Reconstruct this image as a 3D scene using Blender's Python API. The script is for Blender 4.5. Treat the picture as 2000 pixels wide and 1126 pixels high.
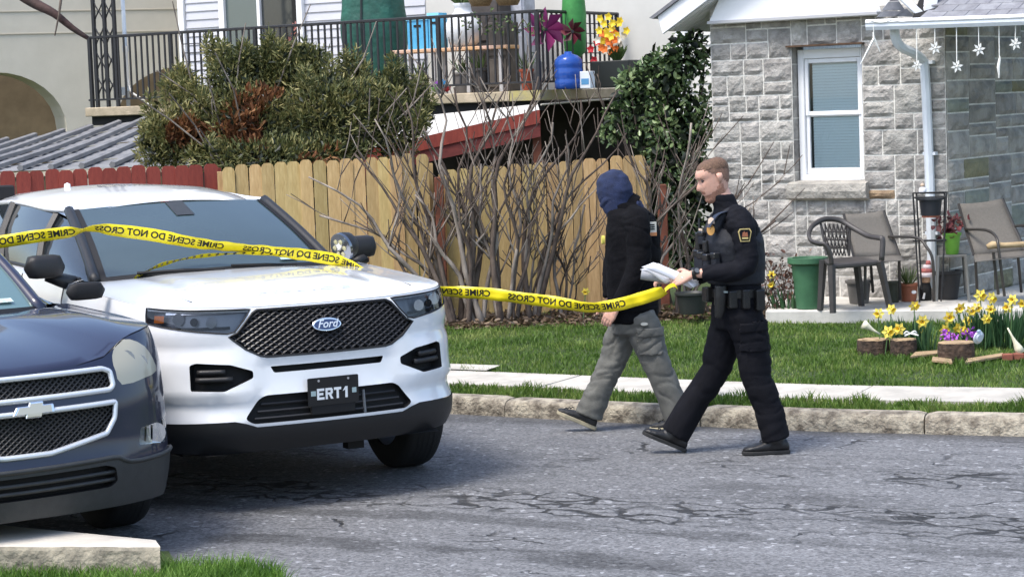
import bpy, bmesh, math, random
import numpy as np
from mathutils import Vector, Matrix, noise as mnoise
from mathutils.geometry import delaunay_2d_cdt
random.seed(7); rng = np.random.default_rng(7)
PI = math.pi; R_ = math.radians
for o in list(bpy.data.objects): bpy.data.objects.remove(o, do_unlink=True)
scene = bpy.context.scene; COL = scene.collection

# ---------------------------------------------------------------- camera, sky, sun, exposure
CAM_H, FPX, ROLL = 2.2, 4200.0, 0.036
PITCH = math.atan(363.0/FPX)
_f = Vector((0, math.cos(PITCH), -math.sin(PITCH))); _r0 = Vector((1, 0, 0)); _u0 = _r0.cross(_f)
CR = _r0*math.cos(ROLL) - _u0*math.sin(ROLL); CU = _u0*math.cos(ROLL) + _r0*math.sin(ROLL); CF = _f
cam = bpy.data.cameras.new('camera'); camo = bpy.data.objects.new('camera', cam); COL.objects.link(camo)
camo.matrix_world = Matrix(((CR.x, CU.x, -CF.x, 0), (CR.y, CU.y, -CF.y, 0), (CR.z, CU.z, -CF.z, CAM_H), (0, 0, 0, 1)))
cam.sensor_width = 36.0; cam.lens = 36.0*FPX/2000.0; cam.clip_end = 2000; cam.clip_start = 0.1
scene.camera = camo
SUN_EL, SUN_AZ = R_(62), R_(-130)      # azimuth measured from +Y (away from the camera) clockwise; from the left, a little behind the camera
sdir = Vector((math.sin(SUN_AZ)*math.cos(SUN_EL), math.cos(SUN_AZ)*math.cos(SUN_EL), math.sin(SUN_EL)))
world = bpy.data.worlds.new('World'); scene.world = world; world.use_nodes = True
wn = world.node_tree.nodes; wl = world.node_tree.links; wn.clear()
sky = wn.new('ShaderNodeTexSky'); sky.sky_type = 'NISHITA'; sky.sun_disc = False
sky.sun_elevation = SUN_EL; sky.sun_rotation = SUN_AZ; sky.air_density = 1.0; sky.dust_density = 2.5; sky.ozone_density = 1.0
bg = wn.new('ShaderNodeBackground'); bg.inputs['Strength'].default_value = 0.15
wo = wn.new('ShaderNodeOutputWorld'); wl.new(sky.outputs[0], bg.inputs[0]); wl.new(bg.outputs[0], wo.inputs[0])
sl = bpy.data.lights.new('sun', 'SUN'); sl.energy = 1.5; sl.angle = R_(18.0); sl.color = (1.0, 0.96, 0.9)
so = bpy.data.objects.new('sun', sl); COL.objects.link(so); so.rotation_euler = sdir.to_track_quat('Z', 'Y').to_euler(); so.location = (-10, -5, 20)
scene.view_settings.view_transform = 'Standard'; scene.view_settings.look = 'None'; scene.view_settings.gamma = 1.0
scene.view_settings.exposure = 1.18

# ---------------------------------------------------------------- pixel of the photograph -> point of the place at a known depth / height
def ray(px, py): return CF + CR*((px-1000.0)/FPX) - CU*((py-563.0)/FPX)
def at(px, py, Y): d = ray(px, py); return Vector((0, 0, CAM_H)) + d*(Y/d.y)
def atz(px, py, z=0.0): d = ray(px, py); return Vector((0, 0, CAM_H)) + d*((z-CAM_H)/d.z)
def atplane(px, py, p0, n): d = ray(px, py); c = Vector((0, 0, CAM_H)); return c + d*(((Vector(p0)-c).dot(n))/d.dot(n))

# ---------------------------------------------------------------- mesh building
class MB:
    def __init__(s): s.v = []; s.f = []
    def add(s, vs, fs):
        b = len(s.v); s.v += [tuple(p) for p in vs]; s.f += [tuple(i+b for i in f) for f in fs]; return s
    def box(s, c, size, rot=None, taper=1.0):
        x, y, z = size[0]/2, size[1]/2, size[2]/2; vs = []
        for k in (-1, 1):
            t = taper if k > 0 else 1.0
            for a, b in ((-1, -1), (1, -1), (1, 1), (-1, 1)):
                p = Vector((a*x*t, b*y*t, k*z))
                if rot is not None: p = rot @ p
                vs.append(p + Vector(c))
        return s.add(vs, [(3, 2, 1, 0), (4, 5, 6, 7), (0, 1, 5, 4), (1, 2, 6, 5), (2, 3, 7, 6), (3, 0, 4, 7)])
    def tube(s, pts, rad, n=6, cap=True, flat=1.0):
        pts = [Vector(p) for p in pts]; m = len(pts)
        if not hasattr(rad, '__len__'): rad = [rad]*m
        rings = []; up = None
        for i in range(m):
            t = (pts[min(i+1, m-1)] - pts[max(i-1, 0)])
            t = t.normalized() if t.length > 1e-9 else Vector((0, 0, 1))
            if up is None: up = Vector((0, 0, 1)) if abs(t.z) < .9 else Vector((0, 1, 0))
            a = t.cross(up)
            if a.length < 1e-6: a = t.orthogonal()
            a.normalize(); b = a.cross(t).normalized(); up = b
            rings.append([pts[i] + (a*math.cos(2*PI*k/n) + b*(math.sin(2*PI*k/n)*flat))*rad[i] for k in range(n)])
        vs = [p for r in rings for p in r]; fs = []
        for i in range(m-1):
            for k in range(n):
                k2 = (k+1) % n; fs.append((i*n+k, i*n+k2, (i+1)*n+k2, (i+1)*n+k))
        if cap: fs += [tuple(range(n-1, -1, -1)), tuple((m-1)*n+k for k in range(n))]
        return s.add(vs, fs)
    def lathe(s, prof, c=(0, 0, 0), n=16, axis='z', cap=True, squash=1.0):
        vs = []; fs = []; m = len(prof)
        for r, h in prof:
            for k in range(n):
                a = 2*PI*k/n; x, y = r*math.cos(a), r*math.sin(a)*squash
                p = {'z': (x, y, h), 'y': (x, h, y), 'x': (h, x, y)}[axis]
                vs.append((p[0]+c[0], p[1]+c[1], p[2]+c[2]))
        for i in range(m-1):
            for k in range(n):
                k2 = (k+1) % n; q = (i*n+k, i*n+k2, (i+1)*n+k2, (i+1)*n+k)
                fs.append(q if axis != 'y' else q[::-1])
        if cap:
            fs.append(tuple(range(n-1, -1, -1))); fs.append(tuple((m-1)*n+k for k in range(n)))
        return s.add(vs, fs)
    def grid(s, P, flip=False, wrap=False):
        nr, nc = len(P), len(P[0]); vs = [p for r in P for p in r]; fs = []
        for i in range(nr-1):
            for j in range(nc if wrap else nc-1):
                j2 = (j+1) % nc; q = (i*nc+j, i*nc+j2, (i+1)*nc+j2, (i+1)*nc+j); fs.append(q[::-1] if flip else q)
        return s.add(vs, fs)
    def prism(s, poly, fn, d0, d1):
        """extrude a 2-D polygon: fn(x, y, depth) -> point"""
        n = len(poly); vs = [fn(x, y, d0) for x, y in poly] + [fn(x, y, d1) for x, y in poly]
        fs = [tuple(range(n)), tuple(range(2*n-1, n-1, -1))] + [(i, n+i, n+(i+1) % n, (i+1) % n) for i in range(n)]
        return s.add(vs, fs)
    def mesh(s, name):
        me = bpy.data.meshes.new(name); me.from_pydata(s.v, [], s.f); me.validate(); me.update(); return me
    def build(s, name, mat, parent=None, smooth=False, **k):
        o = bpy.data.objects.new(name, s.mesh(name)); COL.objects.link(o)
        return finish(o, mat, parent, smooth, **k)
def finish(o, mat, parent=None, smooth=False, fix=True, bevel=0, seg=1, sharp=None, subd=0):
    me = o.data
    if fix:
        bm = bmesh.new(); bm.from_mesh(me); bmesh.ops.recalc_face_normals(bm, faces=bm.faces); bm.to_mesh(me); bm.free()
    if mat is not None:
        for m in (mat if isinstance(mat, (list, tuple)) else [mat]): me.materials.append(m)
    if smooth:
        me.polygons.foreach_set('use_smooth', [True]*len(me.polygons))
        if sharp: me.set_sharp_from_angle(angle=R_(sharp))
    if bevel:
        b = o.modifiers.new('bevel', 'BEVEL'); b.width = bevel; b.segments = seg; b.limit_method = 'ANGLE'; b.angle_limit = R_(35)
    if subd:
        b = o.modifiers.new('sub', 'SUBSURF'); b.levels = subd; b.render_levels = subd
    if parent is not None: o.parent = parent
    return o
def tag(o, label=None, cat=None, group=None, kind=None):
    if label: o['label'] = label
    if cat: o['category'] = cat
    if group: o['group'] = group
    if kind: o['kind'] = kind
    return o
def empty(name, loc=(0, 0, 0), rz=0.0, label=None, cat=None, group=None):
    o = bpy.data.objects.new(name, None); COL.objects.link(o); o.location = loc; o.rotation_euler = (0, 0, rz)
    o.empty_display_size = .1
    return tag(o, label, cat, group)
def inst(name, mesh, parent=None, loc=(0, 0, 0), rot=(0, 0, 0), scale=(1, 1, 1)):
    o = bpy.data.objects.new(name, mesh); COL.objects.link(o); o.location = loc; o.rotation_euler = rot; o.scale = scale
    if parent is not None: o.parent = parent
    return o
def copy_tree(o, parent=None):
    c = o.copy(); COL.objects.link(c)
    if parent is not None: c.parent = parent
    for ch in [x for x in bpy.data.objects if x.parent == o]: copy_tree(ch, c)
    return c
def cat_spline(pts, n):
    """Catmull-Rom through the points, n samples per span"""
    P = [Vector(p) for p in pts]; out = []
    for i in range(len(P)-1):
        p0 = P[max(i-1, 0)]; p1 = P[i]; p2 = P[i+1]; p3 = P[min(i+2, len(P)-1)]
        for k in range(n):
            t = k/n; out.append(.5*((2*p1) + (p2-p0)*t + (2*p0-5*p1+4*p2-p3)*t*t + (3*p1-p0-3*p2+p3)*t**3))
    out.append(P[-1].copy()); return out
def lerp(a, b, t): return a + (b-a)*t
def interp(x, xs, ys): return float(np.interp(x, xs, ys))
def inpoly(x, y, poly):
    c = False; n = len(poly); j = n-1
    for i in range(n):
        xi, yi = poly[i]; xj, yj = poly[j]
        if (yi > y) != (yj > y) and x < (xj-xi)*(y-yi)/(yj-yi)+xi: c = not c
        j = i
    return c

# ---------------------------------------------------------------- materials
MATS = {}
def mat(name, col, rough=.6, metal=0.0, var=0.0, scale=8.0, bump=0.0, bscale=60.0, col2=None, spec=.5, coat=0.0, coatr=.03,
        rnd=0.0, huev=0.0, detail=5.0, stretch=None, sheen=0.0, trans=0.0, ior=1.45, sss=0.0, bdist=.01, contrast=None, emis=None):
    """Principled material: base colour mixed with a second colour by noise, per-object random value, fine bump"""
    if name in MATS: return MATS[name]
    m = bpy.data.materials.new(name); m.use_nodes = True; nt = m.node_tree; N = nt.nodes; L = nt.links
    b = N['Principled BSDF']; b.inputs['Roughness'].default_value = rough; b.inputs['Metallic'].default_value = metal
    b.inputs['Specular IOR Level'].default_value = spec; b.inputs['IOR'].default_value = ior
    b.inputs['Coat Weight'].default_value = coat; b.inputs['Coat Roughness'].default_value = coatr
    b.inputs['Sheen Weight'].default_value = sheen
    if trans: b.inputs['Transmission Weight'].default_value = trans
    if sss:
        b.inputs['Subsurface Weight'].default_value = sss; b.inputs['Subsurface Radius'].default_value = (.012, .004, .002)
    tc = N.new('ShaderNodeTexCoord'); vec = tc.outputs['Object']
    if stretch:
        mp = N.new('ShaderNodeMapping'); mp.inputs['Scale'].default_value = stretch; L.new(vec, mp.inputs['Vector']); vec = mp.outputs[0]
    out = None
    if var > 0 or col2 is not None:
        nz = N.new('ShaderNodeTexNoise'); nz.inputs['Scale'].default_value = scale; nz.inputs['Detail'].default_value = detail
        nz.inputs['Roughness'].default_value = .6; L.new(vec, nz.inputs['Vector'])
        rp = N.new('ShaderNodeValToRGB'); c2 = col2 if col2 is not None else tuple(max(0, c*(1-var)) for c in col)
        lo, hi = contrast or (.35, .68)
        rp.color_ramp.elements[0].position = lo; rp.color_ramp.elements[1].position = hi
        rp.color_ramp.elements[0].color = (*c2, 1)
        rp.color_ramp.elements[1].color = (*(tuple(min(1, c*(1+.5*var)) for c in col) if col2 is None else col), 1)
        L.new(nz.outputs['Fac'], rp.inputs[0]); out = rp.outputs[0]
    if rnd > 0 or huev > 0:
        oi = N.new('ShaderNodeObjectInfo'); hs = N.new('ShaderNodeHueSaturation')
        mr = N.new('ShaderNodeMapRange'); mr.inputs[3].default_value = 1-rnd; mr.inputs[4].default_value = 1+rnd
        L.new(oi.outputs['Random'], mr.inputs[0]); L.new(mr.outputs[0], hs.inputs['Value'])
        if huev > 0:
            m2 = N.new('ShaderNodeMath'); m2.operation = 'MULTIPLY'; m2.inputs[1].default_value = 7.31; L.new(oi.outputs['Random'], m2.inputs[0])
            m3 = N.new('ShaderNodeMath'); m3.operation = 'FRACT'; L.new(m2.outputs[0], m3.inputs[0])
            m4 = N.new('ShaderNodeMapRange'); m4.inputs[3].default_value = .5-huev; m4.inputs[4].default_value = .5+huev
            L.new(m3.outputs[0], m4.inputs[0]); L.new(m4.outputs[0], hs.inputs['Hue'])
        if out is not None: L.new(out, hs.inputs['Color'])
        else: hs.inputs['Color'].default_value = (*col, 1)
        out = hs.outputs[0]
    if out is not None: L.new(out, b.inputs['Base Color'])
    else: b.inputs['Base Color'].default_value = (*col, 1)
    if bump > 0:
        n2 = N.new('ShaderNodeTexNoise'); n2.inputs['Scale'].default_value = bscale; n2.inputs['Detail'].default_value = 6
        L.new(vec, n2.inputs['Vector']); bp = N.new('ShaderNodeBump'); bp.inputs['Strength'].default_value = bump
        bp.inputs['Distance'].default_value = bdist; L.new(n2.outputs['Fac'], bp.inputs['Height']); L.new(bp.outputs[0], b.inputs['Normal'])
    MATS[name] = m; return m
def glassmat(name, tint=(1, 1, 1), refl_ior=1.5, rough=.02, opaq=0.0, col=(.02, .02, .02)):
    """thin clear cover: see-through with a Fresnel reflection"""
    if name in MATS: return MATS[name]
    m = bpy.data.materials.new(name); m.use_nodes = True; nt = m.node_tree; N = nt.nodes; L = nt.links; N.clear()
    o = N.new('ShaderNodeOutputMaterial'); tr = N.new('ShaderNodeBsdfTransparent'); tr.inputs[0].default_value = (*tint, 1)
    di = N.new('ShaderNodeBsdfDiffuse'); di.inputs[0].default_value = (*col, 1)
    m1 = N.new('ShaderNodeMixShader'); m1.inputs[0].default_value = opaq; L.new(tr.outputs[0], m1.inputs[1]); L.new(di.outputs[0], m1.inputs[2])
    gl = N.new('ShaderNodeBsdfGlossy'); gl.inputs['Roughness'].default_value = rough
    fr = N.new('ShaderNodeFresnel'); fr.inputs[0].default_value = refl_ior
    mx = N.new('ShaderNodeMixShader'); L.new(fr.outputs[0], mx.inputs[0]); L.new(m1.outputs[0], mx.inputs[1]); L.new(gl.outputs[0], mx.inputs[2])
    L.new(mx.outputs[0], o.inputs[0]); MATS[name] = m; return m
# ---------------------------------------------------------------- ground, road, kerb, sidewalk, lawn
CURB = [Vector((x, y, 0)) for x, y in ((-30, 32.2), (-22, 27.6), (-12.6, 22.2), (-6.5, 18.75), (-3.4, 16.95), (-.45, 15.23), (1.65, 14.0), (3.18, 13.35), (6, 12.25), (14, 9.5), (30, 4.2))]
CP = cat_spline(CURB, 12)
CN = []
for i in range(len(CP)):
    t = (CP[min(i+1, len(CP)-1)] - CP[max(i-1, 0)]).normalized(); CN.append(Vector((-t.y, t.x, 0)))
CL = [0.0]
for i in range(1, len(CP)): CL.append(CL[-1] + (CP[i]-CP[i-1]).length)
def curb_at(s, d=0.0, z=0.0):
    s = max(0.0, min(CL[-1]-1e-4, s)); i = int(np.searchsorted(CL, s, side='right'))-1; t = (s-CL[i])/(CL[i+1]-CL[i])
    p = CP[i].lerp(CP[i+1], t) + CN[i].lerp(CN[i+1], t).normalized()*d; return Vector((p.x, p.y, z))
def curb_s(x, y):
    i = min(range(len(CP)), key=lambda k: (CP[k].x-x)**2+(CP[k].y-y)**2); return CL[i]
CPA = np.array([(p.x, p.y) for p in CP]); CNA = np.array([(p.x, p.y) for p in CN])
def curb_d(xy):
    """signed distance from the kerb line for an (n,2) array, positive on the lawn side"""
    xy = np.asarray(xy); dd = ((xy[:, None, :]-CPA[None])**2).sum(2); k = dd.argmin(1); return ((xy-CPA[k])*CNA[k]).sum(1)

def road_material():
    m = bpy.data.materials.new('asphalt'); m.use_nodes = True; N = m.node_tree.nodes; L = m.node_tree.links; b = N['Principled BSDF']
    tc = N.new('ShaderNodeTexCoord'); mp = N.new('ShaderNodeMapping'); mp.vector_type = 'POINT'
    mp.inputs['Location'].default_value = (0, 0, 0); mp.inputs['Rotation'].default_value = (0, 0, R_(26)); L.new(tc.outputs['Object'], mp.inputs[0])
    off = N.new('ShaderNodeVectorMath'); off.operation = 'SUBTRACT'
    c0 = Vector((1.65, 14.0, 0)); c0.rotate(Matrix.Rotation(R_(26), 3, 'Z')); off.inputs[1].default_value = c0; L.new(mp.outputs[0], off.inputs[0])
    V = off.outputs[0]
    sep = N.new('ShaderNodeSeparateXYZ'); L.new(V, sep.inputs[0])
    def nz(scale, detail=5, vec=V, st=None, rough=.6):
        if st:
            q = N.new('ShaderNodeMapping'); q.inputs['Scale'].default_value = st; L.new(vec, q.inputs[0]); vec = q.outputs[0]
        n = N.new('ShaderNodeTexNoise'); n.inputs['Scale'].default_value = scale; n.inputs['Detail'].default_value = detail; n.inputs['Roughness'].default_value = rough; L.new(vec, n.inputs['Vector']); return n.outputs['Fac']
    def mth(op, a, b_=None, c=None, clamp=False):
        n = N.new('ShaderNodeMath'); n.operation = op; n.use_clamp = clamp
        for i, x in enumerate((a, b_, c)):
            if x is None: continue
            if isinstance(x, (int, float)): n.inputs[i].default_value = x
            else: L.new(x, n.inputs[i])
        return n.outputs[0]
    def ramp(x, a, b_, lo=0.0, hi=1.0):
        n = N.new('ShaderNodeMapRange'); n.interpolation_type = 'SMOOTHSTEP'
        for i, q in enumerate((x, a, b_, lo, hi)):
            if isinstance(q, (int, float)): n.inputs[i].default_value = q
            else: L.new(q, n.inputs[i])
        return n.outputs[0]
    wob = mth('MULTIPLY_ADD', nz(.7, 3), .5, -.25); dist = mth('ADD', sep.outputs[1], wob)
    def band(c, w): return ramp(mth('ABSOLUTE', mth('SUBTRACT', dist, c)), w*.55, w, 1.0, 0.0)
    def cracks(scale, width, st):
        q = N.new('ShaderNodeMapping'); q.inputs['Scale'].default_value = st
        dn = N.new('ShaderNodeTexNoise'); dn.inputs['Scale'].default_value = 3.5; dn.inputs['Detail'].default_value = 4; L.new(V, dn.inputs['Vector'])
        ad = N.new('ShaderNodeVectorMath'); ad.operation = 'MULTIPLY_ADD'; ad.inputs[1].default_value = (.35, .35, 0); L.new(dn.outputs['Color'], ad.inputs[0]); L.new(V, ad.inputs[2])
        L.new(ad.outputs[0], q.inputs[0])
        v = N.new('ShaderNodeTexVoronoi'); v.feature = 'DISTANCE_TO_EDGE'; v.inputs['Scale'].default_value = scale; L.new(q.outputs[0], v.inputs['Vector'])
        return ramp(v.outputs['Distance'], width*.35, width, 1.0, 0.0)
    def cell(scale):
        v = N.new('ShaderNodeTexVoronoi'); v.inputs['Scale'].default_value = scale; L.new(V, v.inputs['Vector']); q = N.new('ShaderNodeSeparateColor'); L.new(v.outputs['Color'], q.inputs[0]); return q.outputs[0]
    g1, g2 = cell(70), cell(38)
    fine = nz(62, 4, rough=.75); med = nz(9, 6); big = nz(.9, 4, st=(.35, 1.3, 1)); streak = nz(2.2, 5, st=(.18, 2.4, 1))
    # base tone
    val = mth('MULTIPLY_ADD', big, .12, .088); val = mth('ADD', val, mth('MULTIPLY_ADD', streak, .07, -.035)); val = mth('ADD', val, mth('MULTIPLY_ADD', med, .05, -.025))
    agg = ramp(fine, .60, .76); val = mth('ADD', val, mth('MULTIPLY', agg, .20)); dk = ramp(fine, .44, .30); val = mth('MULTIPLY', val, mth('MULTIPLY_ADD', dk, -.45, 1.0))
    val = mth('MULTIPLY', val, mth('MULTIPLY_ADD', g1, .75, .62)); val = mth('MULTIPLY', val, mth('MULTIPLY_ADD', g2, .30, .85)); val = mth('ADD', val, mth('MULTIPLY', ramp(g2, .965, .985), .13))
    # alligator cracking in the wheel tracks, long seams, tar patches
    patch = ramp(nz(1.1, 4, st=(.5, 1, 1)), .36, .50)
    cr = mth('MAXIMUM', mth('MULTIPLY', cracks(6.5, .085, (.5, 1.3, 1)), mth('MULTIPLY', band(-2.75, .42), patch)),
             mth('MULTIPLY', cracks(6.0, .07, (.45, 1.3, 1)), mth('MULTIPLY', band(-1.45, .36), ramp(nz(.8, 3), .46, .60))))
    cr = mth('MAXIMUM', cr, mth('MULTIPLY', cracks(1.15, .008, (.3, 1.5, 1)), ramp(nz(.6, 3), .5, .62)))
    cr = mth('MAXIMUM', cr, mth('MULTIPLY', cracks(2.6, .012, (.25, 1.2, 1)), ramp(nz(.9, 3, st=(1, 1, 2)), .52, .62)))
    seam = mth('MULTIPLY', band(-3.3, .12), ramp(nz(1.5, 4), .3, .55)); tar = mth('MULTIPLY', band(-4.05, .17), ramp(nz(.9, 4), .42, .58))
    gut = mth('MULTIPLY', ramp(sep.outputs[1], -.30, -.02), .45)
    oil = mth('MULTIPLY', band(-2.2, .5), mth('MULTIPLY', ramp(nz(1.3, 4, st=(.6, 1.5, 1)), .5, .66), .35))
    dark = mth('MAXIMUM', mth('MAXIMUM', mth('MULTIPLY', seam, .38), mth('MULTIPLY', tar, .5)), mth('MAXIMUM', gut, oil))
    val = mth('MULTIPLY', val, mth('SUBTRACT', 1.0, dark)); val = mth('MULTIPLY', val, mth('MULTIPLY_ADD', cr, -.82, 1.0))
    cb = N.new('ShaderNodeCombineColor'); L.new(mth('MULTIPLY', val, .985), cb.inputs[0]); L.new(val, cb.inputs[1]); L.new(mth('MULTIPLY', val, 1.03), cb.inputs[2])
    L.new(cb.outputs[0], b.inputs['Base Color']); b.inputs['Roughness'].default_value = .82; b.inputs['Specular IOR Level'].default_value = .35
    h = mth('SUBTRACT', mth('MULTIPLY', fine, .35), mth('MULTIPLY', cr, 1.6)); h = mth('ADD', h, mth('MULTIPLY', med, .5))
    bp = N.new('ShaderNodeBump'); bp.inputs['Strength'].default_value = .8; bp.inputs['Distance'].default_value = .012; L.new(h, bp.inputs['Height']); L.new(bp.outputs[0], b.inputs['Normal'])
    return m
M_road = road_material()
M_soil = mat('soil', (.07, .06, .035), .95, var=.5, scale=6, bump=.6, bscale=30, col2=(.035, .05, .015))
M_turf = mat('turf_soil', (.045, .07, .016), .95, var=.5, scale=9, bump=.6, bscale=40, col2=(.03, .05, .012))
M_conc = mat('sidewalk_concrete', (.50, .47, .41), .85, var=.2, scale=5, bump=.3, bscale=120, rnd=.05)
M_kerb = mat('kerb_concrete', (.43, .385, .30), .9, scale=10, bump=1.0, bscale=45, col2=(.13, .11, .085), rnd=.08, contrast=(.36, .60), bdist=.02)
M_wallconc = mat('rough_concrete', (.32, .29, .22), .9, scale=11, bump=.8, bscale=40, col2=(.12, .11, .085), contrast=(.3, .62), bdist=.02)
M_blocktop = mat('concrete_top', (.56, .52, .45), .85, var=.15, scale=6, bump=.25, bscale=80)

# one sheet to the horizon
tag(MB().add([(-600, -300, -.06), (600, -300, -.06), (600, 900, -.06), (-600, 900, -.06)], [(0, 1, 2, 3)]).build('terrain', M_soil), kind='structure')
def strip(d0, d1, z0, z1, s0, s1, step=.6, nx=1):
    P = []; n = max(2, int((s1-s0)/step))
    for i in range(n+1):
        s = lerp(s0, s1, i/n); P.append([curb_at(s, lerp(d0, d1, j/nx), lerp(z0, z1, j/nx)) for j in range(nx+1)])
    return P
tag(MB().grid(strip(-5.75, .02, 0, 0, 0, CL[-1])).build('road', M_road), kind='structure')
SA, SB = curb_s(-9.0, 20.2), curb_s(9.0, 11.2)
# kerb stones, each a piece of its own
kerb = empty('kerb', (0, 0, 0)); tag(kerb, kind='structure')
s = SA; kb = curb_s(2.56, 13.62)
joints = [SA + i*1.52 for i in range(15)]; shift = min(((kb-j) for j in joints), key=abs); joints = [j+shift for j in joints]
for a, b_ in zip(joints[:-1], joints[1:]):
    P = []; dz = random.uniform(-.006, .006); dd = random.uniform(-.008, .008); n = 26
    prof = [(.0, -.03), (-.004, .045), (.004, .085), (.012, .108), (.03, .122), (.08, .127), (.145, .128), (.150, .05)]
    for i in range(n+1):
        s = lerp(a+.005, b_-.005, i/n); row = []
        for d, z in prof:
            p = curb_at(s, d+dd, z+dz); q = mnoise.noise(Vector((p.x*7, p.y*7, z*14)))*.011 + mnoise.noise(Vector((p.x*22, p.y*22, z*40)))*.006
            if z > .02 and z < .128: p = p + Vector((0, 0, q*.8)) + (curb_at(s, 1)-curb_at(s, 0))*(q*1.1)
            if i in (0, n): p.z -= .012 if z > .1 else 0
            row.append(p)
        P.append(row)
    mb = MB().grid(P); m = len(prof); mb.f.append(tuple(range(m-1, -1, -1))); mb.f.append(tuple(n*m+k for k in range(m)))
    mb.build('kerb_stone', M_kerb, kerb, smooth=True, sharp=50)
# ground under strip, lawn and bed; sidewalk slabs
def lawn_z(d): return float(np.interp(d, [.15, .45, 1.1, 1.6, 3.0, 5.0, 40.0], [.105, .135, .15, .175, .19, .2, .2]))
Dl = [.148, .3, .45, .8, 1.08, 1.3, 1.6, 2.2, 3.0, 4.0, 5.0, 8.0, 14.0, 40.0]
P = []
for i in range(61):
    s = lerp(0, CL[-1], i/60); P.append([curb_at(s, d, lawn_z(d)-.01) for d in Dl])
tag(MB().grid(P).build('lawn_ground', M_turf, smooth=True), kind='structure')
walk = empty('sidewalk'); tag(walk, kind='structure')
s = SA-.3
while s < SB:
    P = strip(.44, 1.08, .150, .156, s+.006, s+1.194, .3, 2); top = MB(); top.grid(P)
    nr = len(P)
    lo = MB(); edge = [r[0] for r in P] + [P[-1][1], P[-1][2]] + [r[2] for r in reversed(P[:-1])] + [P[0][1]]
    b0 = len(top.v); 
    top.v += [(p.x, p.y, p.z) for p in edge] + [(p.x, p.y, p.z-.09) for p in edge]; n = len(edge)
    top.f += [(b0+i, b0+(i+1) % n, b0+n+(i+1) % n, b0+n+i) for i in range(n)]
    bm = top.build('concrete_slab', M_conc, walk); bm.location.z = random.uniform(-.004, .004)
    s += 1.2
# short lead of concrete joining the sidewalk beside the lawn
lead = MB(); a0 = curb_s(-.62, 15.3)
P = strip(1.084, 1.30, .166, .178, a0-1.2, a0-.12, .3, 2); lead.grid(P); tag(lead.build('path', M_conc), kind='structure')

# ---------------------------------------------------------------- near side: concrete kerb end and verge
near = MB()
bc = [atz(-60, 1017, .2), atz(305, 1052, .2), atz(312, 1069, .2), atz(-60, 1068, .2)]
t = MB(); n = 24; P = []
for i in range(n+1):
    q = i/n; a = bc[0].lerp(bc[1], q); b_ = bc[3].lerp(bc[2], q)
    f = lambda p, k: mnoise.noise(Vector((p.x*9+k, p.y*9, 3)))*.008
    row = [Vector((a.x, a.y, -.02)), a + Vector((0, 0, -.012)), a+Vector((0, -.02, 0)), a.lerp(b_, .5)+Vector((0, 0, f(a, 1)*.3)), b_ + Vector((0, .018, f(b_, 2)*.5)), b_ + Vector((0, -f(b_, 5), -.014)), b_ + Vector((0, -.006+f(b_, 9), -.08)), Vector((b_.x, b_.y-.008+f(b_, 12), -.05))]
    P.append(row)
near.grid(P); m = 8; near.f.append(tuple(range(m-1, -1, -1))); near.f.append(tuple(n*m+k for k in range(m)))
o = near.build('near_kerb', [M_wallconc, M_blocktop], smooth=True, sharp=45)
for k, p in enumerate(o.data.polygons):
    if k % 7 in (2, 3) and k < 24*7: p.material_index = 1
tag(o, kind='structure')
V0 = [Vector((-9, 9.98+4.0, .02)), atz(-60, 1069, .03)+Vector((0, .02, 0)), atz(330, 1075, .03), atz(340, 1098, .03), atz(420, 1106, .03), atz(500, 1120, .03), atz(550, 1132, .03), Vector((-.9, 9.0, .03)), Vector((.6, 7.0, .03)), Vector((6, 2, .03)), Vector((-9, 2, .03))]
vm = MB(); vm.v = [tuple(p) for p in V0[1:]] ; vm.f = [tuple(range(len(V0)-1))]
tag(vm.build('near_verge', M_turf), kind='structure')

# ---------------------------------------------------------------- grass
def grass_material(name, c1, c2, c3):
    m = bpy.data.materials.new(name); m.use_nodes = True; N = m.node_tree.nodes; L = m.node_tree.links; b = N['Principled BSDF']
    tc = N.new('ShaderNodeTexCoord'); n1 = N.new('ShaderNodeTexNoise'); n1.inputs['Scale'].default_value = 1.7; n1.inputs['Detail'].default_value = 6; L.new(tc.outputs['Object'], n1.inputs['Vector'])
    gi = N.new('ShaderNodeNewGeometry'); rp = N.new('ShaderNodeValToRGB'); e = rp.color_ramp.elements
    e[0].color = (*c1, 1); e[0].position = .15; e[1].color = (*c2, 1); e[1].position = .6; e2 = e.new(.93); e2.color = (*c3, 1)
    mx = N.new('ShaderNodeMath'); mx.operation = 'MULTIPLY_ADD'; mx.inputs[1].default_value = .55; L.new(gi.outputs['Random Per Island'], mx.inputs[0])
    m2 = N.new('ShaderNodeMath'); m2.operation = 'MULTIPLY_ADD'; m2.inputs[1].default_value = 1.5; m2.inputs[2].default_value = -.5; L.new(n1.outputs['Fac'], m2.inputs[0]); L.new(m2.outputs[0], mx.inputs[2])
    L.new(mx.outputs[0], rp.inputs[0]); L.new(rp.outputs[0], b.inputs['Base Color']); b.inputs['Roughness'].default_value = .55; b.inputs['Specular IOR Level'].default_value = .35
    b.inputs['Transmission Weight'].default_value = 0.0
    tl = N.new('ShaderNodeBsdfTranslucent'); L.new(rp.outputs[0], tl.inputs[0]); ms = N.new('ShaderNodeMixShader'); ms.inputs[0].default_value = .3
    out = N['Material Output']; L.new(b.outputs[0], ms.inputs[1]); L.new(tl.outputs[0], ms.inputs[2]); L.new(ms.outputs[0], out.inputs[0]); return m
M_grass = grass_material('lawn_grass', (.050, .105, .016), (.115, .205, .030), (.25, .30, .085))
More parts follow.
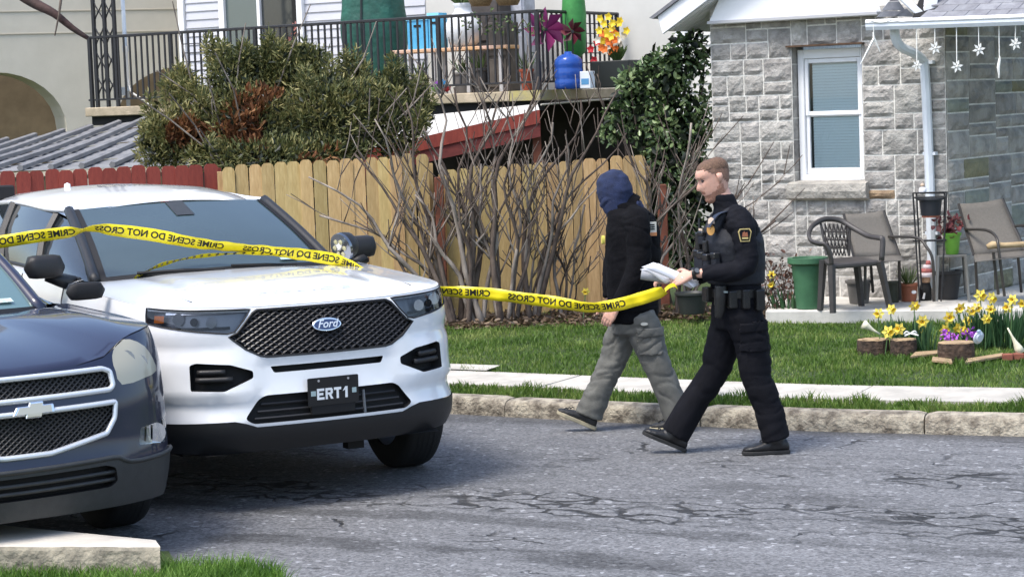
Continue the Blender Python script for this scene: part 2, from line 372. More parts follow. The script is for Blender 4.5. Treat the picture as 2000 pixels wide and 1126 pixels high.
def blades(name, xy, z, hmin, hmax, wid, m, label, lean=.5, kinds=None):
    n = len(xy); a = rng.uniform(0, 2*PI, n); h = rng.uniform(hmin, hmax, n)*(1 if kinds is None else kinds); ln = rng.uniform(.1, lean, n)*h; la = rng.uniform(0, 2*PI, n)
    w = rng.uniform(.6, 1.2, n)*wid; V = np.zeros((n, 5, 3)); ca, sa = np.cos(a), np.sin(a); lx, ly = np.cos(la)*ln, np.sin(la)*ln
    for k, (sg, hh, ww, le) in enumerate(((-1, 0, 1, 0), (1, 0, 1, 0), (1, .6, .75, .35), (-1, .6, .75, .35), (0, 1, 0, 1))):
        V[:, k, 0] = xy[:, 0]+sg*ca*w*ww*.5+lx*le; V[:, k, 1] = xy[:, 1]+sg*sa*w*ww*.5+ly*le; V[:, k, 2] = z+h*hh
    idx = np.arange(n)[:, None]*5; quads = idx+np.array([0, 1, 2, 3]); tris = idx+np.array([3, 2, 4])
    me = bpy.data.meshes.new(name); me.vertices.add(n*5); me.vertices.foreach_set('co', V.ravel())
    loops = np.concatenate([np.concatenate([quads, tris], 1).ravel()]); me.loops.add(len(loops)); me.loops.foreach_set('vertex_index', loops)
    st = (np.arange(n)[:, None]*7+np.array([0, 4])).ravel(); me.polygons.add(2*n); me.polygons.foreach_set('loop_start', st)
    me.update(); me.validate(); me.materials.append(m); o = bpy.data.objects.new(name, me); COL.objects.link(o); return tag(o, label, 'grass', kind='stuff')
FENCE_A = at(430, 640, 20.0); FENCE_B = at(1262, 600, 20.55)
def lawn_xy(n, d0, d1, x0=-4.0, x1=6.5):
    s = rng.uniform(curb_s(x0, 17.3), curb_s(x1, 12.1), n*2); d = d0 + (d1-d0)*rng.random(n*2)
    k = np.clip(np.searchsorted(CL, s)-1, 0, len(CL)-2); t = (s-np.array(CL)[k])/(np.array(CL)[k+1]-np.array(CL)[k])
    p = CPA[k]+(CPA[k+1]-CPA[k])*t[:, None] + CNA[k]*d[:, None]; return p, d
def fence_y(x): return lerp(FENCE_A.y, FENCE_B.y, (x-FENCE_A.x)/(FENCE_B.x-FENCE_A.x))
# narrow strip by the kerb
p, d = lawn_xy(9000, .16, .44); clump = np.array([max(.45, .85+1.3*mnoise.noise(Vector((q[0]*5, q[1]*5, 1)))) for q in p])
blades('verge_grass', p, np.interp(d, [.15, .45], [.10, .135]), .03, .065, .0085, M_grass, 'narrow strip of green grass between the kerb and the sidewalk', .8, clump)
p, d = lawn_xy(75000, 1.06, 6.8)
PATIO = [atz(1495, 606, .3), atz(2010, 604, .3)]
patio_y = lambda x: np.interp(x, [PATIO[0].x, PATIO[1].x], [PATIO[0].y, PATIO[1].y])
keep = np.where(p[:, 0] < PATIO[0].x, p[:, 1] < fence_y(p[:, 0])-.15, p[:, 1] < patio_y(p[:, 0])-.02); keep &= ~((d < 1.31) & (p[:, 0] < -.42))
p, d = p[keep], d[keep]; clump = np.array([max(.5, .95+.8*mnoise.noise(Vector((q[0]*2.3, q[1]*2.3, 4)))) for q in p]); clump *= np.where(d < 1.2, 1.35, 1.0)
blades('lawn_grass', p, np.array([lawn_z(q) for q in d])-.012, .022, .05, .0085, M_grass, 'green front lawn between the sidewalk and the stone house', .9, clump)
# near verge, tall blades at the bottom left corner
q = rng.uniform((-2.9, 9.0), (-.75, 10.05), (26000, 2))
vp = [(v.x, v.y) for v in V0[1:]]; q = np.array([k for k in q if inpoly(k[0], k[1], vp)])
blades('near_grass', q, .025, .05, .125, .007, grass_material('near_grass', (.04, .10, .012), (.12, .24, .03), (.24, .36, .09)), 'bright green grass in front of the near concrete kerb', .8)
# ================================================================ stone house
HA = R_(35); HD = Vector((math.cos(HA), -math.sin(HA), 0)); HN = Vector((-math.sin(HA), -math.cos(HA), 0))   # along the facade to the right / outwards
HP = at(1650, 300, 19.8); HP.z = 0
def hp(t, z, out=0.0): return Vector((HP.x, HP.y, 0)) + HD*t + HN*out + Vector((0, 0, z))
def hloc(px, py, out=0.0):
    p = atplane(px, py, hp(0, 0, out), HN); return ((p-hp(0, 0)).dot(HD), p.z)
TL = hloc(1388, 60)[0]; TR = hloc(1850, 300)[0]; ZB = .28; ZT = hloc(1500, 34)[1] + .05
WX0, WZ1 = hloc(1546, 92); WX1 = hloc(1686, 200)[0]; WZ0 = hloc(1610, 356)[1]; ZSILL = hloc(1610, 390)[1]
house = empty('stone_house', hp(TL, 0), 0, 'grey rock faced stone house with white gable and slate porch roof', 'house')
house_inv = Vector(house.location)
M_stone = mat('grey_stone', (.39, .375, .345), .85, scale=7, col2=(.235, .225, .207), rnd=.19, huev=.012, bump=1.0, bscale=32, contrast=(.34, .6), bdist=.02)
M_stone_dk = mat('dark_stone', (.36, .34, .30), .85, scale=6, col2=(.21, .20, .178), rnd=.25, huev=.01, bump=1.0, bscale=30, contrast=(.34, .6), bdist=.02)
M_stone_br = mat('brown_stone', (.34, .25, .155), .85, scale=8, col2=(.19, .13, .08), bump=1.0, bscale=32, bdist=.02)
M_stone_gr = mat('green_stone', (.27, .29, .23), .85, scale=8, col2=(.19, .20, .17), bump=.9, bscale=30, bdist=.02)
M_stone_yl = mat('yellow_stone', (.26, .245, .14), .85, scale=8, col2=(.17, .16, .10), bump=.9, bscale=30, bdist=.02)
M_mortar = mat('mortar', (.74, .72, .66), .95, var=.2, scale=30, bump=.4, bscale=150)
M_white = mat('white_paint', (.80, .81, .82), .45, var=.05, scale=4)
M_gutter = mat('gutter_metal', (.66, .70, .74), .35, var=.08, scale=5)
M_slate = mat('slate', (.24, .245, .26), .7, scale=9, col2=(.16, .16, .175), rnd=.18, bump=.5, bscale=50)
M_dark = mat('dark_void', (.012, .012, .012), .9)
def ashlar(x0, x1, z0, z1, seed, wmin=.15, wmax=.36, hs=(.115, .17, .22, .29)):
    """irregular squared rubble: guillotine cuts of a rectangle into stones"""
    r = random.Random(seed); out = []
    def cut(a, b, c, d):
        w, h = b-a, d-c
        if w > wmax*1.25 and (w > h*1.35 or h < hs[0]*2.05):
            k = a + w*r.uniform(.34, .66); cut(a, k, c, d); cut(k, b, c, d); return
        if h > hs[-1]*1.05 or (h > hs[0]*2.05 and r.random() < .62 and h > w*.62):
            k = c + h*r.choice((.36, .44, .56, .64)); cut(a, b, c, k); cut(a, b, k, d); return
        if w > wmin*2.1 and w > h*1.7 and r.random() < .7:
            k = a + w*r.uniform(.36, .64); cut(a, k, c, d); cut(k, b, c, d); return
        out.append((a, b, c, d))
    cut(x0, x1, z0, z1); return out
def stone(fn, a, b, c, d, m, parent, depth=.036, g=.0075, n=5, name='stone', amp=.013):
    """rock-faced block: fn(x, z, out); edges dressed flat, face broken and bulging"""
    sd = random.uniform(0, 100); nx = max(3, min(7, int((b-a)/.055)+2)); nz = max(3, min(6, int((d-c)/.055)+2)); P = []
    jig = lambda k: mnoise.noise(Vector((sd+k, a*9, c*9)))*.004
    for i in range(nz+1):
        row = []
        for j in range(nx+1):
            u, v = j/nx, i/nz
            x = lerp(a+g, b-g, u); z = lerp(c+g, d-g, v)
            e = min(u, 1-u, v, 1-v)
            o = 0.011 if e == 0 else depth*.5 + depth*.3*min(1, e*4) + (mnoise.noise(Vector((x*13+sd, z*13, sd)))+.6*mnoise.noise(Vector((x*30, z*30, sd))))*amp
            if e == 0: x += jig(i*3+j); z += jig(i+7*j)
            row.append(fn(x, z, o))
        P.append(row)
    mb = MB().grid(P)
    b0 = len(mb.v); ring = [(a+g, c+g), (b-g, c+g), (b-g, d-g), (a+g, d-g)]
    mb.v += [tuple(fn(x, z, -.03)) for x, z in ring]; W = nx+1
    bot = list(range(W)); top = [nz*W+k for k in range(W)]; lf = [i*W for i in range(nz+1)]; rt = [i*W+nx for i in range(nz+1)]
    mb.f += [tuple(bot[::-1]+[b0, b0+1]), tuple(rt[::-1]+[b0+1, b0+2]), tuple(top+[b0+2, b0+3]), tuple(lf+[b0+3, b0])]
    return mb.build(name, m, parent)
# coordinates relative to the root
hl = lambda x, z, o=0.0: hp(x, z, o) - house_inv
rects = []
GAPW = .0
rects += ashlar(TL, WX0, ZB, ZSILL-.0, 11); rects += ashlar(TL, WX0, ZSILL, ZT, 5)
rects += ashlar(WX1, TR, ZB, ZSILL, 23); rects += ashlar(WX1, TR, ZSILL, ZT, 31)
rects += ashlar(WX0, WX1, ZB, ZSILL, 44); rects += ashlar(WX0, WX1, WZ1, ZT, 52, wmin=.1, hs=(.1, .3, .4, .5))
bx, bz = hloc(1745, 372)
for a, b_, c, d in rects:
    m = M_stone_br if (a < bx < b_ and c < bz < d) else M_stone
    stone(hl, a, b_, c, d, m, house)
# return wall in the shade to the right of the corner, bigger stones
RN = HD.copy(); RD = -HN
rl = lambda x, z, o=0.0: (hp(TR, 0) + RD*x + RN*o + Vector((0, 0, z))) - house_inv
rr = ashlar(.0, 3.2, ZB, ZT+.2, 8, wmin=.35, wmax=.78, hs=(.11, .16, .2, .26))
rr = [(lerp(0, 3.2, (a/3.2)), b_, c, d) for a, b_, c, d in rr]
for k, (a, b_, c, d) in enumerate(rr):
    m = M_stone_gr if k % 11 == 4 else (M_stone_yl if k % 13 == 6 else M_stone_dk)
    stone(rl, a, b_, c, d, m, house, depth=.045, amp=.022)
# mortar core behind the stones
core = MB(); zt = ZT+.2
def wallq(fn, a, b_, c, d, o): core.add([fn(a, c, o), fn(b_, c, o), fn(b_, d, o), fn(a, d, o)], [(0, 1, 2, 3)])
for a, b_, c, d in ((TL, WX0, ZB-.3, zt), (WX1, TR, ZB-.3, zt), (WX0, WX1, ZB-.3, ZSILL-.002), (WX0, WX1, WZ1, zt)): wallq(hl, a, b_, c, d, .006)
wallq(rl, 0, 3.2, ZB-.3, zt, .006)
sl_ = lambda x, z, o=0.0: (hp(TL, 0) + RD*x - HD*o + Vector((0, 0, z))) - house_inv
wallq(sl_, 0, 6.0, ZB-.3, zt, .0); core.build('mortar', M_mortar, house, fix=False)
for a, b_, c, d in ashlar(.0, 1.6, ZB, ZT, 77, wmax=.5): stone(sl_, a, b_, c, d, M_stone, house)
# reveals of the window: dressed stone jambs, lintel edge, then the window itself
RV = .21
jam = MB()
zz = ZSILL
for sgn, x in ((1, WX0), (-1, WX1)):
    z = ZSILL; 
    while z < WZ1-.02:
        h = min(random.choice((.2, .26, .3)), WZ1-z); c_ = hl(x, z+h/2, -RV/2+.004)
        jb = MB(); P = [[hl(x + sgn*(.002 + .004*abs(mnoise.noise(Vector((i, j, z*5))))), lerp(z+.006, z+h-.006, i/4), lerp(.008, -RV-.02, j/3)) for j in range(4)] for i in range(5)]
        jb.grid(P, flip=(sgn < 0)); jb.build('jamb_stone', M_stone, house, fix=False); z += h
jam.add([hl(WX0-.02, WZ1-.002, .02), hl(WX1+.02, WZ1-.002, .02), hl(WX1+.02, WZ1-.002, -RV-.02), hl(WX0-.02, WZ1-.002, -RV-.02)], [(0, 1, 2, 3)])
jam.add([hl(WX0, ZSILL, -RV-.03), hl(WX0, WZ1, -RV-.03), hl(WX0, WZ1, .005), hl(WX0, ZSILL, .005)], [(0, 1, 2, 3)]).add([hl(WX1, ZSILL, -RV-.03), hl(WX1, WZ1, -RV-.03), hl(WX1, WZ1, .005), hl(WX1, ZSILL, .005)], [(0, 1, 2, 3)])
jam.build('reveal', M_mortar, house, fix=False)
# rusty lintel plate
li = MB(); li.prism([(WX0-.03, WZ1-.004), (WX1+.03, WZ1-.004), (WX1+.03, WZ1+.012), (WX0-.03, WZ1+.012)], hl, -.02, .066); li.build('lintel', mat('rust_steel', (.10, .055, .03), .8, var=.4, scale=20), house)
si = MB(); P = []
for i in range(13):
    x = lerp(WX0-.04, WX1+.05, i/12); f = lambda k: mnoise.noise(Vector((x*11, k, 5)))*.012
    P.append([hl(x, WZ0+.02, -.12), hl(x, WZ0+.003+f(1)*.3, .05), hl(x, WZ0-.01+f(2)*.4, .085+f(3)), hl(x, (WZ0+ZSILL)/2, .10+f(4)*1.4), hl(x, ZSILL+.02+f(6)*.4, .085+f(5)), hl(x, ZSILL, .04), hl(x, ZSILL, -.03)])
si.grid(P); si.f.append(tuple(range(7))); si.f.append(tuple(12*7+k for k in range(7))); si.build('sill', M_stone_dk, house)
win = bpy.data.objects.new('window', None)
def frame_box(mb, x0, x1, z0, z1, o0, o1): mb.prism([(x0, z0), (x1, z0), (x1, z1), (x0, z1)], hl, o0, o1); return mb
fr = MB(); O1 = -.085; fw = .062
FX0, FX1, FZ0, FZ1 = WX0+.012, WX1-.004, WZ0+.012, WZ1-.03
frame_box(fr, FX0, FX0+fw, FZ0, FZ1, -RV, O1); frame_box(fr, FX1-fw, FX1, FZ0, FZ1, -RV, O1)
frame_box(fr, FX0+fw, FX1-fw, FZ1-.085, FZ1, -RV, O1-.003); frame_box(fr, FX0+fw, FX1-fw, FZ0, FZ0+.06, -RV, O1+.004)
window = fr.build('window', M_white, house, bevel=.006)
ZM = hloc(1610, 222)[1]; sw = .035
for z0, z1, off in ((FZ0+.063, ZM+.012, -.115), (ZM-.018, FZ1-.088, -.102)):
    sh = MB(); a, b_ = FX0+fw+.002, FX1-fw-.002
    low = z1 < ZM+.05
    frame_box(sh, a, a+sw, z0, z1, off-.035, off); frame_box(sh, b_-sw, b_, z0, z1, off-.035, off)
    frame_box(sh, a+sw, b_-sw, z0, z0+sw*(1.5 if low else 1.15), off-.035, off-.002); frame_box(sh, a+sw, b_-sw, z1-sw*1.15, z1, off-.035, off-.002)
    sh.build('sash', M_white, window, bevel=.004)
    pg = MB(); pg.prism([(a+sw-.005, z0+sw-.005), (b_-sw+.005, z0+sw-.005), (b_-sw+.005, z1-sw+.005), (a+sw-.005, z1-sw+.005)], hl, off-.022, off-.017)
    pg.build('pane', glassmat('window_glass', (.93, .97, .98), 1.55, .01), window)
# mini blinds behind the panes, each slat a piece
M_blind = mat('blind', (.84, .90, .91), .6)
bl = MB(); bl.prism([(FX0+fw+.055, -.0135), (FX1-fw, -.0135), (FX1-fw, .0135), (FX0+fw+.055, .0135)], lambda x, z, o: Vector((x, -z*.30+o, z*.95+o*.3)), -.0006, .0006)
sm = bl.mesh('slat'); sm.materials.append(M_blind); z = FZ0+.09
Mh = Matrix(((HD.x, HN.x, 0), (HD.y, HN.y, 0), (0, 0, 1))).to_4x4()
while z < FZ1-.1:
    o = bpy.data.objects.new('slat', sm); COL.objects.link(o); o.parent = window; o.matrix_local = Matrix.Translation(hl(0, z, -.158)) @ Mh; z += .027
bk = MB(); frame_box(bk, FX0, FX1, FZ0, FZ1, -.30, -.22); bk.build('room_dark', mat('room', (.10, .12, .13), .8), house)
# white gable over the facade and its eaves
gab = MB(); GX0 = hloc(1384, 40, .14)[0]; GX1 = hloc(1712, 30, .14)[0]; GZ0 = hloc(1390, 39, .14)[1]; GZ1 = hloc(1700, 28, .14)[1]; gz = (GZ0+GZ1)/2
apex = (GX0+GX1)/2
gab.prism([(GX0, gz), (GX1, gz), (GX1-.10, gz+.18), (apex, gz+1.25), (GX0+.10, gz+.18)], hl, -.10, .14)
gable = gab.build('gable', M_white, house, bevel=.006)
gt = MB(); gt.prism([(GX0-.01, gz-.022), (GX1+.01, gz-.022), (GX1+.01, gz+.004), (GX0-.01, gz+.004)], hl, -.08, .155); gt.build('gable_trim', mat('trim_grey', (.45, .45, .46), .5), house)
gs = MB(); gs.prism([(GX0+.02, gz-.028), (GX1, gz-.028), (GX1, gz-.022), (GX0+.02, gz-.022)], hl, -.0, .13); gs.build('gable_soffit', M_white, house)
# left eave: sloped soffit with boards, fascia and rafter end
ex0 = hloc(1303, 60, .30); ex1 = hloc(1398, -12, .30)
ang = math.atan2(ex1[1]-ex0[1], ex1[0]-ex0[0]); L_ = math.hypot(ex1[0]-ex0[0], ex1[1]-ex0[1])+.9
rk = lambda s, k, o: hl(ex0[0]+math.cos(ang)*s-math.sin(ang)*k, ex0[1]+math.sin(ang)*s+math.cos(ang)*k, o)
eave = MB().prism([(-.06, 0), (L_, 0), (L_, .17), (-.02, .17)], rk, .27, .30).build('rake_board', M_white, house, bevel=.004)
for k in range(9):
    MB().prism([(.0, -.004), (L_, -.004), (L_, .012), (.0, .012)], rk, .27-.006-k*.083, .27-.079-k*.083).build('soffit_board', mat('soffit', (.74, .75, .76), .5, rnd=.04), house)
MB().prism([(-.06, .17), (L_, .17), (L_, .20), (-.09, .20)], rk, -2.5, .33).build('roof_edge', M_slate, house)
MB().prism([(-.03, .012), (.02, .012), (.02, .17), (-.03, .17)], rk, -2.5, .268).build('fascia', M_white, house)
# right valley: slate cheek and white boards where porch roof meets the gable
pr = lambda px, py, Y: at(px, py, Y) - house_inv
GY = 18.95
def board(p, q, w, th, name, m, par=house):
    p, q = Vector(p), Vector(q); d = (q-p).normalized(); s_ = d.cross(Vector((0, 1, 0))).normalized()*w; t = Vector((0, th, 0))
    return MB().add([p-s_, p+s_, q+s_, q-s_, p-s_+t, p+s_+t, q+s_+t, q-s_+t], [(0, 1, 2, 3), (7, 6, 5, 4), (0, 4, 5, 1), (1, 5, 6, 2), (2, 6, 7, 3), (3, 7, 4, 0)]).build(name, m, par, bevel=.003)
board(pr(1742, -25, 18.9), pr(1803, 32, 18.9), .030, .05, 'valley_board', M_white)
board(pr(1822, -25, 18.9), pr(1816, 31, 18.9), .055, .05, 'valley_board', M_white)
# cheek of slates between gable and valley
for k, (x0, y0, x1, y1, x2, y2, x3, y3) in enumerate(((1712, 34, 1748, 32, 1766, 22, 1726, 22), (1750, 32, 1786, 33, 1771, 17, 1760, 20), (1722, 21, 1768, 20, 1756, 3, 1736, 4), (1738, 3, 1755, 2, 1752, -12, 1746, -12))):
    pts = [pr(a, b_, 18.97+.01*k) for a, b_ in ((x0, y0), (x1, y1), (x2, y2), (x3, y3))]; th = Vector((0, .03, .0))
    MB().add(pts + [p+th for p in pts], [(0, 1, 2, 3), (7, 6, 5, 4), (0, 4, 5, 1), (1, 5, 6, 2), (2, 6, 7, 3), (3, 7, 4, 0)]).build('slate', M_slate, house)
# porch roof: slates in courses, each a piece, on a deck
E0 = pr(1700, 40, 18.95); E1 = pr(2060, 27, 18.30); back = Vector((HN.x*-1, HN.y*-1, 0)); ed = (E1-E0).normalized(); up = Vector((-ed.y, ed.x, 0)); rise = .62
ps = lambda s, k, o=0.0: E0 + ed*s + up*k + Vector((0, 0, k*rise + o))
SL = (E1-E0).length
MB().add([ps(.36, 0, -.02), ps(SL+2.2, 0, -.02), ps(SL+2.2, 2.2, -.02), ps(.36, 2.2, -.02)], [(0, 1, 2, 3)]).build('roof_deck', M_dark, house)
for r in range(7):
    x = .43 + (r % 2)*.10
    while x < SL+1.4:
        w = random.uniform(.17, .2); k0 = r*.095-.02; j = .055
        pts = [ps(x, k0, .012), ps(x+w-.006, k0, .012), ps(x+w-.006+j, k0+.13, .006), ps(x+j, k0+.13, .006)]; th = Vector((0, 0, -.012))
        MB().add(pts + [p+th for p in pts], [(0, 1, 2, 3), (7, 6, 5, 4), (0, 4, 5, 1), (1, 5, 6, 2), (2, 6, 7, 3), (3, 7, 4, 0)]).build('slate', M_slate, house); x += w
# porch soffit, beam and gutter
MB().add([ps(.36, .03, -.10), ps(SL+2.2, .03, -.10), ps(SL+2.2, 1.6, -.10), ps(.36, 1.0, -.10)], [(0, 1, 2, 3)]).build('porch_soffit', mat('porch_soffit', (.35, .35, .36), .7), house)
gut = MB(); P = []
for i in (0, 1):
    s_ = -.03 if i == 0 else SL+1.5
    P.append([ps(s_, .05, .0-.05*.62), ps(s_, -.045, .006+.045*.62), ps(s_, -.058, .02), ps(s_, -.060, -.02), ps(s_, -.045, -.06), ps(s_, -.0, -.085), ps(s_, .06, -.09)])
gut.grid(P); gut.f.append(tuple(range(7))); gutter = gut.build('gutter', M_gutter, house)
MB().tube([ps(-.03, -.057, .016), ps(SL+1.5, -.057, .016)], .012, 6).build('gutter_lip', M_white, gutter)
# downspout: outlet, elbow, pipe down to the patio
dY = at(1815, 300, 18.95); q = [at(1748, 55, 18.98), at(1750, 80, 19.0), at(1768, 98, 19.08), at(1796, 108, 19.2), at(1806, 130, 19.24)]
w_ = hp(0, 0, .075); 
dp = [atplane(px, py, w_, HN) for px, py in ((1805, 118), (1809, 180), (1815, 330), (1822, 560))]
q2 = [at(1747, 52, 18.96), at(1749, 74, 18.98), at(1760, 92, 19.02), at(1785, 104, 19.12), dp[0]]
pipe = MB(); path = cat_spline(q2, 4); pipe.tube([p-house_inv for p in path] + [p-house_inv for p in dp[1:]], .043, 8); ds = pipe.build('downspout', mat('downspout_metal', (.66, .70, .73), .4, var=.05), house, smooth=True, sharp=40)
for py in (122, 300, 455):
    c_ = atplane(1806+py*.03, py, w_, HN)-house_inv; MB().box(c_ + HN*-.02, (.12, .06, .03), Matrix.Rotation(-HA, 3, 'Z')).build('pipe_strap', M_gutter, ds)

# ---------------------------------------------------------------- paper snowflakes strung from the gutter
M_flake = mat('white_plastic_ornament', (.80, .80, .76), .5); M_cord = mat('white_cord', (.78, .78, .74), .8)
fl = [(1826, 45, 1826, 94, .058, 'white snowflake ornament hanging high beside the downspout'), (1868, 43, 1869, 130, .056, 'white snowflake ornament hanging lowest on its cord under the porch gutter'),
      (1911, 41, 1912, 97, .058, 'white snowflake ornament hanging in front of the yellowish stone'), (1984, 37, 1983, 86, .055, 'white snowflake ornament at the far right end of the porch gutter'),
      (1790, 46, 1791, 128, .048, 'dim snowflake ornament hanging in front of the facade left of the downspout')]
for gx, gy, fx, fy, r, lab in fl:
    Y = lerp(18.9, 18.4, (gx-1700)/300.); c = at(fx, fy, Y); t = empty('snowflake_ornament', c, 0, lab, 'ornament', 'snowflakes strung along the gutter')
    for k in range(6):
        a = k*PI/3 + .2; d = Vector((math.cos(a), .0, math.sin(a))); nn = Vector((-d.z, 0, d.x)); y = Vector((0, .008, 0))
        pts = [d*r*.12, d*r*.5+nn*r*.2, d*r*1.0, d*r*.5-nn*r*.2]
        MB().add([p-y for p in pts]+[p+y for p in pts], [(0, 1, 2, 3), (7, 6, 5, 4), (0, 4, 5, 1), (1, 5, 6, 2), (2, 6, 7, 3), (3, 7, 4, 0)]).build('petal', M_flake, t)
    MB().lathe([(.001, -.006), (r*.2, 0), (.001, .006)], (0, -.012, 0), 8, 'y').build('centre', M_flake, t)
    MB().tube([at(gx, gy, Y)-c, Vector((0, 0, r*.5))], .0045, 4).build('cord', M_cord, t)
c = at(1951, 41, 18.5); t = empty('icicle_ornament', c, 0, 'thin white icicle ornament hanging between two snowflakes', 'ornament')
MB().tube([Vector((0, 0, 0)), at(1952, 112, 18.5)-c], .005, 4).build('cord', M_cord, t)
MB().tube([at(1953, 110, 18.5)-c, at(1952, 118, 18.5)-c, at(1950, 132, 18.5)-c, at(1951, 144, 18.5)-c, at(1951, 153, 18.5)-c], [.004, .012, .014, .009, .004], 6).build('icicle', M_flake, t)
gl = MB(); pts = []
for k in range(0, 41):
    px = lerp(1700, 2040, k/40); pts.append(at(px, lerp(40, 27, k/40) + 5*abs(math.sin(k*PI/5)), lerp(18.88, 18.28, k/40)))
tag(gl.tube(pts, .006, 4).build('light_string', M_cord), 'thin white string of lights draped along the porch gutter', 'light string')
c = at(1707, 75, 18.88); t = empty('star_ornament', c, 0, 'small white star ornament dangling at the left end of the gutter', 'ornament')
for k, (dx, dy) in enumerate(((-14, 28), (12, 26), (-2, -12), (-26, 50))):
    MB().tube([Vector((0, 0, 0)), at(1707+dx, 75+dy, 18.88)-c], [.011, .004], 4).build('ray', M_flake, t)
MB().tube([at(1706, 46, 18.88)-c, Vector((0, 0, 0))], .004, 4).build('cord', M_cord, t)
# ================================================================ fences
M_cedar = mat('yellow_pine', (.56, .40, .185), .75, scale=7, col2=(.40, .265, .105), rnd=.22, huev=.014, stretch=(7, 7, .9), bump=.35, bscale=20, contrast=(.3, .7))
M_red = mat('red_fence_paint', (.30, .055, .035), .7, scale=5, col2=(.21, .035, .025), rnd=.10, stretch=(5, 5, 1), bump=.3, bscale=25)
M_redpost = mat('red_brown_post', (.17, .055, .03), .8, var=.4, scale=8)
def board_mesh(w, h, th=.018, ear=.03):
    pl = [(-w/2, 0), (w/2, 0), (w/2, h-ear*1.3), (w/2-ear*.35, h-ear*.5), (w/2-ear, h), (-w/2+ear, h), (-w/2+ear*.35, h-ear*.5), (-w/2, h-ear*1.3)]
    return MB().prism(pl, lambda x, z, o: Vector((x, o, z)), -th/2, th/2)
def fence(name, label, A, B, tops, m, bw, n, postm, zbase=.12, hb=None):
    """A,B ground points; tops = z of board tops at both ends; each board a part"""
    A = Vector(A); B = Vector(B); d = (B-A); L = d.length; d.normalize(); ang = math.atan2(d.y, d.x)
    t = empty(name, (A.x, A.y, 0), ang, label, 'fence'); me = []
    for k in range(5):
        mb = board_mesh(bw*random.uniform(.94, 1.0), 2.0); x = mb.mesh('fence_board'); x.materials.append(m); me.append(x)
        bm = bmesh.new(); bm.from_mesh(x); bmesh.ops.recalc_face_normals(bm, faces=bm.faces); bm.to_mesh(x); bm.free()
    for i in range(n):
        q = (i+.5)/n; zt = lerp(tops[0], tops[1], q) + random.uniform(-.012, .012)
        o = inst('fence_board', random.choice(me), t, (q*L, random.uniform(-.005, .005), zt-2.0), (random.uniform(-.006, .006), random.uniform(-.006, .006), random.uniform(-.02, .02)))
    for z in (.35, min(tops)-.28):
        MB().box((L/2, .035, z), (L, .04, .09)).build('rail', m, t)
    for q in (0.0, 1.0): MB().box((q*L, .10, min(tops)/2-.1), (.09, .09, min(tops)+.1)).build('post', m, t)
    return t
fa = (FENCE_B-FENCE_A); fpt = lambda px, py: atplane(px, py, FENCE_A, Vector((-fa.y, fa.x, 0)).normalized())
p0, p1 = fpt(433, 325), fpt(836, 299); fence('wooden_fence', 'yellow pine board fence panel behind the white police car, taller left half', p0, p1, (p0.z, p1.z), M_cedar, (p1-p0).length/16, 16, M_cedar)
p0, p1 = fpt(868, 331), fpt(1262, 302); fence('wooden_fence', 'yellow pine board fence panel behind the hooded person and bare shrubs', p0, p1, (p0.z, p1.z), M_cedar, (p1-p0).length/16, 16, M_cedar)
p0 = fpt(857, 340); tag(MB().box((p0.x, p0.y-.06, .75), (.085, .085, 1.55)).build('fence_post', M_redpost, bevel=.006), 'red brown fence post between the two yellow fence panels', 'post')
p0 = fpt(1292, 380); tag(MB().box((p0.x, p0.y-.06, .72), (.09, .09, 1.3)).build('fence_post', M_redpost, bevel=.006), 'red brown post half hidden behind the leafy holly shrub', 'post')
fr0, fr1 = at(-60, 338, 19.6), at(424, 318, 20.3); fence('red_fence', 'red painted dog-eared board fence behind the police car roof', (fr0.x, fr0.y, 0), (fr1.x, fr1.y, 0), (fr0.z, fr1.z), M_red, (fr1-fr0).length/17, 17, M_red)

# ================================================================ grey house with balcony
BA = R_(30); BL = Vector((-math.cos(BA), math.sin(BA), 0)); BB = Vector((math.sin(BA), math.cos(BA), 0))   # to the left along the front / towards the back
BQ = at(1055, 196, 25.5); BZ = 2.33; BQ0 = Vector((BQ.x, BQ.y, 0)); BW = 7.0; BDP = 2.25
M_siding = mat('grey_siding', (.52, .53, .57), .6, rnd=.03, var=.06, scale=3)
M_siding2 = mat('cream_siding', (.60, .59, .55), .6, rnd=.03, var=.06, scale=3)
M_iron = mat('black_iron', (.018, .018, .02), .5, var=.3, scale=20)
M_slab = mat('balcony_concrete', (.46, .38, .27), .9, scale=5, col2=(.30, .25, .17), bump=.5, bscale=50)
M_moss = mat('mossy_concrete', (.36, .31, .12), .95, scale=9, col2=(.27, .24, .16), bump=.5, bscale=50)
bp_ = lambda t, k, z: BQ0 + BL*t + BB*k + Vector((0, 0, z))
gh = empty('grey_house', bp_(0, BDP, 0), 0, 'grey clapboard house with upstairs balcony behind the fence', 'house'); ghi = Vector(gh.location); gb = lambda t, k, z: bp_(t, k, z)-ghi
def quad_prism(pts, off, name, m, par, **k):
    pts = [Vector(p) for p in pts]; off = Vector(off); return MB().add(pts+[p+off for p in pts], [(0, 1, 2, 3), (7, 6, 5, 4), (0, 4, 5, 1), (1, 5, 6, 2), (2, 6, 7, 3), (3, 7, 4, 0)]).build(name, m, par, **k)
def bloc(px, py, k=BDP):
    p = atplane(px, py, bp_(0, k, 0), BB); return ((p-bp_(0, 0, 0)).dot(BL), p.z)
tC = bloc(357, 60)[0]; tD0, tD1 = bloc(440, 40)[0], bloc(592, 40)[0]
MB().add([gb(tC, BDP, 0), gb(-3.0, BDP, 0), gb(-3.0, BDP, 6), gb(tC, BDP, 6), gb(tC, BDP+6, 0), gb(tC, BDP+6, 6), gb(-3, BDP+6, 0), gb(-3, BDP+6, 6)], [(0, 1, 2, 3), (0, 3, 5, 4), (1, 6, 7, 2)]).build('wall', M_siding2, gh)
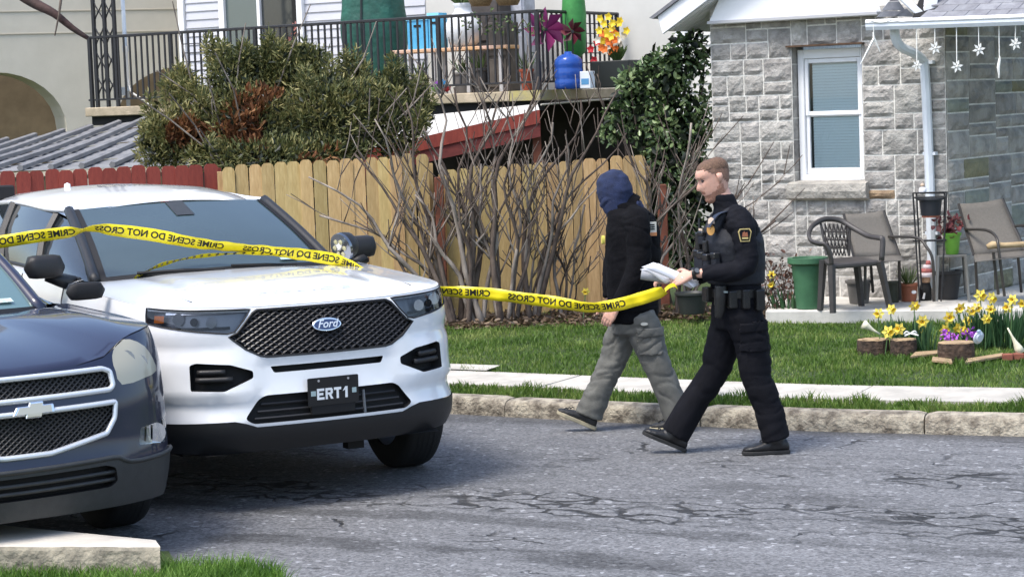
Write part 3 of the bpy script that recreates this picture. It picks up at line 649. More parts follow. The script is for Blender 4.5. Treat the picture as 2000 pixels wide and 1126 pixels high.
# clapboards, each a piece, either side of the door and right of the balcony
z = BZ+.02
while z < 4.1:
    for a, b_, m in ((tC-.08, tD0+.02, M_siding), (tD1-.0, tD1-2.0, M_siding), (-.95+tD1*0, -2.9, M_siding2)):
        if m is M_siding2 and z < 2.0: continue
        quad_prism([gb(a, BDP-.022, z), gb(b_, BDP-.022, z), gb(b_, BDP-.004, z+.118), gb(a, BDP-.004, z+.118)], BB*.02, 'clapboard', m, gh)
    z += .118
z = 1.3
while z < BZ:
    quad_prism([gb(-.75, BDP-.022, z), gb(-2.9, BDP-.022, z), gb(-2.9, BDP-.004, z+.118), gb(-.75, BDP-.004, z+.118)], BB*.02, 'clapboard', M_siding2, gh); z += .118
MB().box(gb(tC-.02, BDP-.03, 3.2), (.1, .06, 2.2), Matrix.Rotation(-BA, 3, 'Z')).build('corner_board', M_white, gh)
MB().box(gb(-.82, BDP-.03, 3.0), (.16, .07, 2.6), Matrix.Rotation(-BA, 3, 'Z')).build('corner_board', M_white, gh)
# sliding door: frame, two dark panes, mullion
dr = MB()
for t_ in (tD0, tD1): dr.box(gb(t_, BDP-.05, BZ+1.05), (.09, .08, 2.1), Matrix.Rotation(-BA, 3, 'Z'))
tm = bloc(512, 40)[0]; dr.box(gb(tm, BDP-.05, BZ+1.05), (.05, .07, 2.1), Matrix.Rotation(-BA, 3, 'Z')); door = dr.build('sliding_door', M_white, gh)
for a, b_, c in ((tD0-.04, tm+.02, (.10, .13, .13)), (tm-.02, tD1+.05, (.035, .04, .042))):
    quad_prism([gb(a, BDP-.035, BZ), gb(b_, BDP-.035, BZ), gb(b_, BDP-.035, BZ+2.1), gb(a, BDP-.035, BZ+2.1)], BB*.02, 'pane', mat('door_glass%.2f' % c[0], c, .06, spec=.8), door)
quad_prism([gb(bloc(582, 20)[0]+.06, BDP-.055, BZ), gb(bloc(582, 20)[0]-.03, BDP-.055, BZ), gb(bloc(582, 20)[0]-.03, BDP-.055, BZ+2.1), gb(bloc(582, 20)[0]+.06, BDP-.055, BZ+2.1)], BB*.02, 'door_edge', M_dark, door)
# balcony slab
S = [gb(0, 0, BZ), gb(BW, 0, BZ), gb(BW, BDP-.03, BZ), gb(0, BDP-.03, BZ)]
quad_prism(S, (0, 0, -.12), 'balcony_slab', M_slab, gh, bevel=.01)
for a in (.02,): quad_prism([gb(a-.025, -.004, BZ+.003), gb(.42, -.004, BZ+.003), gb(.42, -.004, BZ-.116), gb(a-.025, -.004, BZ-.116)], BB*-.004, 'moss_patch', M_moss, gh)
quad_prism([gb(-.004, .0, BZ+.003), gb(-.004, .75, BZ+.003), gb(-.004, .75, BZ-.116), gb(-.004, 0, BZ-.116)], BL*-.004, 'moss_patch', M_moss, gh)
MB().box(gb(BW/2, .14, BZ-.18), (BW-.1, .12, .12), Matrix.Rotation(-BA, 3, 'Z')).build('balcony_beam', M_dark, gh)
MB().tube([gb(-.02, -.02, BZ-.17), gb(-.02, .8, BZ-.15), gb(-.02, 2.0, BZ-.13)], .012, 5).build('conduit', mat('grey_conduit', (.5, .47, .4), .6), gh)
# railing: posts, rails, each baluster a piece
rail = empty('balcony_railing', bp_(0, .04, BZ), 0, 'black iron balcony railing with thin vertical balusters', 'railing'); ri = Vector(rail.location); rb = lambda t, k, z: bp_(t, k, BZ+z)-ri
RH = .93
for z_, r_ in ((RH, .021), (.10, .014)):
    MB().tube([rb(.03, .04, z_), rb(BW-.05, .04, z_)], r_, 5).build('rail', M_iron, rail); MB().tube([rb(.03, .04, z_), rb(.03, BDP-.1, z_)], r_, 5).build('rail', M_iron, rail)
bal = MB().box((0, 0, RH/2+.05), (.021, .021, RH-.1)).mesh('baluster'); bal.materials.append(M_iron); post = MB().box((0, 0, RH/2), (.045, .045, RH)).mesh('post'); post.materials.append(M_iron)
nb = int(BW/.098)
for i in range(nb):
    inst('post' if i % 14 == 0 else 'baluster', post if i % 14 == 0 else bal, rail, rb(.03+i*.098, .04, 0), (0, 0, -BA))
for i in range(1, 18): inst('post' if i in (17,) else 'baluster', post if i in (17,) else bal, rail, rb(.03, .04+i*.122, 0), (0, 0, -BA))
# lattice panel (horizontal rods) on part of the railing, and on the right side
for a, b_ in ((bloc(355, 90, 0)[0], bloc(435, 90, 0)[0]),):
    for k in range(6): MB().tube([rb(a, .035, .2+k*.115), rb(b_, .035, .2+k*.115)], .006, 4).build('rod', M_iron, rail)
for k in range(6): MB().tube([rb(.03, 1.1, .2+k*.12), rb(.03, BDP-.1, .2+k*.12)], .006, 4).build('rod', M_iron, rail)
# ornate corner column at the left end
oc = empty('iron_column', bp_(BW-.12, .05, BZ), -BA, 'ornate black iron corner column with scrolls at the left end of the balcony', 'column')
for dx in (-.36, -.16, .0+.0): pass
cx0 = bloc(186, 100, 0.05)[0]; cx1 = bloc(207, 100, .05)[0]; cx2 = bloc(226, 100, .05)[0]
oi = Vector(oc.location); orot = Matrix.Rotation(BA, 3, 'Z'); ol = lambda t, k, z: orot @ (bp_(t, k, BZ+z)-oi)
for tt in (cx0, cx1, cx2): MB().box(ol(tt, .05, 1.1), (.042, .042, 2.2)).build('upright', M_iron, oc)
for a, b_ in ((cx0, cx1), (cx1, cx2)):
    for k in range(6):
        z0 = .12+k*.33
        for sg in (0, 1):
            e0, e1 = (a, b_) if sg == 0 else (b_, a); pts = [ol(lerp(e0, e1, .5-.42*math.cos(PI*q/8)*(1 if q < 9 else 1)), .05, z0+.33*q/8) for q in range(9)]
            MB().tube(pts, .012, 4).build('scroll', M_iron, oc)
        MB().lathe([(.001, -.02), (.02, 0), (.001, .02)], tuple(ol((a+b_)/2, .05, z0+.165)), 6).build('rosette', M_iron, oc)
# grey service pole with conduit
pA, pB = at(239, -10, 28.9), at(251, 208, 28.9)
sp = empty('service_pole', (pB.x, pB.y, BZ), 0, 'pale grey electrical conduit pole standing on the balcony edge', 'pole'); spi = Vector(sp.location)
M_pole = mat('galvanised', (.47, .53, .58), .45, var=.1)
MB().tube([pA-spi, pB-spi], .028, 8).build('pole', M_pole, sp, smooth=True)
for py in (92, 98, 175): c_ = pA.lerp(pB, (py+10)/218)-spi; MB().lathe([(.04, -.02), (.04, .02)], tuple(c_), 8).build('coupling', M_pole, sp)
MB().box(at(243, 178, 28.95)-spi+Vector((-.03, .05, 0)), (.10, .08, .11)).build('junction_box', M_pole, sp)
MB().tube(cat_spline([at(247, 90, 28.85)-spi, at(250, 150, 28.85)-spi, at(256, 178, 28.8)-spi, at(272, 190, 28.7)-spi, at(296, 207, 28.6)-spi], 4), .014, 6).build('cable', mat('white_cable', (.7, .68, .62), .5), sp)
# ground floor under the balcony: brown wall in shade
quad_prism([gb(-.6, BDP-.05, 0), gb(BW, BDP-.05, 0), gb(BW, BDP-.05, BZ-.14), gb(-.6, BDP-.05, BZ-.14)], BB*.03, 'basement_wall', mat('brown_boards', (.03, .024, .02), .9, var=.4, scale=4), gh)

# lean-to roof with white sheets and red fascia
lt = empty('lean_to_roof', at(940, 300, 24), 0, 'low white lean-to roof with red fascia under the balcony', 'roof'); lti = Vector(lt.location)
A0, A1 = at(1054, 216, 23.6)-lti, at(700, 298, 23.6)-lti; B0, B1 = at(1050, 203, 25.4)-lti, at(690, 240, 26.4)-lti
n = 9
for k in range(n):
    q0, q1 = k/n, (k+1)/n-.004; quad_prism([A0.lerp(A1, q0), A0.lerp(A1, q1), B0.lerp(B1, q1), B0.lerp(B1, q0)], (0, 0, -.02-.006*(k % 2)), 'roof_sheet', mat('white_roof_sheet', (.60, .58, .54), .7, rnd=.05, var=.2, scale=6), lt)
d_ = Vector((0, 0, -.135))
quad_prism([A0+Vector((0, -.025, .01)), A1+Vector((0, -.025, .01)), A1+d_+Vector((0, -.025, 0)), A0+d_+Vector((0, -.025, 0))], (0, .02, 0), 'fascia', M_red, lt)
quad_prism([A0+d_*1.02+Vector((0, -.01, 0)), A1+d_+Vector((0, -.01, 0)), A1+d_*2.0+Vector((0, -.01, 0)), A0+d_*2.1+Vector((0, -.01, 0))], (0, .02, 0), 'fascia', mat('dark_red_board', (.17, .035, .03), .75, var=.3, scale=5, stretch=(1, 1, 4)), lt)
for q in (.02, .98): c_ = A0.lerp(A1, q); MB().box((c_.x, c_.y+.1, c_.z/2-1.0-.1), (.09, .09, 2.0+c_.z)).build('post', M_redpost, lt)

# carport roof of corrugated sheets at the left
cp = empty('carport_roof', at(120, 300, 24.5), 0, 'low grey corrugated carport roof behind the red fence', 'roof'); cpi = Vector(cp.location)
c00, c10, c11, c01 = (at(-90, 338, 22.0)-cpi, at(372, 322, 22.0)-cpi, at(330, 228, 28.4)-cpi, at(-90, 292, 28.4)-cpi)
M_corr = mat('corrugated_sheet', (.26, .26, .26), .55, scale=3, col2=(.17, .17, .175), stretch=(1, 1, 1)); M_corr2 = mat('translucent_sheet', (.62, .59, .50), .6, var=.15, scale=5)
NS = 6
for k in range(NS):
    P = []; nn = 40
    for i in range(nn+1):
        q = lerp(k/NS, (k+1)/NS, i/nn); hgt = .004*math.sin(i/nn*2*PI*3) + (.01 if k % 2 else 0)
        P.append([c00.lerp(c01, q).lerp(c10.lerp(c11, q), w_) + Vector((0, 0, hgt)) for w_ in (0, .5, 1)])
    MB().grid(P).build('corrugated_sheet', M_corr, cp, smooth=True)
for t_ in np.arange(.25, 1.75, .13):
    k0 = max(0.0, (t_-1.0)/.62); k1 = min(1.0, t_/.62)      # clip to the roof: runs from back right to front left
    f_ = lambda k: c01.lerp(c11, t_-.62*k).lerp(c00.lerp(c10, t_-.62*k), k)
    if k1 > k0: MB().tube([f_(lerp(k0, k1, w_))+Vector((0, 0, .03)) for w_ in (0, .5, 1)], .035, 5).build('roof_rib', M_corr, cp)
MB().tube([c00+Vector((0, -.02, -.06)), c10+Vector((0, -.02, -.06))], .045, 4).build('front_beam', M_wallconc, cp)
for q in (.05, .95): c_ = c00.lerp(c10, q); MB().tube([c_+Vector((0, .05, -.05)), Vector((c_.x, c_.y+.05, -cpi.z))], .04, 6).build('post', M_iron, cp)

# ================================================================ cream building with arches
M_cream = mat('cream_stucco', (.62, .575, .48), .9, scale=2.5, col2=(.56, .52, .43), bump=.25, bscale=90)
cb = empty('cream_building', at(150, 230, 33), R_(24), 'cream stucco building with round arched porch openings at the left', 'building'); cbi = Vector(cb.location); crot = Matrix.Rotation(R_(24), 3, 'Z'); cinv = crot.transposed()
CN_ = crot @ Vector((0, -1, 0))
def cl(px, py, o=0.0):
    p = atplane(px, py, cbi + CN_*o, CN_); q = cinv @ (p-cbi); return (q.x, q.z)
a1c, a1z = cl(0, 255); a1r = cl(131, 250)[0]-a1c; a1top = cl(0, 141)[1]; 
a2l, a2z = cl(232, 225); a2r_, a2top = cl(372, 127); 
def arch(cx, zs, rx, rz, zb, n=16): return [(cx-rx, zb)] + [(cx-rx*math.cos(PI*k/n), zs+rz*math.sin(PI*k/n)) for k in range(n+1)] + [(cx+rx, zb)]
A1 = arch(a1c-.05, a1z, a1r+.05, a1top-a1z, -cbi.z); A2 = arch(a2r_+.0, a2z, a2r_-a2l, a2top-a2z, -cbi.z)
outer = [(-4.5, -cbi.z-.1), (9.0, -cbi.z-.1), (9.0, 5.5), (-4.5, 5.5)]
def plate(outer, holes, fn, o0, o1):
    vs = list(outer); ed = [(i, (i+1) % len(outer)) for i in range(len(outer))]
    for h in holes:
        b = len(vs); vs += h; ed += [(b+i, b+(i+1) % len(h)) for i in range(len(h))]
    r = delaunay_2d_cdt([Vector(v) for v in vs], ed, [], 0, 1e-6); mb = MB(); V, Fs = r[0], r[2]
    fs = []
    for f in Fs:
        c = sum((V[i] for i in f), Vector((0, 0)))/len(f)
        if inpoly(c.x, c.y, outer) and not any(inpoly(c.x, c.y, h) for h in holes): fs.append(tuple(f))
    mb.add([fn(v.x, v.y, o0) for v in V], fs); mb.add([fn(v.x, v.y, o1) for v in V], [f[::-1] for f in fs])
    for h in holes: mb.add([fn(x, y, o0) for x, y in h]+[fn(x, y, o1) for x, y in h], [(i, (i+1) % len(h), len(h)+(i+1) % len(h), len(h)+i) for i in range(len(h))])
    return mb
plate(outer, [A1, A2], lambda x, z, o: Vector((x, -o, z)), 0.0, -.75).build('wall', M_cream, cb)
for py in (18, 62): 
    x0, z0 = cl(-20, py+6); MB().box((2.0, -.006, z0), (13, .012, .012)).build('score_line', mat('score', (.40, .36, .28), .9), cb)
MB().box((2.2, 3.2, 0), (14, .2, 12)).build('porch_back_wall', mat('porch_brown', (.30, .235, .155), .9, var=.2, scale=3), cb)
# ================================================================ plants
def leaf_mat(name, c0, c1, c2, pos=(.2, .6, .95), rough=.5, noise=1.5, transl=.2):
    m = bpy.data.materials.new(name); m.use_nodes = True; N = m.node_tree.nodes; L = m.node_tree.links; b = N['Principled BSDF']
    tc = N.new('ShaderNodeTexCoord'); nz = N.new('ShaderNodeTexNoise'); nz.inputs['Scale'].default_value = noise; nz.inputs['Detail'].default_value = 3; L.new(tc.outputs['Object'], nz.inputs['Vector'])
    gi = N.new('ShaderNodeNewGeometry'); a = N.new('ShaderNodeMath'); a.operation = 'MULTIPLY_ADD'; a.inputs[1].default_value = .6; L.new(gi.outputs['Random Per Island'], a.inputs[0])
    c = N.new('ShaderNodeMath'); c.operation = 'MULTIPLY_ADD'; c.inputs[1].default_value = .9; c.inputs[2].default_value = -.25; L.new(nz.outputs['Fac'], c.inputs[0]); L.new(c.outputs[0], a.inputs[2])
    rp = N.new('ShaderNodeValToRGB'); e = rp.color_ramp.elements; e[0].position = pos[0]; e[0].color = (*c0, 1); e[1].position = pos[1]; e[1].color = (*c1, 1); q = e.new(pos[2]); q.color = (*c2, 1)
    L.new(a.outputs[0], rp.inputs[0]); L.new(rp.outputs[0], b.inputs['Base Color']); b.inputs['Roughness'].default_value = rough
    t = N.new('ShaderNodeBsdfTranslucent'); L.new(rp.outputs[0], t.inputs[0]); ms = N.new('ShaderNodeMixShader'); ms.inputs[0].default_value = transl
    L.new(b.outputs[0], ms.inputs[1]); L.new(t.outputs[0], ms.inputs[2]); L.new(ms.outputs[0], N['Material Output'].inputs[0]); return m
def leaf_mesh(name, C, D, S, ln, wd, m, parent, fold=.25):
    """C centres, D leaf directions, S side vectors (n,3); six-point leaves folded on the midrib"""
    n = len(C); ln = np.asarray(ln).reshape(-1, 1)*np.ones((n, 1)); wd = np.asarray(wd).reshape(-1, 1)*np.ones((n, 1)); U = np.cross(D, S)
    V = np.zeros((n, 6, 3)); 
    V[:, 0] = C; V[:, 1] = C+D*ln*.35+S*wd*.5+U*wd*fold; V[:, 2] = C+D*ln*.75+S*wd*.38+U*wd*fold; V[:, 3] = C+D*ln; V[:, 4] = C+D*ln*.75-S*wd*.38+U*wd*fold; V[:, 5] = C+D*ln*.35-S*wd*.5+U*wd*fold
    q = np.arange(n)[:, None]*6; loops = np.concatenate([q+np.array([0, 1, 2, 3]), q+np.array([0, 3, 4, 5])], 1).ravel()
    me = bpy.data.meshes.new(name); me.vertices.add(n*6); me.vertices.foreach_set('co', V.ravel()); me.loops.add(len(loops)); me.loops.foreach_set('vertex_index', loops)
    me.polygons.add(2*n); me.polygons.foreach_set('loop_start', np.arange(2*n)*4); me.update(); me.validate(); me.materials.append(m)
    o = bpy.data.objects.new(name, me); COL.objects.link(o); o.parent = parent; o['kind'] = 'stuff'; return o
def unit(a): return a/np.maximum(1e-9, np.linalg.norm(a, axis=1, keepdims=True))
def lump_points(lumps, n, shell=.55):
    """points in the outer part of a set of ellipsoids (centre, radii), with outward normals; uneven outline by noise"""
    vol = np.array([(r[0]*r[1]*r[2])**.67 for c, r in lumps]); k = rng.choice(len(lumps), n, p=vol/vol.sum()); d = unit(rng.normal(size=(n, 3)))
    R = shell+(1-shell)*rng.random(n)**.6; C = np.array([c for c, r in lumps])[k]; RR = np.array([r for c, r in lumps])[k]
    w = np.array([mnoise.noise(Vector(x*2.3+c*1.7)) for x, c in zip(d, C)]); R = R*(1+.28*w); return C+d*RR*R[:, None], unit(d/RR), R
M_bark = mat('shrub_bark', (.15, .115, .09), .9, scale=14, col2=(.05, .036, .03), bump=.5, bscale=60, rnd=.15, stretch=(1, 1, .4))
M_bark_pale = mat('pale_bark', (.36, .31, .26), .9, scale=9, col2=(.10, .08, .066), bump=.5, bscale=60, stretch=(1, 1, .4))
def stem_path(a, b, bow=.12, wig=.03, n=9, up=.5):
    a, b = Vector(a), Vector(b); L = (b-a).length; d = b-a; side = Vector((d.z, 0, -d.x)).normalized(); s = random.choice((-1, 1)); out = []; ph = random.uniform(0, 9)
    for i in range(n+1):
        q = i/n; p = a.lerp(b, q); hz = Vector((d.x, d.y, 0))*(-up*.28*math.sin(PI*q))   # leave the ground steeply, spread later
        p += hz + side*(bow*.25*math.sin(PI*q)*s*L) + Vector((mnoise.noise(Vector((ph, q*4, 1))), mnoise.noise(Vector((ph, q*4, 5)))*.8, 0))*wig*L*q; out.append(p)
    return out
# ---- big evergreen behind the fence
yew = empty('evergreen_shrub', at(560, 420, 21.8)*1, 0, 'big shaggy evergreen shrub with brown patches behind the yellow fence', 'shrub'); yi = Vector((yew.location.x, yew.location.y, 0)); yew.location.z = 0
sc = 21.8/FPX
def lump(px, py, rx, ry, Y, dz=1.0, org=None): c = at(px, py, Y)-org; return (np.array(c), np.array((rx*Y/FPX, max(rx, ry)*.75*Y/FPX*dz, ry*Y/FPX)))
LU = [(335, 262, 62, 62, 21.6), (305, 292, 40, 40, 21.5), (390, 235, 55, 65, 21.8), (480, 250, 110, 90, 21.7), (455, 160, 50, 62, 21.9), (520, 150, 55, 55, 22.0), (575, 160, 75, 62, 22.0), (640, 240, 105, 95, 21.7), (600, 118, 40, 30, 22.0), (690, 150, 30, 40, 22.1), (700, 225, 70, 80, 21.8), (765, 180, 42, 50, 22.1), (775, 260, 48, 60, 21.8), (815, 215, 25, 42, 22.0), (540, 300, 180, 40, 21.6), (350, 180, 18, 30, 21.9), (430, 105, 22, 26, 22.0)]
lumps = [lump(a, b, c, d, Y, .9, yi) for a, b, c, d, Y in LU]
for k in range(46):
    c_, r_ = lumps[random.randrange(len(LU))]; a_ = random.uniform(0.1, PI-.1); s_ = random.uniform(.05, .13); lumps.append((c_+r_*np.array([math.cos(a_), random.uniform(-.7, .3), math.sin(a_)])*random.uniform(.9, 1.08), np.array([s_*.7, s_*.7, s_*1.5])))
P, Nn, Rr = lump_points(lumps, 42000, .35); keep = P[:, 2] > .3; P, Nn = P[keep], Nn[keep]; n = len(P)
D = unit(Nn*.8+rng.normal(size=(n, 3))*.55+np.array([0, 0, .55])); S = unit(np.cross(D, rng.normal(size=(n, 3))))
brown = np.array([mnoise.noise(Vector(p*1.6+np.array([3, 1, 7.7]))) for p in P]); bk_ = brown > .47
M_yew = leaf_mat('yew_leaf', (.030, .046, .017), (.140, .155, .050), (.40, .35, .14), (.12, .48, .92), .55)
M_dead = leaf_mat('dead_leaf', (.07, .03, .014), (.22, .085, .03), (.34, .19, .08), (.2, .6, .95), .8)
leaf_mesh('foliage', P[~bk_], D[~bk_], S[~bk_], rng.uniform(.04, .09, (~bk_).sum()), rng.uniform(.011, .020, (~bk_).sum()), M_yew, yew)
leaf_mesh('dead_foliage', P[bk_], D[bk_], S[bk_], rng.uniform(.06, .12, bk_.sum()), rng.uniform(.02, .035, bk_.sum()), M_dead, yew)
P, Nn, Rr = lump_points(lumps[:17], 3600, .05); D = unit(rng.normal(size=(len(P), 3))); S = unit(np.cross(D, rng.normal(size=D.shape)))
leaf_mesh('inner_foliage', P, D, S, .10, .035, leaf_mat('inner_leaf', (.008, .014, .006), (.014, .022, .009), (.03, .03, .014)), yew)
for k in range(16):
    c = lumps[rng.integers(len(lumps))][0]; tip = Vector(c)+Vector((rng.uniform(-.3, .3), -.3, rng.uniform(.1, .5))); pth = stem_path(Vector((rng.uniform(-.5, .5), 0, 0)), tip, .2, .05, 8)
    MB().tube(pth, [lerp(.022, .006, i/8) for i in range(9)], 5).build('stem', M_bark_pale, yew)
# ---- glossy broadleaf (holly-like) shrub by the house corner
hol = empty('holly_shrub', (at(1300, 600, 20.9).x, 20.9, 0), 0, 'tall glossy green broadleaf shrub between the balcony and the stone house', 'shrub'); hi_ = Vector(hol.location)
HLs = [(1300, 150, 70, 55, 20.9), (1345, 110, 38, 42, 20.9), (1262, 160, 40, 40, 20.9), (1250, 230, 62, 55, 20.9), (1330, 230, 62, 80, 20.9), (1300, 320, 75, 85, 20.8), (1350, 350, 40, 110, 20.9), (1225, 185, 22, 40, 21.0), (1290, 430, 70, 70, 20.8), (1205, 240, 16, 25, 21.0), (1350, 480, 45, 60, 20.8)]
lumps = [lump(a, b, c, d, Y, .7, hi_) for a, b, c, d, Y in HLs]
for k in range(30):
    c_, r_ = lumps[random.randrange(len(HLs))]; a_ = random.uniform(0, 2*PI); s_ = random.uniform(.07, .16); lumps.append((c_+r_*np.array([math.cos(a_), random.uniform(-.7, .3), math.sin(a_)])*random.uniform(.85, 1.1), np.array([s_, s_, s_])))
P, Nn, Rr = lump_points(lumps, 4600, .30); n = len(P); D = unit(Nn*.5+rng.normal(size=(n, 3))*.8+np.array([0, 0, -.05])); S = unit(np.cross(D, rng.normal(size=(n, 3))))
M_holly = leaf_mat('holly_leaf', (.030, .056, .024), (.100, .165, .058), (.32, .40, .19), (.14, .45, .9), .28, 2.5, .25)
leaf_mesh('foliage', P, D, S, rng.uniform(.055, .085, n), rng.uniform(.03, .042, n), M_holly, hol)
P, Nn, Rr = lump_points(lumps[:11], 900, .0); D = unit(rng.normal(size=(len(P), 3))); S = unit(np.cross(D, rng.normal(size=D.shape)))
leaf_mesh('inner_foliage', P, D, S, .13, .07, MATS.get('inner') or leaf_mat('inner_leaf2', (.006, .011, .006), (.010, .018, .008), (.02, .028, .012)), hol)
for k in range(14):
    c = lumps[rng.integers(len(lumps))][0]; MB().tube(stem_path(Vector((rng.uniform(-.35, .35), 0, 0)), Vector(c)+Vector((0, 0, .15)), .15, .05, 8), [lerp(.018, .005, i/8) for i in range(9)], 5).build('stem', M_bark, hol)
# ---- bare shrubs in front of the fence
def bare_shrub(base, tips, Y, label, seed, r0=.022, cut=.25):
    random.seed(seed); b0 = at(*base, Y); t = empty('bare_shrub', (b0.x, b0.y, .17), 0, label, 'shrub', 'bare leafless shrubs along the fence'); bi = Vector(t.location)
    for k, tip in enumerate(tips):
        dy = random.uniform(-.22, .18); a = Vector((random.uniform(-.10, .10), random.uniform(-.08, .08), -.05)); e = at(tip[0], tip[1], Y+dy)-bi; L = (e-a).length
        pth = stem_path(a, e, random.uniform(.05, .28), .10, 12, random.uniform(.5, 1.0)); rr = r0*random.uniform(.75, 1.45)*min(1.2, .6+L*.35); stub = random.random() < cut
        rads = [max(.0048, rr*(1-.8*(i/12)**.8))*(1+.10*math.sin(i*2.3+k)) for i in range(13)]
        if stub: rads = [max(q, .010) for q in rads]
        st = MB().tube(pth, rads, 6).build('stem', M_bark_pale if k % 3 == 0 else M_bark, t, smooth=True)
        ns = random.randint(5, 8)
        for j in range(ns):
            i = random.randint(4, 11); p = pth[i]; dr = (pth[min(i+1, 12)]-pth[i-1]).normalized(); side = random.choice((-1, 1))
            d2 = (dr*.6 + Vector((side*random.uniform(.3, .9), random.uniform(-.3, .2), random.uniform(.3, .8)))).normalized(); l2 = random.uniform(.18, .55)*min(1.2, L)
            q = [p + d2*(l2*w) + Vector((0, 0, .12*l2*w*w)) + Vector((mnoise.noise(Vector((j, w*3, k))), 0, mnoise.noise(Vector((j+5, w*3, k)))))*.05*w for w in (0, .25, .5, .75, 1)]
            MB().tube(q, [rads[i]*.62, rads[i]*.48, rads[i]*.36, .0048, .0032], 5).build('twig', M_bark if j % 2 else M_bark_pale, st, smooth=True)
            if random.random() < .75:
                p2 = q[random.randint(1, 3)]; d3 = (d2+Vector((random.uniform(-.9, .9), 0, random.uniform(.2, .9)))).normalized(); l3 = l2*random.uniform(.4, .8)
                MB().tube([p2, p2+d3*l3*.5+Vector((0, 0, .01)), p2+d3*l3+Vector((0, 0, .06*l3))], [.0058, .0046, .0035], 4).build('twig', M_bark, st)
bare_shrub((880, 616), [(616, 345), (700, 430), (690, 300), (738, 232), (775, 330), (800, 200), (640, 420), (835, 250), (765, 450)], 19.6, 'bare shrub leaning left towards the police car, leftmost of the row', 3)
bare_shrub((925, 618), [(850, 150), (905, 170), (870, 330), (957, 190), (928, 270), (985, 160), (810, 380), (890, 420)], 19.55, 'bare many-stemmed shrub right of the red brown post', 8, .026)
bare_shrub((980, 618), [(958, 150), (1000, 215), (1040, 150), (930, 320), (1068, 330), (1010, 330)], 19.5, 'bare shrub with tall straight shoots, left of the hooded person', 14, .024)
bare_shrub((1030, 612), [(1112, 262), (1150, 195), (1190, 180), (1062, 240), (1140, 345), (1215, 260), (1095, 420)], 19.75, 'bare forked shrub just behind the hooded person', 21, .02)
bare_shrub((1110, 604), [(1135, 400), (1180, 420), (1065, 400), (1092, 350), (1160, 500)], 19.9, 'low bare shrub against the right fence panel', 29, .016)
bare_shrub((1262, 610), [(1205, 470), (1290, 352), (1328, 330), (1262, 400), (1375, 340), (1242, 330), (1345, 430), (1300, 460), (1225, 540)], 19.4, 'bare pruned shrub with pale stubs between the two walking people', 37, .024, .6)
bare_shrub((1335, 606), [(1352, 240), (1415, 395), (1540, 352), (1470, 405), (1320, 300), (1520, 430)], 19.6, 'bare shrub behind the officer with thin twigs over the stone wall', 43, .014, .2)
random.seed(7)
# soil bed under the shrubs, dry leaves
bedp = [at(640, 660, 19.9), at(900, 634, 19.15), at(1290, 618, 19.0), at(1520, 604, 19.1), at(1500, 570, 20.4), at(640, 610, 20.6)]
for p in bedp: p.z = .197
tag(MB().add(bedp, [tuple(range(6))]).build('soil_bed', mat('mulch', (.10, .07, .045), .95, scale=20, col2=(.035, .025, .018), bump=.8, bscale=50)), kind='structure')
q = rng.uniform((-2.5, 19.1), (2.6, 20.2), (5000, 2)); bpoly = [(p.x, p.y) for p in bedp]; q = np.array([k for k in q if inpoly(k[0], k[1], bpoly)]); n = len(q)
C = np.column_stack([q, .2+rng.random(n)*.06*rng.random(n)]); D = unit(rng.normal(size=(n, 3))*np.array([1, 1, .35])); S = unit(np.cross(D, rng.normal(size=(n, 3))))
lf = leaf_mesh('leaf_litter', C, D, S, rng.uniform(.04, .09, n), rng.uniform(.02, .04, n), leaf_mat('litter', (.04, .028, .018), (.13, .085, .05), (.26, .19, .12)), None); tag(lf, 'dry brown leaf litter under the bare shrubs', 'leaf litter', kind='stuff')
# ---- branch of a tree standing left of the picture, at the top left corner
br = empty('tree_branch_bare', at(-1500, 700, 13.4), 0, 'dark bare tree limb reaching into the top left corner', 'tree'); br.name = 'bare_tree'; br.location.z = 0; ti = Vector(br.location)
M_limb = mat('dark_limb', (.07, .035, .03), .8, scale=12, col2=(.03, .018, .016), bump=.5, bscale=40)
top = Vector((0, 0, 3.6)); MB().tube([(0, 0, -.05), (.03, 0, 1.2), (-.02, 0, 2.4), top, (0, .1, 5.0)], [.17, .13, .115, .10, .05], 10).build('trunk', M_limb, br, smooth=True)
lp = [top, at(-700, -150, 12.9)-ti, at(-200, -75, 12.3)-ti, at(0, -42, 12.2)-ti, at(40, -12, 12.2)-ti, at(70, 8, 12.15)-ti, at(105, 26, 12.1)-ti, at(140, 54, 12.1)-ti, at(172, 75, 12.1)-ti]
limb = MB().tube(cat_spline(lp, 3), [lerp(.06, .012, i/24) for i in range(25)], 7).build('limb', M_limb, br, smooth=True)
MB().tube([at(121, -15, 12.1)-ti, at(118, 8, 12.08)-ti, at(115, 30, 12.06)-ti, at(107, 70, 12.04)-ti], [.007, .008, .006, .004], 5).build('twig', M_bark, limb)
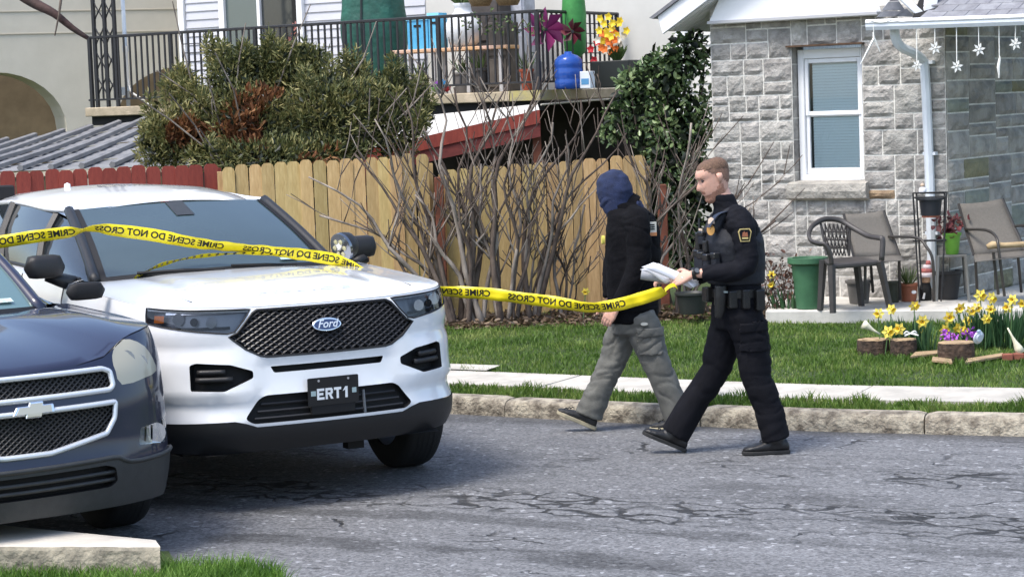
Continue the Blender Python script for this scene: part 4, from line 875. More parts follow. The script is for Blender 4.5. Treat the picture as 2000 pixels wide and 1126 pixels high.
# ================================================================ vehicles
# local frame of a car: u across (to the image right), v towards its tail, w up; front at v = 0
class Shell:
    extra = None
    def __init__(s, half, dFw, dFv, dSw, dSv):
        P = np.array(half, float); out = []
        for i in range(len(P)-1):
            p0 = P[i-1] if i > 0 else P[1]*[-1, 1]; p1 = P[i]; p2 = P[i+1]; p3 = P[min(i+2, len(P)-1)]
            for k in range(12):
                t = k/12; out.append(.5*((2*p1)+(p2-p0)*t+(2*p0-5*p1+4*p2-p3)*t*t+(3*p1-p0-3*p2+p3)*t**3))
        out.append(P[-1]); s.P = np.array(out); s.L = np.concatenate([[0], np.cumsum(np.linalg.norm(np.diff(s.P, axis=0), axis=1))])
        T = np.gradient(s.P, axis=0); T[0] = (1, 0); T[-1] = (-1, 0); T /= np.linalg.norm(T, axis=1, keepdims=True); s.N = np.stack([T[:, 1], -T[:, 0]], 1); s.d = (dFw, dFv, dSw, dSv); s.max = s.L[-1]
    def pt(s, S, w, inset=0.0):
        sg = 1 if S >= 0 else -1; q = abs(S); p = [np.interp(q, s.L, s.P[:, i]) for i in (0, 1)]; n = [np.interp(q, s.L, s.N[:, i]) for i in (0, 1)]
        f = max(0.0, -n[1]); d = f*np.interp(w, s.d[0], s.d[1])+(1-f)*np.interp(w, s.d[2], s.d[3]) + inset + (s.extra(q, w) if s.extra else 0.0)
        return Vector((sg*(p[0]-n[0]*d), p[1]-n[1]*d, w))
    def s_of_v(s, v): return float(np.interp(v, s.P[:len(s.P)*2//3, 1], s.L[:len(s.P)*2//3]))
def dens(poly, step=.035, closed=True):
    out = []; n = len(poly)
    for i in range(n if closed else n-1):
        a, b = poly[i], poly[(i+1) % n]; k = max(1, int(math.hypot(b[0]-a[0], b[1]-a[1])/step))
        out += [(lerp(a[0], b[0], j/k), lerp(a[1], b[1], j/k)) for j in range(k)]
    if not closed: out.append(poly[-1])
    return out
def smoothpoly(poly, n=3):
    P = [Vector((x, y, 0)) for x, y in poly]; m = len(P); out = []
    for i in range(m):
        p0, p1, p2, p3 = P[i-1], P[i], P[(i+1) % m], P[(i+2) % m]
        for k in range(n):
            t = k/n; q = .5*((2*p1)+(p2-p0)*t+(2*p0-5*p1+4*p2-p3)*t*t+(3*p1-p0-3*p2+p3)*t**3); out.append((q.x, q.y))
    return out
def roundpoly(poly, r=.02, n=3):
    out = []; m = len(poly)
    for i in range(m):
        a, b, c = Vector(poly[i-1]), Vector(poly[i]), Vector(poly[(i+1) % m]); d1 = (a-b); d2 = (c-b); k1 = min(r, d1.length*.45); k2 = min(r, d2.length*.45); p = b+d1.normalized()*k1; q = b+d2.normalized()*k2
        for j in range(n+1): t = j/n; w = p*(1-t)**2+b*2*t*(1-t)+q*t*t; out.append((w.x, w.y))
    return out
def sq(x): return math.copysign(abs(x)**.6, x)
def mir(poly): return [(-x, y) for x, y in reversed(poly)]
class Sheet:
    """constrained triangulation of the unrolled body side (s, w); regions become separate parts"""
    def __init__(s, sh, outer, regions, step=.06, fine=None):
        vs = []; ed = []
        def addloop(poly):
            b = len(vs); vs.extend(poly); n = len(poly); ed.extend((b+i, b+(i+1) % n) for i in range(n))
        outer = dens(outer, .05); addloop(outer); s.reg = {}
        for k, poly in regions.items(): p = dens(poly, .03); s.reg[k] = p; addloop(p)
        xs = [p[0] for p in outer]; ys = [p[1] for p in outer]; x = min(xs)
        r = random.Random(1)
        while x < max(xs):
            y = min(ys); st = step if abs(x) < 2.4 else step*3
            while y < max(ys):
                if inpoly(x, y, outer): vs.append((x+r.uniform(-.004, .004), y+r.uniform(-.004, .004)))
                y += step*.8
            x += st
        res = delaunay_2d_cdt([Vector(v) for v in vs], ed, [], 0, 1e-5); s.V = [(v.x, v.y) for v in res[0]]; s.F = {'body': []}; s.sh = sh
        for k in regions: s.F[k] = []
        for f in res[2]:
            cx = sum(s.V[i][0] for i in f)/len(f); cy = sum(s.V[i][1] for i in f)/len(f)
            if not inpoly(cx, cy, outer): continue
            key = next((k for k in regions if inpoly(cx, cy, s.reg[k])), 'body'); s.F[key].append(tuple(f))
    def part(s, key, inset=0.0, rim=False, rim0=0.0):
        mb = MB(); used = {}; 
        for f in s.F[key]:
            q = []
            for i in f:
                if i not in used: used[i] = len(mb.v); mb.v.append(tuple(s.sh.pt(*s.V[i], inset)))
                q.append(used[i])
            mb.f.append(tuple(q))
        if rim:
            p = s.reg[key]; n = len(p); mb.add([s.sh.pt(x, y, rim0) for x, y in p]+[s.sh.pt(x, y, inset) for x, y in p], [(i, (i+1) % n, n+(i+1) % n, n+i) for i in range(n)])
        return mb
def text_mesh(txt, size=1.0, shear=0.0, bold=0.0, extrude=0.0, space=1.0):
    cu = bpy.data.curves.new('txt', 'FONT'); cu.body = txt; cu.size = size; cu.shear = shear; cu.offset = bold; cu.extrude = extrude; cu.align_x = 'CENTER'; cu.align_y = 'CENTER'; cu.space_character = space; cu.resolution_u = 3
    o = bpy.data.objects.new('txt', cu); COL.objects.link(o); bpy.context.view_layer.update(); dg = bpy.context.evaluated_depsgraph_get(); me = bpy.data.meshes.new_from_object(o.evaluated_get(dg)); bpy.data.objects.remove(o, do_unlink=True)
    V = [v.co.copy() for v in me.vertices]; Fs = [tuple(p.vertices) for p in me.polygons]; bpy.data.meshes.remove(me); return V, Fs
M_carwhite = mat('white_car_paint', (.78, .79, .80), .32, spec=.5, coat=1.0, coatr=.04, var=.02, scale=3)
M_carblue = mat('navy_car_paint', (.012, .015, .040), .35, spec=.4, coat=.8, coatr=.05, metal=0.0, var=.1, scale=300)
M_black = mat('black_plastic', (.018, .018, .019), .45, bump=.15, bscale=300); M_blackm = mat('matte_black', (.006, .006, .007), .7)
M_greypl = mat('grey_bumper_plastic', (.035, .037, .038), .5, var=.15, scale=20, bump=.15, bscale=200)
M_tyre = mat('tyre_rubber', (.012, .012, .012), .75, bump=.3, bscale=120); M_rim = mat('wheel_metal', (.25, .25, .26), .35, .8)
M_chrome = mat('chrome', (.80, .82, .84), .12, 1.0); M_chromesoft = mat('bright_trim', (.72, .74, .77), .25, .35)
M_wglass = mat('windscreen_glass', (.050, .074, .082), .03, spec=.7, ior=1.55, var=.1, scale=1.5); M_sglass = mat('side_glass', (.022, .028, .032), .03, spec=1.0, ior=1.6)
M_lens = glassmat('lens_cover', (.95, .96, .97), 1.5, .02); M_amber = mat('amber', (.55, .15, .02), .3); M_refl = mat('reflector', (.62, .65, .70), .18, .7)
M_lampgrey = mat('lamp_housing', (.16, .17, .19), .3, .3)
def wheel(parent, u, v, r=.38, wd=.25, sgn=1, steer=0.0):
    w = empty('wheel', (u, v, r)); w.parent = parent; w.rotation_euler = (0, 0, steer)
    pr_ = [(r*.62, -wd/2), (r*.9, -wd/2), (r*.975, -wd*.42), (r, -wd*.32), (r, wd*.32), (r*.975, wd*.42), (r*.9, wd/2), (r*.62, wd/2)]
    t = MB().lathe(pr_, (0, 0, 0), 48, 'x', cap=False).build('tyre', M_tyre, w, smooth=True, sharp=40)
    for k in (-.2, -.07, .07, .2): MB().lathe([(r+.002, k*wd-.004), (r+.002, k*wd+.004)], (0, 0, 0), 48, 'x', cap=False).build('tread_groove', M_blackm, w)
    x0 = sgn*wd*.36
    MB().lathe([(r*.63, -wd*.45), (r*.6, 0), (r*.63, wd*.45)], (0, 0, 0), 32, 'x', cap=False).build('rim', M_rim, w, smooth=True)
    sp = MB()
    for k in range(5): a = 2*PI*k/5; sp.box((x0, math.cos(a)*r*.33, math.sin(a)*r*.33), (.03, .10, r*.58), Matrix.Rotation(a-PI/2, 3, 'X'))
    sp.lathe([(r*.18, -.03), (r*.16, .03)], (x0, 0, 0), 12, 'x'); sp.build('spokes', M_rim, w); return w
def arch_poly(sc, wc, rx, ry, wb, n=18): return [(sc-rx, wb)] + [(sc-rx*math.cos(PI*k/n)*(1 if True else 0), wc+ry*math.sin(PI*k/n)) for k in range(n+1)] + [(sc+rx, wb)]
def lattice(sh, poly, m, parent, inset, du, dw, r, name='grille_mesh', slope=None):
    """diamond net clipped to a polygon of the body sheet"""
    xs = [p[0] for p in poly]; ys = [p[1] for p in poly]; mb = MB(); H_ = max(ys)-min(ys)
    for sg in (1, -1):
        x = min(xs)-H_*du/dw
        while x < max(xs)+H_*du/dw:
            seg = []; N_ = 26
            for k in range(N_+1):
                w = lerp(min(ys), max(ys), k/N_); s_ = x + sg*(w-min(ys))*du/dw
                if inpoly(s_, w, poly): seg.append(sh.pt(s_, w, inset))
                else:
                    if len(seg) > 1: mb.tube(seg, r, 4)
                    seg = []
            if len(seg) > 1: mb.tube(seg, r, 4)
            x += du
    return tag(mb.build(name, m, parent), kind='stuff')
def hood_patch(sh, SC, wtop, K, bulge, front=.0, n=48, m=14):
    P = []
    for i in range(n+1):
        s_ = lerp(-SC, SC, i/n); e = sh.pt(s_, wtop(abs(s_))+.006); k = K(lerp(-1, 1, i/n)); row = []
        for j in range(m+1):
            r = (j/m)**1.15; p = e.lerp(k, r); p.z += bulge(p.x, r, s_); row.append(p)
        P.append([e+Vector((0, .012, -.030)), e+Vector((0, .0, -.012))]+row)
    return MB().grid(P)

# ---------------------------------------------------------------- white police utility vehicle
suv = empty('police_suv', (-1.02, 11.85, 0), R_(28), 'white police SUV with black grille and ERT1 plate, draped with yellow tape', 'car')
EX = Shell([(0, 0), (.3, .012), (.55, .055), (.75, .15), (.88, .29), (.955, .5), (.985, .8), (1.0, 1.3), (1.0, 3.4), (.97, 4.4), (.88, 4.85), (.6, 5.02), (0, 5.05)],
           [.2, .36, .44, .52, .6, .7, .85, 1.0, 1.1, 1.16], [.16, .06, .0, -.012, .006, .0, .018, .035, .055, .085], [.25, .4, .6, .85, 1.0, 1.1, 1.2, 1.3], [.05, .0, .012, 0, .0, .015, .04, .07])
def _ss(x, a, b): t = min(1, max(0, (x-a)/(b-a))); return t*t*(3-2*t)
def suv_extra(a, w):
    if a > 1.3: return .012*math.exp(-((w-.62)/.12)**2)*_ss(a, 1.9, 2.4)
    k = .020*math.exp(-((w-.915)/.038)**2)*_ss(a, .50, .62)*(1-_ss(a, 1.0, 1.25))            # hollow between lamp and fog recess
    k += .014*_ss(w, .655, .675)*(1-_ss(w, .835, .855))*(1-_ss(a, .375, .43))                     # centre panel set back
    k -= .016*math.exp(-((w-(.668-.10*max(0, .62-a)))/.022)**2)*_ss(a, .40, .50)*(1-_ss(a, .98, 1.15))  # lip under the fog recess
    k += .016*math.exp(-((w-.595)/.05)**2)*_ss(a, .52, .62)*(1-_ss(a, 1.0, 1.15)); return k
EX.extra = suv_extra
sW = EX.s_of_v(.95); sW2 = EX.s_of_v(3.98)
wt = lambda s_: interp(s_, [0, .43, 1.12, 1.5, EX.s_of_v(1.7), 4.5, 6.5], [1.128, 1.130, 1.150, 1.165, 1.205, 1.235, 1.26])
SM = EX.max-.01
outer = [(x, interp(abs(x), [0, .7, .98, 1.05, sW+.6, sW2-.5, 9], [.335, .335, .345, .36, .30, .30, .34])) for x in np.linspace(-SM, SM, 121)] + [(x, wt(abs(x))) for x in np.linspace(SM, -SM, 161)]
hl_ = [(1.12, 1.143), (.80, 1.130), (.435, 1.124), (.478, 1.068), (.535, 1.006), (.58, .998), (.744, 1.014), (.987, 1.044), (1.10, 1.060)]
gr_ = [(-.40, 1.116), (.40, 1.116), (.43, 1.10), (.468, 1.058), (.522, 1.0), (.572, .980), (.48, .908), (.40, .868), (.36, .860), (0, .858)]; gr_ = [(x, y) for x, y in gr_[1:]] + [(-x, y) for x, y in reversed(gr_[1:-1])]
fg_ = roundpoly([(.800, .834), (.764, .846), (.57, .830), (.447, .790), (.447, .752), (.571, .702), (.606, .687), (.795, .695)], .012)
sl2 = roundpoly([(-.345, .806), (.345, .806), (.325, .770), (-.325, .770)], .01); lg_ = roundpoly([(-.385, .652), (.385, .652), (.425, .632), (.505, .530), (.46, .500), (-.46, .500), (-.505, .530), (-.425, .632)], .02)
ar_ = arch_poly(sW, .40, .50, .50, .28); ar2 = arch_poly(sW2, .40, .50, .50, .28)
bl_ = [(x, .30) for x in np.linspace(-sW+.49, sW-.49, 30)] + [(sW-.485, .512)] + [(.56, .520), (.50, .505), (.44, .482), (-.44, .482), (-.50, .505), (-.56, .520)] + [(-sW+.485, .512)]
regs = {'headlight_r': hl_, 'headlight_l': mir(hl_), 'grille': gr_, 'fog_r': fg_, 'fog_l': mir(fg_), 'slot': sl2, 'lower': lg_, 'arch1': ar_, 'arch2': mir(ar_), 'arch3': ar2, 'arch4': mir(ar2), 'black': bl_}
SH = Sheet(EX, outer, regs, .05)
body = SH.part('body').build('body', M_carwhite, suv, smooth=True, sharp=60, fix=False)
lowb = SH.part('black', -.006).build('lower_bumper', M_black, suv, smooth=True, fix=False)
for k in ('fog_l', 'fog_r'):
    SH.part(k, .07, True).build('fog_recess', M_blackm, suv, fix=False); pl = SH.reg[k]; cx = sum(p[0] for p in pl)/len(pl); sg = 1 if cx > 0 else -1
    b = MB()
    for w0, w1, a0, a1 in ((.775, .808, .60, .76), (.735, .765, .56, .77)):
        pts = [EX.pt(sg*lerp(a0, a1, q/6), lerp(w0, w1, .5), .02) for q in range(7)]; b.tube(pts, .017, 6)
    b.build('fog_vane', M_black, suv, smooth=True)
SH.part('slot', .05, True).build('air_slot', M_blackm, suv, fix=False); SH.part('lower', .05, True).build('lower_grille', M_blackm, suv, fix=False)
for w_ in (.525, .562, .60): MB().tube([EX.pt(x, w_, .02) for x in np.linspace(-.45+max(0, (w_-.53))*.6, .45-max(0, (w_-.53))*.6, 15)], .008, 5).build('grille_bar', M_black, suv)
MB().tube([EX.pt(.20, w_, .012) for w_ in (.50, .56, .63)], .008, 5).build('sensor_strip', M_lampgrey, suv)
SH.part('grille', .045, True).build('grille_back', M_blackm, suv, fix=False)
lattice(EX, gr_, mat('grille_black', (.022, .022, .024), .35), suv, .012, .052, .030, .0062)
ed_ = gr_ + [gr_[0]]; MB().tube([EX.pt(x, y, .004) for x, y in dens(gr_, .05)] + [EX.pt(*gr_[0], .004)], .008, 5).build('grille_frame', M_black, suv)
MB().prism([(-.29, .868), (.29, .868), (.30, .985), (-.30, .985)], lambda x, w, d: EX.pt(x, w, d), .020, .032).build('camera_panel', M_blackm, suv)
# badge
bd = MB(); 
def oval(a, b, n=28): return [(a*math.cos(2*PI*k/n), b*math.sin(2*PI*k/n)) for k in range(n)]
fE = lambda x, w, d: EX.pt(x, 1.012+w, d)
badge = MB().prism(oval(.088, .037), fE, -.012, .01).build('badge', M_chrome, suv, bevel=.003)
MB().prism(oval(.078, .029), fE, -.0135, -.011).build('badge_field', mat('badge_blue', (.012, .03, .12), .3, coat=1), badge)
V, Fs = text_mesh('Ford', .062, .35, .0009); MB().add([fE(v.x, v.y+.003, -.0145) for v in V], Fs).build('badge_lettering', M_chromesoft, badge, fix=False)
# plate ERT1
pf = lambda x, w, d: EX.pt(0, .648, 0) + Vector((x, -.022+d-.10*w*.3, w-.0))
plate_ = MB().prism(roundpoly([(-.152, -.078), (.152, -.078), (.152, .078), (-.152, .078)], .008), pf, -.004, .004).build('licence_plate', mat('plate_black', (.012, .012, .013), .35), suv)
MB().prism([(-.13, -.125), (.13, -.125), (.13, -.075), (-.13, -.075)], pf, -.0, .02).build('plate_bracket', M_blackm, suv)
M_pw = mat('plate_white', (.78, .80, .80), .4); LT = {'E': [(0, 0, .3, 1), (0, .78, 1, 1), (0, .39, .85, .61), (0, 0, 1, .22)], 'R': [(0, 0, .3, 1), (0, .78, .9, 1), (0, .40, .9, .60), (.68, .5, 1, .9)], 'T': [(0, .76, 1, 1), (.34, 0, .66, 1)], '1': [(.38, 0, .72, 1)]}
x = -.100
for ch_ in 'ERT1':
    mb = MB(); w_, h_ = .044, .062; d0 = -.0062; k_ = 0
    for a0, b0, a1, b1 in LT[ch_]: mb.add([pf(x+q_[0]*w_, -.045+q_[1]*h_, d0-.0003*k_) for q_ in ((a0, b0), (a1, b0), (a1, b1), (a0, b1))], [(0, 1, 2, 3)]); k_ += 1
    if ch_ == 'R': mb.add([pf(x+q_[0]*w_, -.045+q_[1]*h_, d0-.0015) for q_ in ((.42, .45), (.70, 0), (1.06, 0), (.72, .45))], [(0, 1, 2, 3)])
    if ch_ == '1': mb.add([pf(x+q_[0]*w_, -.045+q_[1]*h_, d0-.0015) for q_ in ((.02, .60), (.40, .72), (.55, 1.0), (.38, 1.0))], [(0, 1, 2, 3)])
    mb.build('plate_letter', M_pw, plate_, fix=False); x += .051
for a, b in ((-.135, -.106), (.112, .138)): MB().prism([(a, -.022), (b, -.022), (b, .006), (a, .006)], pf, -.0056, -.005).build('plate_stripe', mat('plate_stripe', (.35, .45, .45), .4), plate_)
for x in (-.089, .089): MB().lathe([(.007, -.009), (.007, -.004)], tuple(pf(x, .061, 0)), 8, 'y').build('screw', M_chrome, plate_)
# headlights: housing, projectors, amber marker, clear cover
for k, sg in (('headlight_r', 1), ('headlight_l', -1)):
    h = SH.part(k, .06, True).build('headlight', M_lampgrey, suv, fix=False)
    for s_, w_, r_ in ((.90, 1.082, .030), (.68, 1.062, .028), (.79, 1.066, .02)):
        p = EX.pt(sg*s_, w_, .042); MB().lathe([(r_*.3, .012), (r_, -.018), (r_*1.15, -.022)], tuple(p), 14, 'y').build('projector', M_refl if r_ > .025 else M_blackm, h)
    MB().grid([[EX.pt(sg*s_, w_, .03) for s_ in (.99, 1.03, 1.07)] for w_ in (1.06, 1.08, 1.10)]).build('marker', M_amber, h)
    MB().grid([[EX.pt(sg*s_, w_, .03) for s_ in np.linspace(.5, .98, 9)] for w_ in (1.118, 1.106)]).build('light_bar', M_refl, h)
    MB().grid([[EX.pt(sg*s_, w_, .028+.01*math.sin(s_*40)) for s_ in np.linspace(.56, .98, 15)] for w_ in (1.02, 1.036)]).build('lamp_trim', M_blackm, h)
    SH.part(k, .002).build('lens', M_lens, h, smooth=True, fix=False)
    MB().tube([EX.pt(x, y, .0) for x, y in SH.reg[k]] + [EX.pt(*SH.reg[k][0], 0)], .0045, 4).build('lamp_seal', M_blackm, h)
# hood with raised centre and creases
cowl = lambda t: Vector((t*.80, 1.50+.20*t*t, 1.235-.03*t*t))
def bulge(x, r, s_):
    a = abs(x); c = .030*math.sin(PI*min(1, r)**.8)*(1-(a/.95)**2); dome = .020*(1-1/(1+math.exp(-(a-.46)/.018)))*min(1, r*3.0)*max(0, 1-r*.6); rib = .010*math.exp(-((a-.62)/.05)**2)*math.sin(PI*r); return max(0, c)+dome+rib
hood = hood_patch(EX, EX.s_of_v(1.72), wt, cowl, bulge).build('hood', M_carwhite, suv, smooth=True, sharp=70, fix=False)
for t_ in (-.35, .35): MB().tube([Vector((t_-.10, .72, 1.225)), Vector((t_+.1, .74, 1.226))], .005, 4)
# faint ghost of removed lettering on the hood
V, Fs = text_mesh('POLICE', .15, 0, .002, 0, 1.25)
def hoodpt(x, v):
    k = EX.s_of_v(.1); e = EX.pt(x*1.02, wt(abs(x)))+Vector((0, 0, .006)); c_ = cowl(x/.8); r = (v-e.y)/(c_.y-e.y); p = e.lerp(c_, r); p.z += bulge(p.x, r, x)+.0022; return p
MB().add([hoodpt(v.x, .34+v.y*.55) for v in V], Fs).build('ghost_lettering', mat('ghost_lettering', (.62, .63, .65), .4, coat=.6), hood, fix=False)
for sg in (-1, 1): MB().tube([hoodpt(sg*u_, v_)+Vector((0, 0, .0)) for u_, v_ in zip(np.linspace(.70, .80, 14), np.linspace(.34, 1.60, 14))], .004, 4).build('hood_gap', M_blackm, hood)
# greenhouse
wb = lambda t: Vector((t*.775, 1.52+.20*t*t, 1.225-.03*t*t)); wtp = lambda t: Vector((t*.655, 2.50+.09*t*t, 1.632-.022*t*t))
def ruled(a, b, t0, t1, n, m, bul=Vector((0, 0, 0))): return [[a(lerp(t0, t1, i/n)).lerp(b(lerp(t0, t1, i/n)), j/m)+bul*math.sin(PI*j/m) for j in range(m+1)] for i in range(n+1)]
MB().grid(ruled(wb, wtp, -1, 1, 24, 10, Vector((0, -.025, .015)))).build('windscreen', M_wglass, suv, smooth=True, fix=False)
o_ = Vector((0, -.006, .004))
for t0, t1 in ((-1, -.93), (.93, 1)): MB().grid([[p+o_ for p in r] for r in ruled(wb, wtp, t0, t1, 2, 10, Vector((0, -.025, .015)))]).build('windscreen_border', M_blackm, suv, fix=False)
MB().grid([[wb(t).lerp(wtp(t), q)+Vector((0, -.025, .015))*math.sin(PI*q)+o_ for q in (0.0, .06)] for t in np.linspace(-1, 1, 25)]).build('windscreen_border', M_blackm, suv, fix=False)
MB().grid([[wb(t).lerp(wtp(t), q)+Vector((0, -.025, .015))*math.sin(PI*q)+o_ for q in (.78, 1.0)] for t in (-.09, -.03, .03, .09)]).build('camera_shroud', M_greypl, suv, fix=False)
# dashboard sticker and wiper arms
for t0, t1, q in ((-.72, -.05, .035), (.02, .6, .03)):
    MB().tube([wb(t0).lerp(wtp(t0), q+.012)+Vector((0, -.04, .02)), wb((t0+t1)/2).lerp(wtp(0), q)+Vector((0, -.05, .02)), wb(t1).lerp(wtp(t1), q-.02)+Vector((0, -.04, .015))], .010, 5).build('wiper', M_blackm, suv)
MB().grid([[wb(t).lerp(wtp(t), q)+Vector((0, -.02, .012)) for q in (.10, .125)] for t in (.52, .6, .7)]).build('windscreen_sticker', mat('pale_sticker', (.45, .62, .60), .4), suv, fix=False)
RB = 4.55
rl_ = lambda t, v: Vector((t*interp(v, [2.5, 3.2, 4.6], [.665, .70, .68]), v+.09*t*t*max(0, (3.0-v)), interp(v, [2.5, 2.9, 3.4, 4.0, 4.6, 4.8], [1.640, 1.690, 1.722, 1.722, 1.690, 1.66])-.055*t*t-.03*t**8))
MB().grid([[rl_(t, v) for t in np.linspace(-1, 1, 21)] for v in np.linspace(2.5, 4.75, 16)]).build('roof', M_carwhite, suv, smooth=True, fix=False)
for sg in (-1, 1):
    f = lambda v: EX.pt(sg*EX.s_of_v(v), wt(EX.s_of_v(v)))
    belt = lambda v: f(v).lerp(Vector((sg*.84, v, wt(EX.s_of_v(v))+.03)), .75)
    MB().grid([[f(v), belt(v)] for v in np.linspace(1.70, 4.75, 20)]).build('shoulder', M_carwhite, suv, smooth=True, fix=False)
    top = lambda v: rl_(sg*1.0, max(2.5, v))+Vector((sg*.012, 0, -.012)) if v >= 2.5 else wb(sg).lerp(wtp(sg), (v-1.72)/(2.59-1.72))
    vs_ = np.linspace(1.74, 4.70, 30)
    MB().grid([[belt(v).lerp(top(v), q)+Vector((sg*.03*math.sin(PI*q), 0, 0)) for q in np.linspace(0, 1, 6)] for v in vs_]).build('side_glass', M_sglass, suv, smooth=True, fix=False)
    pth = [wb(sg)+Vector((sg*.01, .0, .01)), wb(sg).lerp(wtp(sg), .5)+Vector((sg*.012, -.018, .012)), wtp(sg)+Vector((sg*.015, 0, 0)), rl_(sg, 3.0)+Vector((sg*.01, 0, 0)), rl_(sg, 3.8)+Vector((sg*.01, 0, 0)), rl_(sg, 4.7)]
    MB().tube(cat_spline(pth[:3], 5), .034, 8).build('a_pillar', M_black, suv, smooth=True)
    MB().tube(cat_spline(pth[2:], 5), .018, 6).build('roof_rail', M_carwhite, suv, smooth=True)
    MB().tube([belt(v)+Vector((sg*.012, 0, .004)) for v in np.linspace(1.72, 4.6, 12)], .012, 5).build('belt_moulding', M_black, suv)
    for v0 in (2.62, 3.62): MB().tube([belt(v0)+Vector((sg*.01, 0, 0)), belt(v0).lerp(top(v0+.1), .5)+Vector((sg*.04, 0.02, 0)), top(v0+.12)+Vector((sg*.01, 0, 0))], .035, 6).build('window_pillar', M_black, suv)
    for v0 in (1.78, 2.72, 3.65):   # door gaps
        s0 = EX.s_of_v(v0); MB().tube([EX.pt(sg*s0, w_, -.001) for w_ in np.linspace(.42, wt(s0), 10)], .004, 4).build('door_gap', M_blackm, suv)
    mc = Vector((-1.10, 1.74, 1.315)) if sg < 0 else Vector((.985, 1.82, 1.30))
    mm = MB(); P = []
    for i in range(9):
        q = i/8; x = lerp(-.12, .125, q); sc_ = (1-abs(2*q-1)**6)**.5*.85+.15
        P.append([mc+Vector((sg*x, -.045+sq(math.cos(a))*.060*sc_, sq(math.sin(a))*.078*sc_*(1 if math.sin(a) > 0 else .8))) for a in np.linspace(0, 2*PI, 14, endpoint=False)])
    mm.grid(P, wrap=True); mm.f.append(tuple(range(13, -1, -1))); mm.f.append(tuple(8*14+k for k in range(14))); mr = mm.build('mirror', M_black, suv, smooth=True, sharp=60)
    MB().tube([Vector((sg*.90, 1.78, 1.20)), Vector((sg*1.0, 1.73, 1.23)), mc+Vector((-sg*.02, 0, -.05))], [.05, .04, .035], 8).build('mirror_arm', M_black, mr, smooth=True)
    MB().grid([[EX.pt(sg*s_, w_, .10+.30*0) for s_ in np.linspace(sW-.5, sW+.5, 3)] for w_ in (.3, .9)])
    wheel(suv, sg*.86, .95, sgn=sg); wheel(suv, sg*.86, 3.98, sgn=sg)
MB().add([Vector((-.74, .42, .30)), Vector((.74, .42, .30)), Vector((.85, 4.8, .30)), Vector((-.85, 4.8, .30)), Vector((-.62, .42, 1.05)), Vector((.62, .42, 1.05)), Vector((.62, 4.8, 1.05)), Vector((-.62, 4.8, 1.05))], [(3, 2, 1, 0), (4, 5, 6, 7), (0, 1, 5, 4), (1, 2, 6, 5), (2, 3, 7, 6), (3, 0, 4, 7)]).build('underbody', M_blackm, suv)
MB().add([Vector((-.7, .10, .335)), Vector((.7, .10, .335)), Vector((.80, .5, .32)), Vector((-.80, .5, .32))], [(0, 1, 2, 3)]).build('skid_plate', M_blackm, suv)
MB().box((.30, .42, .27), (.10, .08, .06)).build('tow_hook', M_blackm, suv)
MB().grid([[Vector((t*.70, 4.74+.2*(1-q), lerp(1.25, 1.65, q))) for t in np.linspace(-1, 1, 5)] for q in (0, .5, 1)]).build('rear_glass', M_sglass, suv)
# spotlight by the far pillar, roof antennas, light box
sp_ = Vector((.80, 1.60, 1.325)); z0 = Vector((0, 0, 0))
spot = MB().lathe([(.001, .10), (.045, .095), (.078, .065), (.092, .02), (.093, -.02)], (0, 0, 0), 18, 'y').build('spotlight', M_black, suv, smooth=True, sharp=50)
spot.location = sp_; spot.rotation_euler = (R_(14), 0, R_(-72))
MB().lathe([(.001, -.028), (.05, -.03), (.078, -.022), (.094, -.02), (.094, .0)], (0, 0, 0), 18, 'y').build('spotlight_face', mat('smoked_chrome', (.30, .31, .33), .18, 1.0), spot, smooth=True, sharp=40)
for k in range(6): a = k*PI/3; MB().lathe([(.001, -.036), (.016, -.032), (.016, -.02)], (.045*math.cos(a), 0, .045*math.sin(a)), 8, 'y').build('led', mat('led_yellow', (.45, .42, .25), .2), spot)
MB().tube([Vector((0, .03, -.07)), Vector((-.03, .06, -.13))], .018, 6).build('spotlight_bracket', M_black, spot)
def roof_at(px, py, v):
    o = suv.location; a = R_(28); n = Vector((-math.sin(a), math.cos(a), 0)); p = atplane(px, py, Vector(o)+n*v, n)-Vector(o); return Vector((p.x*math.cos(a)+p.y*math.sin(a), v, p.z))
c_ = roof_at(132, 372, 3.9); MB().lathe([(.03, 0), (.025, .04), (.022, .075), (.001, .085)], (c_.x, 3.9, c_.z-.03), 10).build('antenna', mat('antenna_white', (.8, .8, .8), .4), suv, smooth=True)
c_ = roof_at(262, 368, 3.9); MB().lathe([(.035, 0), (.03, .02), (.001, .03)], (c_.x, 3.9, c_.z-.02), 10).build('antenna_base', M_greypl, suv)
c_ = roof_at(5, 376, 4.4); MB().box((c_.x-.1, 4.4, c_.z), (.35, .12, .10)).build('rear_light_box', M_blackm, suv, bevel=.01)
# ---------------------------------------------------------------- navy crossover in the foreground
nav = empty('navy_suv', (-2.34, 10.165, 0), R_(34), 'dark navy SUV with chrome bowtie emblem and mesh grilles in the left foreground', 'car')
TR_ = Shell([(0, 0), (.3, .02), (.55, .075), (.75, .18), (.88, .33), (.955, .55), (.985, .85), (.995, 1.3), (.995, 3.4), (.97, 4.5), (.88, 4.95), (.6, 5.15), (0, 5.2)],
            [.2, .3, .45, .53, .6, .8, .95, 1.05, 1.12], [.07, .02, -.012, -.018, .0, .015, .05, .10, .16], [.25, .4, .6, .85, 1.0, 1.1, 1.2], [.05, .02, .005, 0, .005, .02, .05])
tW = TR_.s_of_v(1.02); tW2 = TR_.s_of_v(4.04)
wt2 = lambda s_: interp(s_, [0, .3, .56, .62, 1.0, 1.4, TR_.s_of_v(1.75), 6.7], [.985, .995, 1.03, 1.135, 1.145, 1.13, 1.15, 1.22])
wt2 = lambda s_: interp(s_, [0, .3, .50, .60, .75, 1.0, 1.4, TR_.s_of_v(1.75), 6.7], [.985, .995, 1.02, 1.06, 1.10, 1.12, 1.12, 1.15, 1.22])
SM2 = TR_.max-.01
